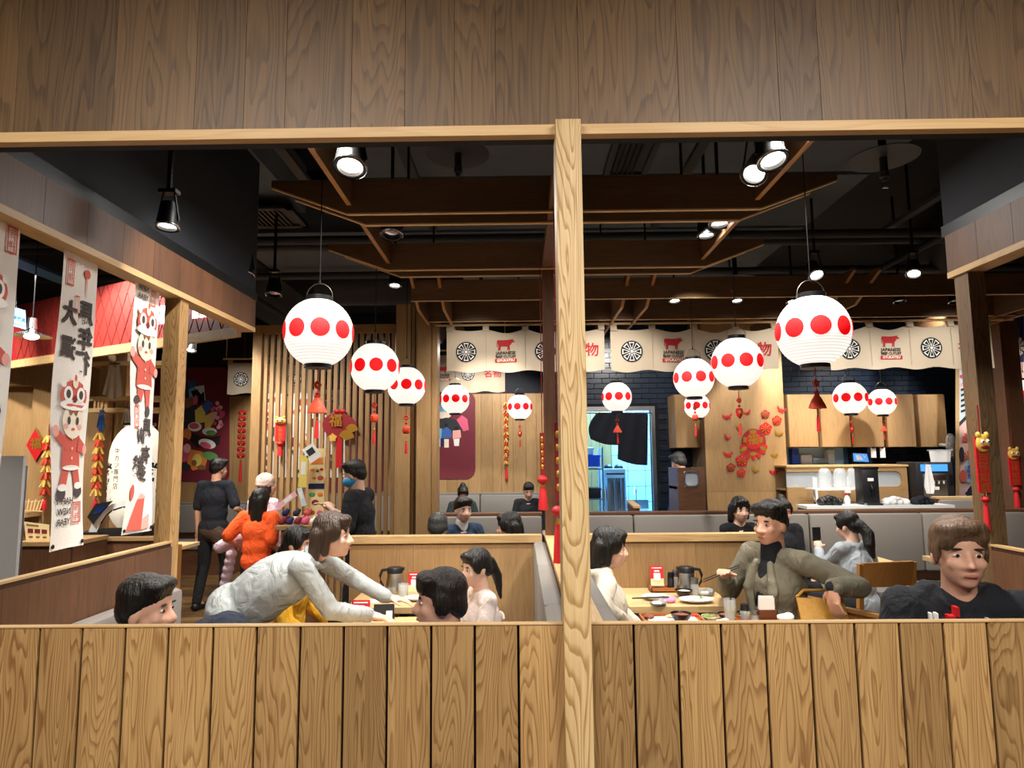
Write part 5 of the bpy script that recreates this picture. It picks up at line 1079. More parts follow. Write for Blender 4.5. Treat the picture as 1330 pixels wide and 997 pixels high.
simple('black_coat', 'black folded coat lying on the side counter near the drink machine', 'coat', 1198, 657, 6.93, lambda t: lump(t, .085, .085, 'navy_curtain'), z=zc2)
simple('white_bundle', 'white cloth bundle on the side counter', 'cloth', 1163, 657, 6.96, lambda t: lump(t, .11, .08, 'towel_white'), z=zc2)
def coffee(t):
    ob('body', B().box(-.085, .085, -.06, .1, 0, .36, bev=.012), 'dark_plastic', t, True); ob('label', B().box(-.03, .03, -.063, -.06, .24, .27), 'paper', t); ob('spout', B().tube((0, -.09, .16), (0, -.06, .2), .014, n=8).tube((0, -.09, .12), (0, -.09, .165), .01, n=8), 'black_metal', t, True); ob('lid', B().box(-.09, .09, -.065, .105, .355, .385, bev=.01), 'black_metal', t, True); ob('drip_tray', B().box(-.08, .08, -.12, -.05, 0, .02), 'steel', t)
simple('drink_dispenser', 'black hot drink dispenser with white label beside the jar rack', 'dispenser', 1129, 657, 6.96, coffee, z=zc2)
def sodam(t):
    s = 7.6/F; w = 46*s; h = 57*s
    ob('body', B().box(-w/2, w/2, 0, .4, 0, h, bev=.015).box(-w/2, w/2, 0, .4, -1.01, 0), 'dark_plastic', t, True); ob('lit_header', B().box(-w*.38, w*.34, -.006, 0, h*.8, h*.95), 'screen_blue', t)
    ob('alcove', B().box(-w*.34, w*.3, -.004, .0, h*.22, h*.74), 'steel', t); ob('nozzle_block', B().box(-w*.3, w*.22, -.05, .0, h*.6, h*.74, bev=.006), 'chrome', t, True)
    for k in range(4): ob('nozzle', B().tube((-w*.22+k*w*.13, -.03, h*.6), (-w*.22+k*w*.13, -.03, h*.53), .008, n=8), 'white_plastic', t)
    ob('drip_tray', B().box(-w*.36, w*.32, -.08, 0, h*.17, h*.22, bev=.004), 'chrome', t); ob('button_panel', B().box(w*.38, w*.47, -.004, 0, h*.5, h*.72), 'black_metal', t); ob('card', B().box(-w*.12, w*.08, -.006, 0, h*.4, h*.47), 'paper', t)
t = simple('drink_machine', 'tall black drink machine with a lit blue header', 'machine', 1218, 660, 7.4, sodam)
def tub(t):
    w = .12; ob('tub', B().lathe([(0, 0), (w*.9, 0), (w, .12), (w*.96, .12), (w*.86, .01), (0, .01)], n=4), 'white_plastic', t); ob('lid', B().box(-w*.75, w*.75, -w*.75, w*.75, .12, .135, bev=.005), 'clear_plastic', t)
p = W(1222, 603, 7.5); simple('storage_tub', 'white storage tub on top of the drink machine', 'tub', 1222, 603, 7.52, tub, z=W(1218, 660, 7.4).z+57*7.6/F-.001)
def towel(t): ob('fabric', B().grid(10, 12, lambda u, v: V(((u-.5)*.1*(.5+v*.9 if v < .75 else 1.15-(v-.75)*1.6), -.03+.012*math.sin(u*12)*v, -.31*v))), 'towel_white', t, True); ob('hook', B().tube((0, -.03, 0), (0, .06, .01), .006, n=6), 'steel', t)
simple('hanging_towel', 'white towel hanging from the side of the drink machine', 'towel', 1203, 603, 7.36, towel)
def fan(t):
    ob('grille', B().lathe([(0, .012), (.12, .006), (.15, -.01), (.15, -.03), (0, -.045)], n=28), 'clear_plastic', t, True)
    b = B()
    for k in range(12): b.tube((0, 0, .014), (.148*math.cos(k*PI/6), .148*math.sin(k*PI/6), -.008), .003, n=5)
    ob('wire_guard', b, 'steel', t)
    for k in range(4): ob('blade', B().ball((.07*math.cos(k*PI/2), .07*math.sin(k*PI/2), -.015), (.055, .055, .006), 10, 6), 'white_plastic', t, True)
    ob('arm', B().tube((0, 0, -.03), (0, .02, -.16), .02, n=10), 'white_plastic', t, True)
t = simple('wall_fan', 'white wall fan mounted beside the upper cabinets', 'fan', 1238, 579, 8.0, fan); t.rotation_euler = (PI/2, 0, .7)
# ordering booth box beside the doorway
DB = 7.3; a, c = W(881, 640, DB).x, W(916, 640, DB).x; zt = W(898, 607, DB).z
t = thing('cashier_box', 'walnut cashier stand with a rounded window', 'counter', ((a+c)/2, DB, 0)); wz0, wz1 = W(898, 632, DB).z, W(898, 612, DB).z; wx0, wx1 = W(888.5, 620, DB).x, W(908, 620, DB).x
ob('front_panel', B().box(a, c, DB, DB+.03, 0, wz0).box(a, c, DB, DB+.03, wz1, zt).box(a, wx0, DB, DB+.03, wz0, wz1).box(wx1, c, DB, DB+.03, wz0, wz1), 'walnut_X', t, world=True)
fr = B(); pts = rrect(wx0-.005, wx1+.005, wz0-.005, wz1+.005, .05); inn = rrect(wx0+.012, wx1-.012, wz0+.012, wz1-.012, .04)
for i in range(len(pts)): j = (i+1) % len(pts); fr.prism([pts[i], pts[j], inn[j], inn[i]], .012, lambda u, v, w: V((u, DB-.006+w, v)))
ob('window_frame', fr, 'steel', t, world=True); ob('window_glass', B().box(wx0, wx1, DB+.012, DB+.016, wz0, wz1), 'clear_plastic', t, world=True); ob('side_panel', B().box(a-.0, a+.03, DB+.03, DB+.45, 0, zt).box(c-.03, c, DB+.03, DB+.45, 0, zt), 'walnut_Y', t, world=True); ob('shelf', B().box(a, c, DB+.05, DB+.44, wz0-.03, wz0), 'steel', t, world=True)
# doorway curtain and kitchen fittings
t = thing('doorway_curtain', 'dark navy split curtain blown aside in the kitchen doorway', 'curtain', W(800, 534, YK-.04)); L = V(t.location); f = lambda u, v, w: W(u, v, YK-.04-w)-L
def pan(poly4, nu=10, nv=10):
    (x0, y0), (x1, y1), (x2, y2), (x3, y3) = poly4
    return B().grid(nu, nv, lambda u, v: f((x0+(x1-x0)*u)*(1-v)+(x3+(x2-x3)*u)*v-(6*math.sin(v*PI)*(1-u) if x0 < 790 else 0), (y0+(y1-y0)*u)*(1-v)+(y3+(y2-y3)*u)*v+2.5*math.sin(u*PI)*v, .012*math.sin(u*14+v*3)))
ob('curtain_panel', pan([(775, 536), (806, 536), (803, 578), (767, 570)]), 'navy_curtain', t, True); ob('curtain_panel', pan([(804, 536), (842, 537), (841, 604), (802, 596)]), 'navy_curtain', t, True); ob('rod', B().tube(f(758, 536, 0), f(847, 536, 0), .01, n=8), 'steel', t)
def krack(t):
    for x_ in (0, .27):
        for y_ in (0, .4): ob('post', B().tube((x_, y_, -.6), (x_, y_, 1.15), .013, n=8), 'kitchen_steel', t)
    for z in (-.35, .05, .45, .85): ob('wire_shelf', B().box(0, .27, 0, .4, z, z+.02), 'kitchen_steel', t)
t = simple('kitchen_rack', 'steel wire shelving inside the bright kitchen doorway', 'rack', 757, 640, 9.0, krack); t.location.z = .6; R0 = V(t.location)
for dx, z, w, h, m, lab in ((.025, .89, .22, .16, 'plastic_blue', 'blue plastic crate on the kitchen rack'), (.025, .47, .22, .14, 'dark_plastic', 'black pot on the kitchen rack'), (.025, .07, .22, .18, 'dark_plastic', 'dark tub low on the kitchen rack'), (.02, 1.05, .14, .1, 'paper', 'white bowl stack on top shelf of the kitchen rack')):
    o = ob('storage_box', B().box(0, w, .05, .33, 0, h, bev=.012).box(-.01, w+.01, .04, .34, h-.03, h-.01), m, None, True, loc=R0+V((dx, 0, z if z < 1 else .89+.16))); tag(o, lab, 'box')
def boiler(t):
    ob('cabinet', B().box(-.145, .145, 0, .4, -1.19, .26, bev=.01), 'kitchen_white', t, True); 
    for k in range(3): ob('steel_cylinder', B().tube((-.09+.09*k, -.03, -.6), (-.09+.09*k, -.03, .14), .04, n=14), 'kitchen_steel', t, True)
    ob('control_strip', B().box(-.12, .12, -.012, 0, .18, .2), 'dark_plastic', t); 
    for s_ in (-1, 1): ob('top_lid', B().ball((s_*.07, .15, .26), (.065, .065, .06), 14, 8), 'dark_plastic', t, True)
t = simple('water_boiler', 'white kitchen water boiler with steel cylinders in the doorway', 'boiler', 799, 620, 9.1, boiler); t.location.z = .75+.0; t.location.z = 1.2; 
def sink(t):
    ob('basin', B().box(-.17, .17, 0, .4, -.14, 0).box(-.17, .17, .38, .4, 0, .12), 'kitchen_steel', t); ob('front_apron', B().box(-.17, .17, -.01, 0, -.5, -.02), 'kitchen_white', t)
    ob('faucet', B().path([(0, .36, 0), (0, .36, .26), (-.04, .24, .3), (-.06, .16, .22)], .01, 8), 'chrome', t, True)
    for x_ in (-.15, .15): ob('leg', B().tube((x_, .02, -.9), (x_, .02, -.1), .015, n=8).tube((x_, .36, -.9), (x_, .36, -.1), .015, n=8), 'kitchen_steel', t)
t = simple('kitchen_sink', 'steel sink with a tall faucet inside the kitchen doorway', 'sink', 832, 633, 9.1, sink); t.location.z = .9
# small wooden box booths by banquette (serving ledge behind)
for px0, px1, py, D, lab in ((815, 850, 652, 7.0, 'sloping oak booth end before the kitchen doorway'),):
    a, c = W(px0, py, D), W(px1, 660, D-.4); t = thing('booth_end', lab, 'partition', (a.x, D, 0)); ob('panel', B().prism([(D, 0), (D, a.z), (D-.42, a.z-.03), (D-.42, 0)], .05, lambda u, v, w: V((a.x+w, u, v))), 'walnut_Y', t, world=True); ob('cap', B().prism([(D+.01, a.z), (D+.01, a.z+.02), (D-.43, a.z-.01), (D-.43, a.z-.03)], .07, lambda u, v, w: V((a.x-.01+w, u, v))), 'trim_Y', t, world=True)
# ================================================================== people
for n, c in (('skin', 'd9a58a'), ('skin_pale', 'e3b79f'), ('skin_tan', 'c48d70')): plain(n, c, .5, bump=.05, bscale=200); MT[n].node_tree.nodes['Principled BSDF'].inputs['Subsurface Weight'].default_value = .08
for n, c in (('hair_black', '15120f'), ('hair_dark', '221a15'), ('hair_brown', '5d4632'), ('hair_grey', '3a3a38'), ('hair_softbrown', '3a2a20')): plain(n, c, .38, bump=.9, bscale=90, stretch=(1.2, 1.2, .07), var=.25)
plain('lips', 'b3665c', .5); plain('eye_dark', '1d1512', .2); plain('eye_white', 'e8e4de', .3); plain('brow', '1d1713', .8)
def cl(n, c, r=.9, b=.9, s=13):
    m = plain(n, c, r, bump=b, bscale=s, var=.08, stretch=(1, 1, .7)); nt = m.node_tree
    for q in nt.nodes:
        if q.type == 'BUMP': q.inputs['Distance'].default_value = .022
        if q.type == 'TEX_NOISE': q.inputs['Detail'].default_value = 2.5; q.inputs['Distortion'].default_value = 1.2
for n, c in (('grey_hoodie', 'a9aeae'), ('navy_jacket', '1c2333'), ('blue_puffer', '2f6ea8'), ('pink_blouse', 'e2d0c8'), ('beige_hoodie', 'cfc4b2'), ('taupe_blazer', '7b7563'), ('black_knit', '12141b'), ('greyblue_top', 'aeb6bd'), ('black_hoodie', '14161d'), ('navy_tee', '131722'), ('black_trousers', '121317'), ('orange_tee', 'f25a1d'), ('yellow_knit', 'e2a521'), ('dark_jacket', '2b3437'), ('pink_puffer', 'd9c1cf'), ('staff_black', '14151a'), ('staff_blue', '27395c'), ('apron_brown', '4a372b'), ('beanie', 'd6bdb2'), ('white_shirt', 'e7e5e1'), ('denim', '2d3d57'), ('brown_trousers', '3c332c')): cl(n, c)
plain('shoe_black', '0f0f10', .5); plain('mask_blue', '2f9ad6', .7); plain('ring_silver', 'd8d8d8', .2, metal=1)
def capsule(b, p0, p1, r0, r1, n=14):
    p0, p1 = V(p0), V(p1); d = p1-p0; L = d.length
    if L < 1e-5: b.ball(p0, r0, 12, 8); return
    q = d.to_track_quat('Z', 'Y'); prof = []
    for i in range(5): a = -PI/2+i*PI/8; prof.append((r0*math.cos(a), r0*math.sin(a)))
    for i in range(5): a = i*PI/8; prof.append((r1*math.cos(a), L+r1*math.sin(a)))
    b.lathe([(r if r > 1e-4 else 0, z) for r, z in prof], n=n, mt=M.Translation(p0) @ q.to_matrix().to_4x4())
def blob(prims, vox, smooth=4, rough=0, rs=20, taper=None):
    """union of capsules and ellipsoids as one continuous skin"""
    b = B()
    for p in prims:
        if p[0] == 'c': capsule(b, *p[1:5])
        else: b.ball(p[1], p[2], 18, 12, p[3] if len(p) > 3 else None)
    me = b.mesh(); o = bpy.data.objects.new('tmp', me)
    m = o.modifiers.new('r', 'REMESH'); m.mode = 'VOXEL'; m.voxel_size = vox; m.use_smooth_shade = True
    s = o.modifiers.new('s', 'SMOOTH'); s.factor = .5; s.iterations = smooth
    out = evaluated(o); bpy.data.meshes.remove(me)
    if rough:
        nv = len(out.vertices); co = np.empty(nv*3); no = np.empty(nv*3); out.vertices.foreach_get('co', co); out.vertices.foreach_get('normal', no); co = co.reshape(-1, 3); no = no.reshape(-1, 3)
        amp = np.array([1.2*(.45-abs(mnoise.noise(c)))**1+.7*(.4-abs(mnoise.noise(c*2.3+V((7, 3, 1))))) for c in map(V, (co*rs).tolist())])*rough*.55
        out.vertices.foreach_set('co', (co+no*amp[:, None]).ravel()); out.update()
    out.polygons.foreach_set('use_smooth', [True]*len(out.polygons)); return out
def ik(S, Wp, a, b, pole):
    d = Wp-S; L = min(d.length, (a+b)*.995); u = d.normalized()
    if d.length > L: Wp = S+u*L
    x = (a*a-b*b+L*L)/(2*L); h = math.sqrt(max(0, a*a-x*x)); pp = pole-u*pole.dot(u); pp = pp.normalized() if pp.length > 1e-4 else V((0, 0, -1))
    return S+u*x+pp*h, Wp
def person(label, loc, rz, h=1.65, sit=True, seat=.45, lean=5, side=0, hands=None, head=(0, 0), skin='skin', hair='hair_black', style='short', top='grey_hoodie', sleeve=.93, bottom='black_trousers', vox=.011, extra=None, hand_dir=None, curl=.5, poles=None, puffy=0, hood=False, collar=None, walk=0, name='person', loose=0, build=1.0, cuffs=False, tuck=0):
    """figure in a local frame: faces +y, x to its right hand side, z up; angles in degrees"""
    k = h/1.70; t = thing(name, label, 'person', (loc[0], loc[1], loc[2] if len(loc) > 2 else 0), rz)
    zp = (seat+.10*k) if sit else .92*k
    ln = math.radians(lean); sd = math.radians(side); u = V((math.sin(sd)*math.cos(ln), math.sin(ln), math.cos(ln)*math.cos(sd))); P = V((0, 0, zp))
    if not sit and lean > 25: P = V((0, -.12*k, zp*.97))
    fw_ = V((0, math.cos(ln), -math.sin(ln))); rt = fw_.cross(u).normalized()
    q = M((rt, fw_, u)).transposed().to_3x3(); q4 = q.to_4x4()
    at = lambda x, y, z: P+q @ V((x*k, y*k, z*k))
    N = at(0, 0, .50)
    hy, hp = math.radians(head[0]), math.radians(head[1]); hl = ln*.35
    HM = M.Rotation(hy, 3, 'Z') @ M.Rotation(-(hl+hp), 3, 'X') if True else None
    nb = (u*.75+V((0, 0, .25))).normalized(); HC = N+nb*.085*k+HM @ V((0, .018*k, .065*k))
    H = lambda x, y, z: HC+HM @ V((x*k, y*k, z*k)); h4 = HM.to_4x4()
    bw = build
    E = lambda c, r, m=None: ('e', c, tuple(x*k for x in r), m)
    Cc = lambda a, b, r0, r1: ('c', a, b, r0*k, r1*k)
    SH = {s: at(.165*s*bw, -.01, .455) for s in (-1, 1)}
    hands = hands or {}
    A = {}
    for s in (-1, 1):
        tgt = hands.get(s); tgt = V(tgt) if tgt is not None else (P+V((.2*k*s, .30*k, .05*k)) if sit else P+V((.24*k*s, .06*k, -.10*k)))
        pole = V(poles[s]) if poles and s in poles else V((.5*s, -.6, -.7)); el, wr_ = ik(SH[s], tgt, .285*k, .255*k, pole)
        hd = (V(hand_dir[s]) if hand_dir and s in hand_dir else (wr_-el)).normalized(); A[s] = (SH[s], el, wr_, hd)
    LG = {}
    for s in (-1, 1):
        hip = P+q @ V((.095*k*s, 0, -.01*k)) if sit else P+V((.09*k*s, 0, -.01))
        if sit: kn = V((.12*k*s, .43*k, max(.46*k, seat+.06*k))); an = V((.12*k*s, .42*k-tuck, .08*k))
        else: st = walk*s; kn = V((.10*k*s, .05*k+st*.16*k, .49*k)); an = V((.10*k*s, st*.26*k-.02*k, .085*k))
        LG[s] = (hip, kn, an)
    body = [E(at(0, 0, .03), (.15, .10, .11), q4), E(at(0, 0, .17), (.125, .09, .14), q4), E(at(0, .0, .33), (.15*bw, .10, .15), q4), Cc(SH[-1], SH[1], .05, .05), Cc(at(0, -.01, .42), H(0, -.022, -.045), .056, .052),
            E(H(0, -.012, .02), (.076, .094, .092), h4), E(H(0, .018, -.045), (.062, .073, .072), h4), E(H(0, .058, -.090), (.030, .028, .022), h4), Cc(H(0, .082, .002), H(0, .104, -.032), .008, .0125), E(H(0, .083, -.064), (.026, .012, .012), h4)]
    for s in (-1, 1): body += [E(H(.077*s, -.008, -.022), (.010, .021, .032), h4), E(H(.036*s, .060, -.030), (.026, .020, .022), h4), E(H(.017*s, .090, -.036), (.010, .011, .009), h4)]
    for s in (-1, 1):
        S_, el, wr_, hd = A[s]; body += [Cc(S_, el, .046, .038), Cc(el, wr_, .037, .026)]
        sdv = hd.cross(V((0, 0, 1))); sdv = sdv.normalized() if sdv.length > .2 else V((1, 0, 0)); nm = sdv.cross(hd).normalized()
        if nm.z < 0: nm, sdv = -nm, -sdv
        inn = sdv if sdv.dot(V((-s, 0, 0))) > 0 else -sdv                     # towards the thumb
        pc_ = wr_+hd*.05*k; rotm = M((inn, hd, nm)).transposed().to_4x4(); body.append(E(pc_, (.039, .048, .015), rotm)); body.append(Cc(wr_, pc_, .026, .022))
        for f_, (off, ln_) in enumerate(((.029, .068), (.010, .078), (-.010, .073), (-.028, .058))):
            b0 = wr_+hd*.088*k+inn*off*k; cu = curl+.08*f_
            d1 = (hd*math.cos(cu*.7)-nm*math.sin(cu*.7)+inn*off*2.2).normalized(); d2 = (hd*math.cos(cu*1.7)-nm*math.sin(cu*1.7)).normalized(); b1 = b0+d1*ln_*.55*k; b2 = b1+d2*ln_*.5*k
            body += [Cc(b0-d1*.015*k, b1, .0092, .0082), Cc(b1, b2, .0080, .0068)]
        b0 = wr_+hd*.030*k+inn*.030*k; b1 = b0+(hd*.65+inn*.65-nm*.25).normalized()*.038*k; b2 = b1+(hd*.9+inn*.25-nm*.3).normalized()*.028*k; body += [Cc(b0, b1, .0115, .0098), Cc(b1, b2, .0095, .008)]
    for s in (-1, 1):
        hip, kn, an = LG[s]; body += [Cc(hip, kn, .078, .055), Cc(kn, an, .052, .036), Cc(an, an+V((0, .12*k, -.045*k)), .036, .03)]
    sb = ob('body', blob(body, vox, 2), skin, t)
    # face details
    for s in (-1, 1):
        e = ob('eye', B().ball(H(.031*s, .071, .0), (.0135*k, .0062*k, .0048*k), 12, 8, h4), 'eye_white', t, True); ob('iris', B().ball(H(.031*s, .0765, .0), (.0064*k, .0032*k, .0054*k), 10, 8, h4), 'eye_dark', e, True)
        ob('eyebrow', B().ball(H(.033*s, .0755, .021), (.019*k, .006*k, .0038*k), 10, 6, h4), 'brow', t, True)
    ob('mouth', B().ball(H(0, .0925, -.064), (.022*k, .006*k, .0065*k), 12, 6, h4), 'lips', t, True)
    # hair
    R = lambda c, r: E(H(*c), r, h4)
    hp_ = [R((0, -.02, .043), (.0835, .097, .082)), R((0, -.058, -.005), (.074, .052, .07))]
    if style in ('short', 'boy', 'messy', 'grey'): hp_ += [R((0, .045, .088), (.066, .044, .030)), R((.045, .035, .08), (.035, .045, .028)), R((-.045, .03, .082), (.035, .045, .028)), R((.074, -.02, .005), (.012, .03, .045)), R((-.074, -.02, .005), (.012, .03, .045))]
    if style == 'boy': hp_ += [R((0, .055, .058), (.062, .035, .034)), R((.076, -.01, -.005), (.013, .038, .05)), R((-.076, -.01, -.005), (.013, .038, .05)), R((0, -.07, -.03), (.068, .04, .05))]
    if style == 'messy': hp_ += [R((.02, .055, .075), (.052, .030, .026)), R((.052, .05, .05), (.024, .03, .04)), R((-.052, .045, .06), (.024, .03, .035)), R((.074, .0, -.0), (.010, .036, .045)), R((-.074, .0, -.0), (.010, .036, .045)), R((0, -.01, .085), (.062, .066, .04))]
    if style in ('long', 'bob', 'pony', 'bun', 'wavy', 'lowbun'):
        hp_ += [R((.0, .05, .08), (.062, .04, .03)), R((.07, .01, .02), (.016, .05, .055)), R((-.07, .01, .02), (.016, .05, .055)), R((0, -.07, -.02), (.07, .045, .06))]
    if style in ('long', 'bob'):
        d = .13 if style == 'bob' else .36
        for s in (-1, 1): hp_ += [Cc(H(.075*s, -.01, .03), H(.078*s, -.015, -.09 if style == 'bob' else -.2), .022, .02), Cc(H(.055*s, -.065, 0), H(.06*s, -.08, -d), .042, .03)]
        hp_ += [Cc(H(0, -.08, 0), H(0, -.095, -d-.03), .045, .03), Cc(H(0, .055, .075), H(.03, .072, .035), .02, .012), Cc(H(0, .055, .075), H(-.035, .07, .035), .02, .012)]
    if style == 'pony': hp_ += [R((0, -.115, .01), (.028, .03, .03)), Cc(H(0, -.12, .01), H(.01, -.155, -.10), .030, .034), Cc(H(.01, -.155, -.10), H(.0, -.15, -.24), .034, .012)]
    if style == 'wavy': hp_ += [R((0, -.11, .0), (.035, .035, .035)), Cc(H(0, -.11, -.01), H(.015, -.15, -.10), .042, .050), Cc(H(.015, -.15, -.10), H(-.012, -.15, -.19), .050, .046), Cc(H(-.012, -.15, -.19), H(.012, -.14, -.29), .046, .018)]
    if style == 'bun': hp_ += [R((0, -.06, .115), (.045, .045, .04))]
    if style == 'lowbun': hp_ += [R((0, -.11, -.06), (.035, .03, .035)), Cc(H(0, -.11, -.07), H(0, -.13, -.14), .024, .012)]
    hm = hair
    if style == 'beanie': hp_ = [R((0, -.018, .04), (.09, .103, .09)), R((0, -.02, .0), (.088, .104, .03))]; hm = 'beanie'
    ob('beanie' if style == 'beanie' else 'hair', blob(hp_, min(vox, .009), 2, .0035 if style != 'beanie' else .001, 55), hm, t)
    if style == 'beanie': ob('hair', blob([R((0, -.05, -.05), (.075, .05, .08)), R((.07, -.01, -.05), (.015, .04, .07)), R((-.07, -.01, -.05), (.015, .04, .07))], .009, 2), hair, t)
    # clothes
    g = .018+puffy
    lo = loose; tp = [E(at(0, 0, -.01), (.165+puffy+lo, .122+puffy+lo, .13), q4), E(at(0, .0, .14), (.152*bw+puffy+lo, .118+puffy+lo, .17), q4), E(at(0, 0, .30), (.170*bw+puffy+lo*.6, .122+puffy+lo*.6, .165), q4), Cc(SH[-1], SH[1], .058+puffy*.5, .058+puffy*.5), E(at(0, -.012, .46), (.095, .066, .055), q4)]
    if loose > .02: tp.append(E(at(0, -.01, .22), (.172*bw+lo*.6, .128+lo*.6, .24), q4))
    for s in (-1, 1):
        S_, el, wr_, hd = A[s]
        if sleeve > .5: tp += [Cc(S_, el, .056+puffy, .050+puffy), Cc(el, el+(wr_-el)*sleeve, .050+puffy, .040+puffy*.6)]
        else: tp += [Cc(S_, S_+(el-S_)*(sleeve*2), .062+puffy, .060+puffy)]
    if hood:
        for i in range(9): a = math.radians(-10+25*i); tp.append(E(at(.098*math.cos(a), -.10*math.sin(a)*.8-.02, .505-.015*math.sin(a)), (.036, .036, .036)))
        tp.append(E(at(0, -.125, .43), (.10, .05, .085), q4))
    ob('top', blob(tp, max(vox, .010), 9, .009 if puffy < .01 else .010, 11), top, t)
    if cuffs:
        for s in (-1, 1): el, wr_ = A[s][1], A[s][2]; ob('cuff', blob([Cc(el+(wr_-el)*.86, el+(wr_-el)*.97, .036, .034)], .008, 1), top, t)
        ob('neck_rib', blob([E(at(.075*math.cos(a_), .062*math.sin(a_)-.01, .495+.012*math.sin(a_)), (.016, .016, .016)) for a_ in [2*PI*i/20 for i in range(20)]], .007, 1), top, t)
    if collar:
        b = [Cc(at(0, -.005, .45), at(0, 0, .535), .064, .060)]; ob('collar', blob(b, .010, 2), collar, t)
    bt = [E(at(0, 0, .0), (.158, .115, .10), q4)]
    for s in (-1, 1): hip, kn, an = LG[s]; bt += [Cc(hip, kn, .092, .068), Cc(kn, an+V((0, 0, .01)), .066, .052)]
    ob('trousers', blob(bt, .014, 3, .004, 14), bottom, t)
    for s in (-1, 1):
        an = LG[s][2]; ob('shoe', blob([Cc(an+V((0, -.03*k, -.042*k)), an+V((0, .15*k, -.052*k)), .042, .036), Cc(an, an+V((0, 0, -.04*k)), .045, .045)], .012, 2), 'shoe_black', t)
    if extra: extra(t, at, H, A, k, q4, h4)
    return t
EAST, WEST, NORTH, SOUTH = -PI/2, PI/2, 0, PI
def X_(px, py, D): return W(px, py, D).x
# man by the left wall (profile, faces into the booth)
person('man with short black hair seated by the walnut wall beneath the paper banners', (X_(178, 770, 2.3), 2.3), EAST, 1.55, True, .45, 2, 0, None, (0, 4), 'skin', 'hair_black', 'short', 'navy_jacket', vox=.009, collar='white_shirt')
# woman in the grey hoodie bending over the table
PW = V((X_(338, 800, 3.52), 3.52, 0))
def toloc(base, rz, w): return M.Rotation(-rz, 3, 'Z') @ (V(w)-V(base))
hw = W(500, 792, 3.62); hw.z = .80
person('woman in a light grey hoodie bending over the table to reach across it', (PW.x, PW.y-.02), EAST, 1.64, False, .45, 58, 0, {1: toloc(PW, EAST, hw+V((-.075, 0, .01))), -1: toloc(PW, EAST, (hw.x-.03, hw.y+.27, .84))}, (0, -16), 'skin_pale', 'hair_softbrown', 'bob', 'grey_hoodie', .94, 'denim', .0078, None, {1: (.0, .95, -.2), -1: (0, .95, -.1)}, .35, {1: (.4, .1, -.9), -1: (-.7, .1, -.3)}, .0, False, loose=.03, build=.9, cuffs=True)
person('woman in a yellow jumper with black tied hair seated behind the bending woman', (X_(372, 700, 4.12), 4.12), EAST, 1.52, True, .45, 6, 0, None, (-8, 6), 'skin', 'hair_black', 'lowbun', 'yellow_knit', vox=.011)
person('boy with dark hair in a blue puffer jacket seated with his back to the divider', (X_(592, 770, 2.45), 2.45), WEST, 1.53, True, .45, 4, 0, None, (6, 4), 'skin', 'hair_dark', 'boy', 'blue_puffer', vox=.009, puffy=.012, collar='navy_jacket')
def bow(t, at, H, A, k, q4, h4):
    ob('bow', B().ball(at(.10, -.125, .30), (.05, .015, .03), 10, 6).ball(at(.03, -.14, .30), (.05, .015, .03), 10, 6), 'pink_blouse', t, True)
person('woman in a pale pink blouse with long tied black hair beside the grey divider pads', (X_(630, 740, 3.62), 3.62), WEST+.35, 1.37, True, .45, 4, 0, None, (12, 8), 'skin_pale', 'hair_black', 'pony', 'pink_blouse', vox=.010, extra=bow, build=.88)
hb = W(806, 800, 3.3); hb.z = .79; PB = V((X_(781, 740, 3.72), 3.72, 0))
person('person with a black bob in a beige hoodie seated beside the pale centre post', (PB.x, PB.y), EAST, 1.56, True, .45, 3, 0, {1: toloc(PB, EAST, (X_(810, 798, 3.5), 3.5, .80)), -1: (-.2, .28, .62)}, (0, 8), 'skin_pale', 'hair_black', 'bob', 'beige_hoodie', vox=.009, hood=True, build=.92, loose=.015, poles={1: (.75, .1, -.65), -1: (-.75, .1, -.65)})
PZ = V((X_(1008, 760, 3.98), 3.98, 0)); hl_ = W(942, 748, 4.0); hr_ = W(1080, 762, 3.55)
def lapel(t, at, H, A, k, q4, h4):
    ob('shirt_front', blob([('e', at(0, .055, .27), (.085*k, .075*k, .19*k), q4), ('c', at(0, .02, .44), at(0, .02, .52), .062*k, .058*k)], .009, 2), 'black_knit', t)
    for s in (-1, 1): ob('lapel', blob([('c', at(.045*s, .095, .44), at(.08*s, .125, .30), .018*k, .030*k), ('c', at(.08*s, .125, .30), at(.05*s, .13, .12), .028*k, .012*k)], .008, 2), 'taupe_blazer', t)
    W_ = A[-1][2]; ob('cuff', blob([('c', A[-1][1]+(W_-A[-1][1])*.82, W_-(W_-A[-1][1])*.03, .040*k, .036*k)], .008, 1), 'black_knit', t)
    hd = A[1][3]; p = A[1][2]+hd*.1*k
    cd_ = M.Rotation(-t.rotation_euler.z, 3, 'Z') @ V((.85, -.25, .4))
    for dz in (0, .012): ob('chopstick', B().tube(p-cd_*.13+V((0, 0, dz-.02)), p+cd_*.10+V((0, 0, dz-.02)), .003, n=6), 'dark_plastic', t)
person('man in a taupe blazer over black knitwear holding chopsticks, one arm over a chair', (PZ.x, PZ.y), WEST+.55, 1.78, True, .46, 4, -3, {1: toloc(PZ, WEST+.55, hl_), -1: toloc(PZ, WEST+.55, hr_)}, (4, 6), 'skin', 'hair_black', 'short', 'taupe_blazer', .93, vox=.0085, extra=lapel, hand_dir={-1: toloc((0, 0, 0), WEST+.55, (.05, -.15, -.95))}, poles={-1: (-.7, -.35, -.35), 1: (.45, -.7, -.35)}, tuck=.18, curl=.45, puffy=.006)
hp1 = W(1063, 712, 5.44)
PP = V((X_(1115, 700, 5.1), 5.1, 0))
def phone(t, at, H, A, k, q4, h4): ob('phone', B().box(-.035, .035, -.006, .006, -.07, .07, mt=M.Translation(A[-1][2]+A[-1][3]*.1+V((0, 0, .03)))), 'dark_plastic', t)
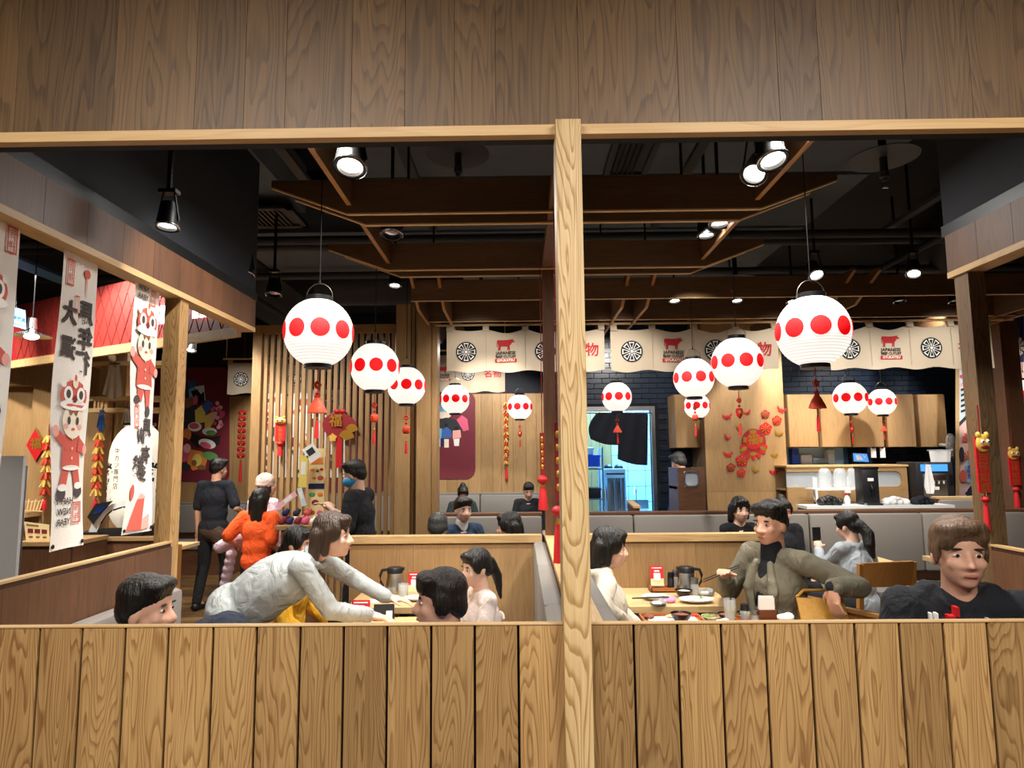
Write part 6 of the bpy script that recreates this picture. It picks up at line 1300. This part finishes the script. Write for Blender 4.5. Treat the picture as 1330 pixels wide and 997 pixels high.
person('woman with a wavy black ponytail in a grey-blue top on the oak chair', (PP.x, PP.y), NORTH+.3, 1.47, True, .45, 8, 0, {-1: toloc(PP, NORTH+.3, hp1)}, (20, 10), 'skin_pale', 'hair_black', 'wavy', 'greyblue_top', vox=.010, extra=phone, build=.88)
def hoodprint(t, at, H, A, k, q4, h4):
    for i, (x, z, w_, h_, m) in enumerate(((-.115, .20, .008, .05, 'print_white'), (-.10, .20, .008, .055, 'print_white'), (-.06, .20, .022, .05, 'festive_red'), (-.045, .24, .012, .03, 'festive_red'), (.02, .19, .008, .05, 'print_white'), (.04, .175, .03, .008, 'print_white'), (.05, .20, .008, .04, 'print_white'))):
        y = .122*math.sqrt(max(.1, 1-(x/.17)**2))-.050; z += .225
        ob('chest_print', B().box(-x*k-w_*k/2, -x*k+w_*k/2, 0, .04, -h_*k/2, h_*k/2, mt=M.Translation(at(0, y, z))), m, t)
    ob('drawstring', B().path([at(.04, .09, .47), at(.045, .135, .38), at(.04, .145, .31)], .004*k, 6), 'black_knit', t, True); ob('toggle', B().tube(at(-.02, .132, .37), at(-.02, .135, .355), .007, n=8), 'orange_red', t)
person('man with brown dyed hair in a black hoodie with white and red print', (X_(1241, 740, 2.5), 2.5), SOUTH-.25, 1.76, True, .50, 3, 0, None, (0, 2), 'skin', 'hair_brown', 'messy', 'black_hoodie', vox=.0085, hood=True, extra=hoodprint, puffy=.012, build=1.08)
def apron(t, at, H, A, k, q4, h4):
    ob('apron', blob([('e', at(0, .01, -.05), (.178*k, .130*k, .14*k), q4), ('e', at(.09, -.05, -.10), (.09*k, .07*k, .12*k), q4)], .013, 3, .004), 'apron_brown', t)
person('waiter with his back turned in a navy tee, brown apron and black trousers', (X_(277, 700, 7.55), 7.55), NORTH-.15, 1.66, False, .45, 2, 0, {1: (.24, .20, 1.02)}, (-25, 6), 'skin', 'hair_black', 'short', 'navy_tee', .42, 'black_trousers', .013, apron, walk=.35)
def puffer(t, at, H, A, k, q4, h4):
    W_ = A[-1][2]; b = [('c', W_+V((-.01, .02, .05)), W_+V((-.14, -.02, -.02)), .065, .055)]
    for i in range(6): b.append(('e', W_+V((-.03-.012*i, -.02, -.08-.065*i)), (.05, .05, .045)))
    ob('pink_jacket', blob(b, .011, 2, .006, 25), 'pink_puffer', t)
person('girl with long black hair in an orange T-shirt carrying a pink puffer jacket', (X_(334, 700, 6.0), 6.0), NORTH-.1, 1.38, False, .45, 3, 0, {-1: (-.26, .12, .86), 1: (.13, .16, .8)}, (-15, 0), 'skin', 'hair_black', 'long', 'orange_tee', .42, 'black_trousers', .012, puffer, puffy=.012, poles={1: (.1, -.9, -.5), -1: (-.5, -.6, -.7)})
person('person in a pale pink knitted beanie standing behind the orange shirt girl', (X_(341, 640, 6.42), 6.42), NORTH-.5, 1.50, False, .45, 3, 0, None, (-20, 0), 'skin_pale', 'hair_dark', 'beanie', 'pink_puffer', vox=.013)
def mask(t, at, H, A, k, q4, h4): ob('face_mask', blob([('e', H(0, .028, -.052), (.073*k, .087*k, .056*k), h4)], .008, 2), 'mask_blue', t)
PS = V((X_(470, 640, 5.55), 5.55, 0))
person('staff member in black wearing a blue face mask beside the slat screen', (PS.x, PS.y), WEST-.15, 1.63, False, .45, 4, 0, {1: toloc(PS, WEST-.15, W(428, 660, 5.7)), -1: toloc(PS, WEST-.15, W(432, 662, 5.4))}, (0, 14), 'skin_pale', 'hair_black', 'short', 'staff_black', .46, 'black_trousers', .011, mask, puffy=.008)
person('hunched man in a dark padded jacket seen from behind the partition', (X_(567, 670, 4.98), 4.98), NORTH+.05, 1.52, True, .45, 12, 0, None, (0, 10), 'skin', 'hair_grey', 'short', 'dark_jacket', vox=.013, puffy=.02)
person('person in a navy top with dark hair facing across the partition', (X_(598, 670, 6.18), 6.18), SOUTH+.5, 1.62, True, .45, 4, 0, None, (0, 6), 'skin_pale', 'hair_dark', 'short', 'denim', vox=.013, collar='white_shirt')
person('long dark haired woman with an orange collar behind the partition', (X_(668, 670, 4.98), 4.98), NORTH+.6, 1.52, True, .45, 4, 0, None, (42, 6), 'skin', 'hair_black', 'bob', 'black_knit', vox=.013, collar='orange_red')
person('woman with black hair tied up at the far banquette', (X_(600, 650, 9.85), 9.85), SOUTH+.2, 1.56, True, .45, 8, 0, None, (0, 30), 'skin', 'hair_black', 'bun', 'dark_jacket', vox=.014)
person('man in black with short hair at the far banquette under the firecracker string', (X_(686, 650, 9.85), 9.85), SOUTH+.1, 1.62, True, .45, 4, 0, None, (0, 25), 'skin', 'hair_black', 'short', 'black_knit', vox=.014)
person('kitchen staff in blue with grey hair behind the cashier stand', (X_(889, 600, 8.03), 8.03), NORTH+.6, 1.69, False, .45, 6, 0, None, (0, 20), 'skin', 'hair_grey', 'short', 'staff_blue', vox=.014, collar='white_shirt', build=.85, poles={1: (.1, -.8, -.6), -1: (-.1, -.8, -.6)})
person('dark haired diner facing the camera side behind the blazer man', (X_(958, 665, 6.2), 6.2), SOUTH+.1, 1.58, True, .45, 4, 0, {1: (.12, .28, .62), -1: (-.12, .28, .62)}, (0, 8), 'skin_pale', 'hair_black', 'bob', 'black_knit', vox=.013, build=.85, poles={1: (.1, -.8, -.6), -1: (-.1, -.8, -.6)})
person('diner in a black puffer jacket with hair up, across from the ponytail woman', (X_(1012, 670, 6.2), 6.2), SOUTH+.05, 1.54, True, .45, 6, 0, {1: (.12, .28, .62), -1: (-.12, .28, .62)}, (0, 8), 'skin', 'hair_black', 'bun', 'black_hoodie', vox=.013, puffy=.012, build=.88, poles={1: (.1, -.8, -.6), -1: (-.1, -.8, -.6)})
# ================================================================== chairs
def chair(label, x, y, rz, back_z=.82):
    t = thing('dining_chair', label, 'chair', (x, y, 0), rz)         # faces +y
    for s in (-1, 1):
        ob('leg', B().box(s*.21-.018, s*.21+.018, .17, .21, 0, .42, bev=.003), 'chair_oak', t)
        ob('back_post', B().prism([(-.235, 0), (-.195, 0), (-.19, .44), (-.235, back_z), (-.265, back_z), (-.225, .44)], .036, lambda u, v, w: V((s*.21-.018+w, u, v))), 'chair_oak', t)
        ob('side_rail', B().box(s*.21-.012, s*.21+.012, -.2, .18, .36, .42), 'chair_oak', t)
    ob('backrest', B().grid(10, 3, lambda u, v: V((-.20+.4*u, -.222-.03*v-.03*math.sin(u*PI), back_z-.16+.165*v))).grid(10, 3, lambda u, v: V((-.20+.4*u, -.242-.03*v-.03*math.sin(u*PI), back_z-.16+.165*v))).box(-.2, .2, -.27, -.245, back_z-.012, back_z+.008), 'chair_oak', t, True)
    ob('front_rail', B().box(-.2, .2, .175, .2, .36, .42), 'chair_oak', t); ob('rear_rail', B().box(-.2, .2, -.215, -.19, .34, .42), 'chair_oak', t)
    ob('seat_pad', B().box(-.22, .22, -.2, .215, .42, .465, bev=.015), 'grey_seat', t, True); return t
chair('oak chair with grey seat pad under the ponytail woman', X_(1122, 760, 5.1), 5.1, NORTH+.2, .86)
chair('oak chair under the woman in the yellow jumper', X_(372, 700, 4.12), 4.12, EAST, .80)
chair('oak chair beside the blazer man, hung with a mustard bag', X_(1078, 780, 3.5), 3.5, WEST+.5, .80)
chair('oak chair under the blazer man', PZ.x, PZ.y, WEST+.55, .78)
chair('oak chair by the far table behind the waiter', X_(226, 690, 7.0), 6.65, NORTH+.5, .82)
c = W(1064, 775, 3.72); t = thing('shoulder_bag', 'mustard leather bag hanging on the chair beside the blazer man', 'bag', c)
ob('bag_body', B().grid(8, 8, lambda u, v: V(((u-.5)*.24, .025*math.sin(u*PI)+.0, -.20*v-.02*math.sin(u*3)))).grid(8, 8, lambda u, v: V(((u-.5)*.24, -.025*math.sin(u*PI)-.05*v, -.20*v-.02*math.sin(u*3)))), 'mustard_leather', t, True); ob('flap', B().grid(8, 4, lambda u, v: V(((u-.5)*.25, -.03*math.sin(u*PI)-.055*v-.004, -.11*v))), 'mustard_leather', t, True); ob('strap', B().path([(-.12, 0, 0), (-.07, .03, .03), (.07, .03, .03), (.12, 0, 0)], .008, 6), 'mustard_leather', t, True)
# dark jacket on the bench by the bending woman
c = W(279, 803, 3.2); t = thing('folded_jacket', 'dark navy jacket bundle beside the hip of the bending woman', 'jacket', (c.x, c.y, .80))
ob('fabric', blob([('e', (0, 0, 0), (.13, .11, .10)), ('e', (.06, 0, .05), (.09, .09, .07)), ('e', (-.07, 0, -.05), (.09, .1, .09)), ('c', (0, 0, -.05), (0, 0, -.70), .1, .10)], .012, 3, .014, 18), 'navy_jacket', t); ob('button', B().ball((.02, -.125, .03), (.008, .004, .008), 8, 6), 'white_plastic', t, True)
# ================================================================== things on the tables
TZ = .75
def jug(label, px, py, D, s=1, hs=-1):
    c = W(px, py, D); t = thing('steel_jug', label, 'jug', (c.x, D, TZ))
    ob('jug_body', B().lathe([(0, 0), (.055, 0), (.06, .01), (.058, .06), (.048, .125), (.05, .13), (0, .13)], n=24), 'steel', t, True)
    ob('lid', B().lathe([(0, .165), (.045, .165), (.052, .155), (.05, .128), (0, .128)], n=24).box(-.06 if hs > 0 else .02, -.02 if hs > 0 else .06, -.02, .02, .145, .163), 'dark_plastic', t, True)
    ob('handle', B().path([(hs*.046, 0, .15), (hs*.085, 0, .145), (hs*.098, 0, .11), (hs*.092, 0, .07), (hs*.075, 0, .045)], [.010, .010, .009, .008, .006], 8), 'dark_plastic', t, True); return t
jug('steel jug with black lid on the partition table behind the boy', 513, 757, 4.48, hs=-1); jug('steel jug with black lid on the partition table by the beige hoodie', 892, 760, 4.42, hs=1)
def card(label, px, D, w=.085, h=.125, rz=0, z=TZ):
    c = W(px, 760, D); t = thing('table_card', label, 'card', (c.x, D, z), rz)
    ob('card_panel', B().prism([(-w/2, 0), (w/2, 0), (w/2, h), (-w/2, h)], .004, lambda u, v, k: V((u, v*.15+k, v))), 'red_card', t); ob('cream_base', B().prism([(-w/2, 0), (w/2, 0), (w/2, h*.36), (-w/2, h*.36)], .003, lambda u, v, k: V((u, v*.15-k, v))), 'cream_card', t)
    ob('white_square', B().prism([(-w*.26, h*.28), (w*.26, h*.28), (w*.26, h*.64), (-w*.26, h*.64)], .002, lambda u, v, k: V((u, v*.15-.003-k, v))), 'paper', t); ob('heading_bar', B().prism([(-w*.38, h*.87), (w*.38, h*.87), (w*.38, h*.92), (-w*.38, h*.92)], .002, lambda u, v, k: V((u, v*.15-k, v))).prism([(-w*.2, h*.70), (w*.2, h*.70), (w*.2, h*.78), (-w*.2, h*.78)], .002, lambda u, v, k: V((u, v*.15-k, v))), 'print_white', t)
    ob('card_foot', B().box(-w/2, w/2, -.015, .05, 0, .006), 'clear_plastic', t); return t
card('red and cream card standing beside the jug on the partition table', 538, 4.5); card('red and cream card in the wooden caddy on the far table', 854, 4.5, z=TZ+.03); card('red card with a white square near the reaching hand', 468, 3.66, .10, .12)
def caddy(label, x, y, w, d, h=.03):
    t = thing('condiment_tray', label, 'tray', (x, y, TZ)); ob('base', B().box(-w/2, w/2, -d/2, d/2, 0, .008), 'tray_wood', t)
    for a in ((-w/2, w/2, -d/2, -d/2+.008), (-w/2, w/2, d/2-.008, d/2), (-w/2, -w/2+.008, -d/2, d/2), (w/2-.008, w/2, -d/2, d/2)): ob('rim', B().box(*a, 0, h, bev=.001), 'tray_wood', t)
    return t
xa_ = W(864, 757, 4.48).x; caddy('small wooden caddy with card and shakers on the far table', xa_, 4.48, .20, .10)
xb_ = W(983, 797, 3.6).x; caddy('wooden caddy with pepper mill and napkins near the blazer man', xb_, 3.62, .22, .12)
def shaker(label, x, y, z, body='glass', cap='dark_plastic', h=.1, r=.022, fill=None):
    t = thing('shaker', label, 'shaker', (x, y, z)); ob('bottle', B().lathe([(0, 0), (r, 0), (r, h*.62), (r*.8, h*.7), (0, h*.7)], n=16), body, t, True); ob('cap', B().lathe([(0, h), (r*.85, h), (r*.95, h*.68), (0, h*.68)], n=16), cap, t, True)
    if fill: ob('contents', B().lathe([(0, .003), (r*.86, .003), (r*.86, h*.4), (0, h*.4)], n=14), fill, t, True)
    return t
shaker('dark capped sauce bottle beside the red card on the far table', xa_+.036, 4.48, TZ+.009, 'dark_plastic', 'black_metal', .11, .022); shaker('glass sesame jar beside the sauce bottle on the far table', xa_+.075, 4.51, TZ+.009, 'clear_plastic', 'steel', .12, .024, 'rice')
shaker('pepper mill with black top in the caddy by the napkins', xb_-.062, 3.60, TZ+.009, 'clear_plastic', 'dark_plastic', .095, .024, 'food_meat'); shaker('squat glass salt jar beside the pepper mill', xb_-.012, 3.60, TZ+.009, 'clear_plastic', 'steel', .06, .022, 'rice'); shaker('glass jar of yellow sauce by the steel jug', W(902, 757, 4.33).x, 4.33, TZ, 'clear_plastic', 'steel', .11, .026, 'drink')
t = thing('napkin_box', 'brown box with white paper napkins in the caddy', 'napkin holder', (xb_+.055, 3.62, TZ+.009)); ob('box', B().box(-.045, .045, -.03, .03, 0, .065, bev=.002), 'brown_box', t)
for i in range(4): ob('napkin', B().box(-.042, .038-.004*i, -.022+.012*i, -.018+.012*i, .05, .125-.004*i+.012*(i % 2), mt=M.Rotation(.03*i, 4, 'Y')), 'paper', t)
def glass(label, px, D, h=.12, r=.03, fill='drink', lev=.6, straw=True, y=None):
    c = W(px, 770, D); t = thing('drinking_glass', label, 'glass', (c.x, D, TZ)); ob('glass_body', B().lathe([(0, 0), (r*.85, 0), (r, h), (r*.93, h), (r*.78, .008), (0, .008)], n=22), 'clear_plastic', t, True); ob('drink', B().lathe([(0, .009), (r*.77, .009), (r*.88, h*lev), (0, h*lev)], n=18), fill, t, True)
    if straw: ob('straw', B().tube((0, 0, .015), (.012, .01, h*1.45), .003, n=6), 'dark_plastic', t)
    return t
glass('tall glass of pale drink with dark straw before the blazer man', 947, 3.60, .13, .032); glass('short tea glass beside the jug on the partition table', 524, 4.36, .08, .034, 'drink', .5, False); glass('small glass beside the red card near the reaching hand', 452, 3.64, .085, .034, 'drink', .4, True)
def bowl(label, px, py, D, r=.06, m='ceramic_dark', fill='food_meat', rel=.85, cat='bowl', z=TZ):
    c = W(px, py, D); t = thing('bowl', label, cat, (c.x, D, z)); h = r*rel
    ob('bowl_shell', B().lathe([(0, 0), (r*.45, 0), (r*.5, h*.12), (r*.85, h*.5), (r, h), (r*.95, h), (r*.8, h*.5), (r*.4, h*.18), (0, h*.16)], n=26), m, t, True)
    if fill: ob('contents', B().ball((0, 0, h*.72), (r*.84, r*.84, h*.2), 16, 8), fill, t, True)
    return t
bowl('black soup bowl on the wooden tray', 884, 785, 3.62, .055, z=TZ+.0094); bowl('black rice bowl in front of the steel jug', 888, 765, 4.285, .055, 'ceramic_dark', 'rice'); bowl('black bowl beneath the chopsticks of the blazer man', 968, 765, 3.725, .05, 'ceramic_dark', 'food_green', .7); bowl('dark sauce bowl beside the tall drink', 943, 775, 3.72, .05, 'ceramic_dark', 'food_meat', .6)
def plate(label, px, D, rx, ry, m='ceramic_white', food=None):
    c = W(px, 770, D); t = thing('plate', label, 'plate', (c.x, D, TZ)); b = B().lathe([(0, .004), (.6, .005), (1, .02), (1, .024), (.6, .01), (0, .009)], n=30); 
    for v in b.m.verts: v.co.x *= rx; v.co.y *= ry
    ob('dish', b, m, t, True)
    if food:
        random.seed(int(px))
        for i in range(7): ob('food_piece', B().ball((random.uniform(-.5, .5)*rx, random.uniform(-.5, .5)*ry, .02), (.022, .016, .012), 10, 6), random.choice(food), t, True)
    return t
plate('oval white platter with leftovers between the two tables', 904, 4.135, .105, .075, 'ceramic_white', ['food_green', 'rice', 'food_meat']); plate('round white plate with scraps beside the tray', 921, 3.70, .045, .045, 'ceramic_white', ['food_green', 'food_meat']); plate('white plate with foil before the jug', 851, 4.22, .08, .07, 'ceramic_white', ['foil', 'rice']); plate('white saucer beside the boy on the partition table', 541, 4.24, .075, .06, 'ceramic_white'); plate('small white dish by the jug on the partition table', 494, 4.4, .045, .04, 'ceramic_white', ['rice'])
xt = W(882, 795, 3.62).x-.022
t = thing('serving_tray', 'wooden serving tray with a white paper mat and black bowl', 'tray', (xt, 3.66, TZ)); ob('tray_base', B().box(-.165, .155, -.115, .115, 0, .008), 'tray_wood', t)
for a in ((-.165, .155, -.115, -.107), (-.165, .155, .107, .115), (-.165, -.157, -.115, .115), (.147, .155, -.115, .115)): ob('tray_rim', B().box(*a, 0, .022, bev=.001), 'tray_wood', t)
ob('paper_mat', B().box(-.13, .13, -.09, .09, .008, .0095), 'paper', t); ob('food_scrap', B().ball((-.12, .05, .02), (.03, .025, .012), 10, 6), 'food_meat', t, True); ob('garnish', B().ball((.02, .06, .018), (.05, .02, .01), 10, 6), 'cream_card', t, True)
for px, D, m, lab, s in ((868, 4.14, 'pink_tissue', 'crumpled pink napkin by the white plate', .045), (855, 4.05, 'foil', 'crumpled foil on the near edge of the far table', .05), (1018, 3.68, 'paper', 'crumpled white napkin at the table end beside the blazer', .05), (935, 3.56, 'paper', 'folded white napkin between tray and drink', .05), (916, 4.33, 'foil', 'silver foil pile beside the oval platter', .06)):
    c = W(px, 780, D); o = ob('crumpled_napkin', blob([('e', (0, 0, s*.3), (s, s*.7, s*.32)), ('e', (s*.5, .01, s*.4), (s*.5, s*.5, s*.35))], .008, 1, .010, 60), m, None, loc=(c.x, D, TZ)); tag(o, lab, 'napkin')
for px, D, lab, a in ((845, 4.12, 'dark chopsticks lying across the far table edge', .05),):
    c = W(px, 770, D); t = thing('chopsticks', lab, 'chopsticks', (c.x, D, TZ+.03), a)
    for s in (0, .012): ob('stick', B().tube((-.11, s, 0), (.11, s, .004), .0035, n=6), 'dark_plastic', t)
o = ob('lighter_box', B().box(-.05, .05, -.015, .015, 0, .02, bev=.004), 'orange_red', None, loc=(W(893, 770, 3.76).x, 3.75, TZ)); tag(o, 'orange red packet between the bowls on the crowded table', 'packet')
t = thing('menu_tablet', 'black menu card stand beside the reaching hand', 'menu', (W(498, 785, 3.72).x, 3.735, TZ), .1); ob('panel', B().box(-.055, .055, -.006, .006, 0, .085, mt=M.Rotation(-.2, 4, 'X')), 'dark_plastic', t); ob('white_square', B().box(.012, .045, -.0085, -.006, .01, .05, mt=M.Rotation(-.2, 4, 'X')), 'paper', t); ob('foot', B().box(-.055, .055, -.01, .04, 0, .006), 'dark_plastic', t)
t = thing('dark_caddy', 'black utensil caddy in front of the bending woman', 'caddy', (W(440, 790, 3.70).x, 3.71, TZ)); ob('box', B().box(-.05, .05, -.04, .04, 0, .085, bev=.004), 'dark_plastic', t, True)
for i in range(4): ob('utensil', B().tube((-.03+.02*i, 0, .05), (-.034+.022*i, -.01, .105), .004, n=6), 'steel', t)
t = thing('paper_mat', 'folded white paper on the partition table near the jug', 'paper', (W(505, 765, 4.25).x, 4.25, TZ), .2); ob('sheet', B().box(-.12, .12, -.05, .05, 0, .002), 'paper', t); ob('folded_corner', B().box(.06, .12, -.05, .0, .002, .005), 'paper', t)
# ================================================================== prize stand with toys and menu board beside the staff member
zt_ = W(385, 680, 5.9).z
t = thing('display_stand', 'small stand heaped with toys and leaflets before the slat screen', 'stand', (W(395, 690, 5.9).x, 5.9, 0)); SX = t.location.x; ob('column', B().box(-.16, .16, -.13, .13, 0, zt_-.04, bev=.01), 'walnut_Z', t); ob('top', B().box(-.205, .205, -.15, .15, zt_-.04, zt_, bev=.006), 'oak_fine_X', t)
cm = W(408, 668, 5.85)
t = thing('menu_board', 'tall yellow picture menu board standing among the toys', 'menu', (cm.x, 5.9, zt_), .15); s = 5.9/F
ob('board', B().box(-10*s, 10*s, -.008, .008, -.0, 96*s), 'cream_card', t); ob('dark_band', B().box(-10*s, 10*s, -.011, -.008, 44*s, 51*s), 'print_navy', t); ob('picture_title', B().box(-7.5*s, 7.5*s, -.011, -.008, 76*s, 84*s), 'print_orange', t)
for i, (x_, z_, r_, m) in enumerate(((-5, 68, 2.5, 'print_orange'), (1, 67, 2.2, 'print_brown'), (6, 69, 2.4, 'print_red'), (-3, 58, 2.5, 'print_orange'), (5, 58, 4, 'print_salmon'), (-5, 37, 4, 'print_green'), (5, 37, 3.6, 'print_orange'), (-1, 27, 4.5, 'print_maroon'), (5, 14, 4, 'print_rose'), (-5, 14, 4, 'print_brown'))): ob('dish_picture', B().ball((x_*s, -.009, z_*s), (r_*s, .003, r_*s*.8), 12, 6), m, t, True)
random.seed(31)
for i in range(13):
    lay, col_, row = (0, i % 5, i//5) if i < 10 else (1, (i-10)*1.4+.2, .5); c = V((SX-.175+.068*col_, 5.83+.10*row, 0)); m = random.choice(['print_maroon', 'print_rose', 'print_white', 'print_dkgrey', 'print_orange', 'print_salmon', 'print_navy', 'pink_tissue'])
    s_ = .030+random.random()*.006; o = ob('plush_toy', blob([('e', (0, 0, 0), (s_, s_*.8, s_*.9)), ('e', (s_*.7, 0, s_*.7), (s_*.6, s_*.6, s_*.6)), ('e', (s_*1.1, 0, s_*1.2), (s_*.25, s_*.2, s_*.25)), ('e', (s_*.4, 0, s_*1.3), (s_*.25, s_*.2, s_*.25))], .012, 1, .004, 60), m, None, loc=(c.x, c.y, zt_+s_*.8+lay*.066)); tag(o, 'small %s soft prize in the heap of toys on the display stand' % {'print_maroon': 'maroon', 'print_rose': 'rose pink', 'print_white': 'white', 'print_dkgrey': 'dark grey', 'print_orange': 'orange', 'print_salmon': 'salmon red', 'print_navy': 'navy', 'pink_tissue': 'bright pink'}[m], 'toy', 'soft prizes heaped on the display stand')
for px, py, a, w, h, m, lab in ((405, 588, -.6, .11, .14, 'paper', 'white sheet sticking up above the menu board'), (372, 650, .9, .05, .2, 'print_lightpink', 'pink leaflet leaning on the toy heap'), (392, 645, -.3, .04, .16, 'print_lightblue', 'pale blue leaflet standing in the toy heap'), (428, 668, -.7, .16, .07, 'print_navy', 'navy folder lying on the toy heap'), (394, 612, .05, .07, .27, 'print_yellow', 'yellow bag hanging beside the menu board')):
    c = W(px, py, 5.8); t = thing('leaflet', lab, 'leaflet', c); ob('sheet', B().box(-w/2, w/2, -.004, .004, -h/2, h/2, mt=M.Rotation(a, 4, 'Y')), m, t); ob('print_block', B().box(-w*.3, w*.3, -.006, -.004, -h*.1, h*.3, mt=M.Rotation(a, 4, 'Y')), 'print_white' if m != 'paper' else 'print_dkgrey', t)
bpy.data.scenes.remove(SHOP)
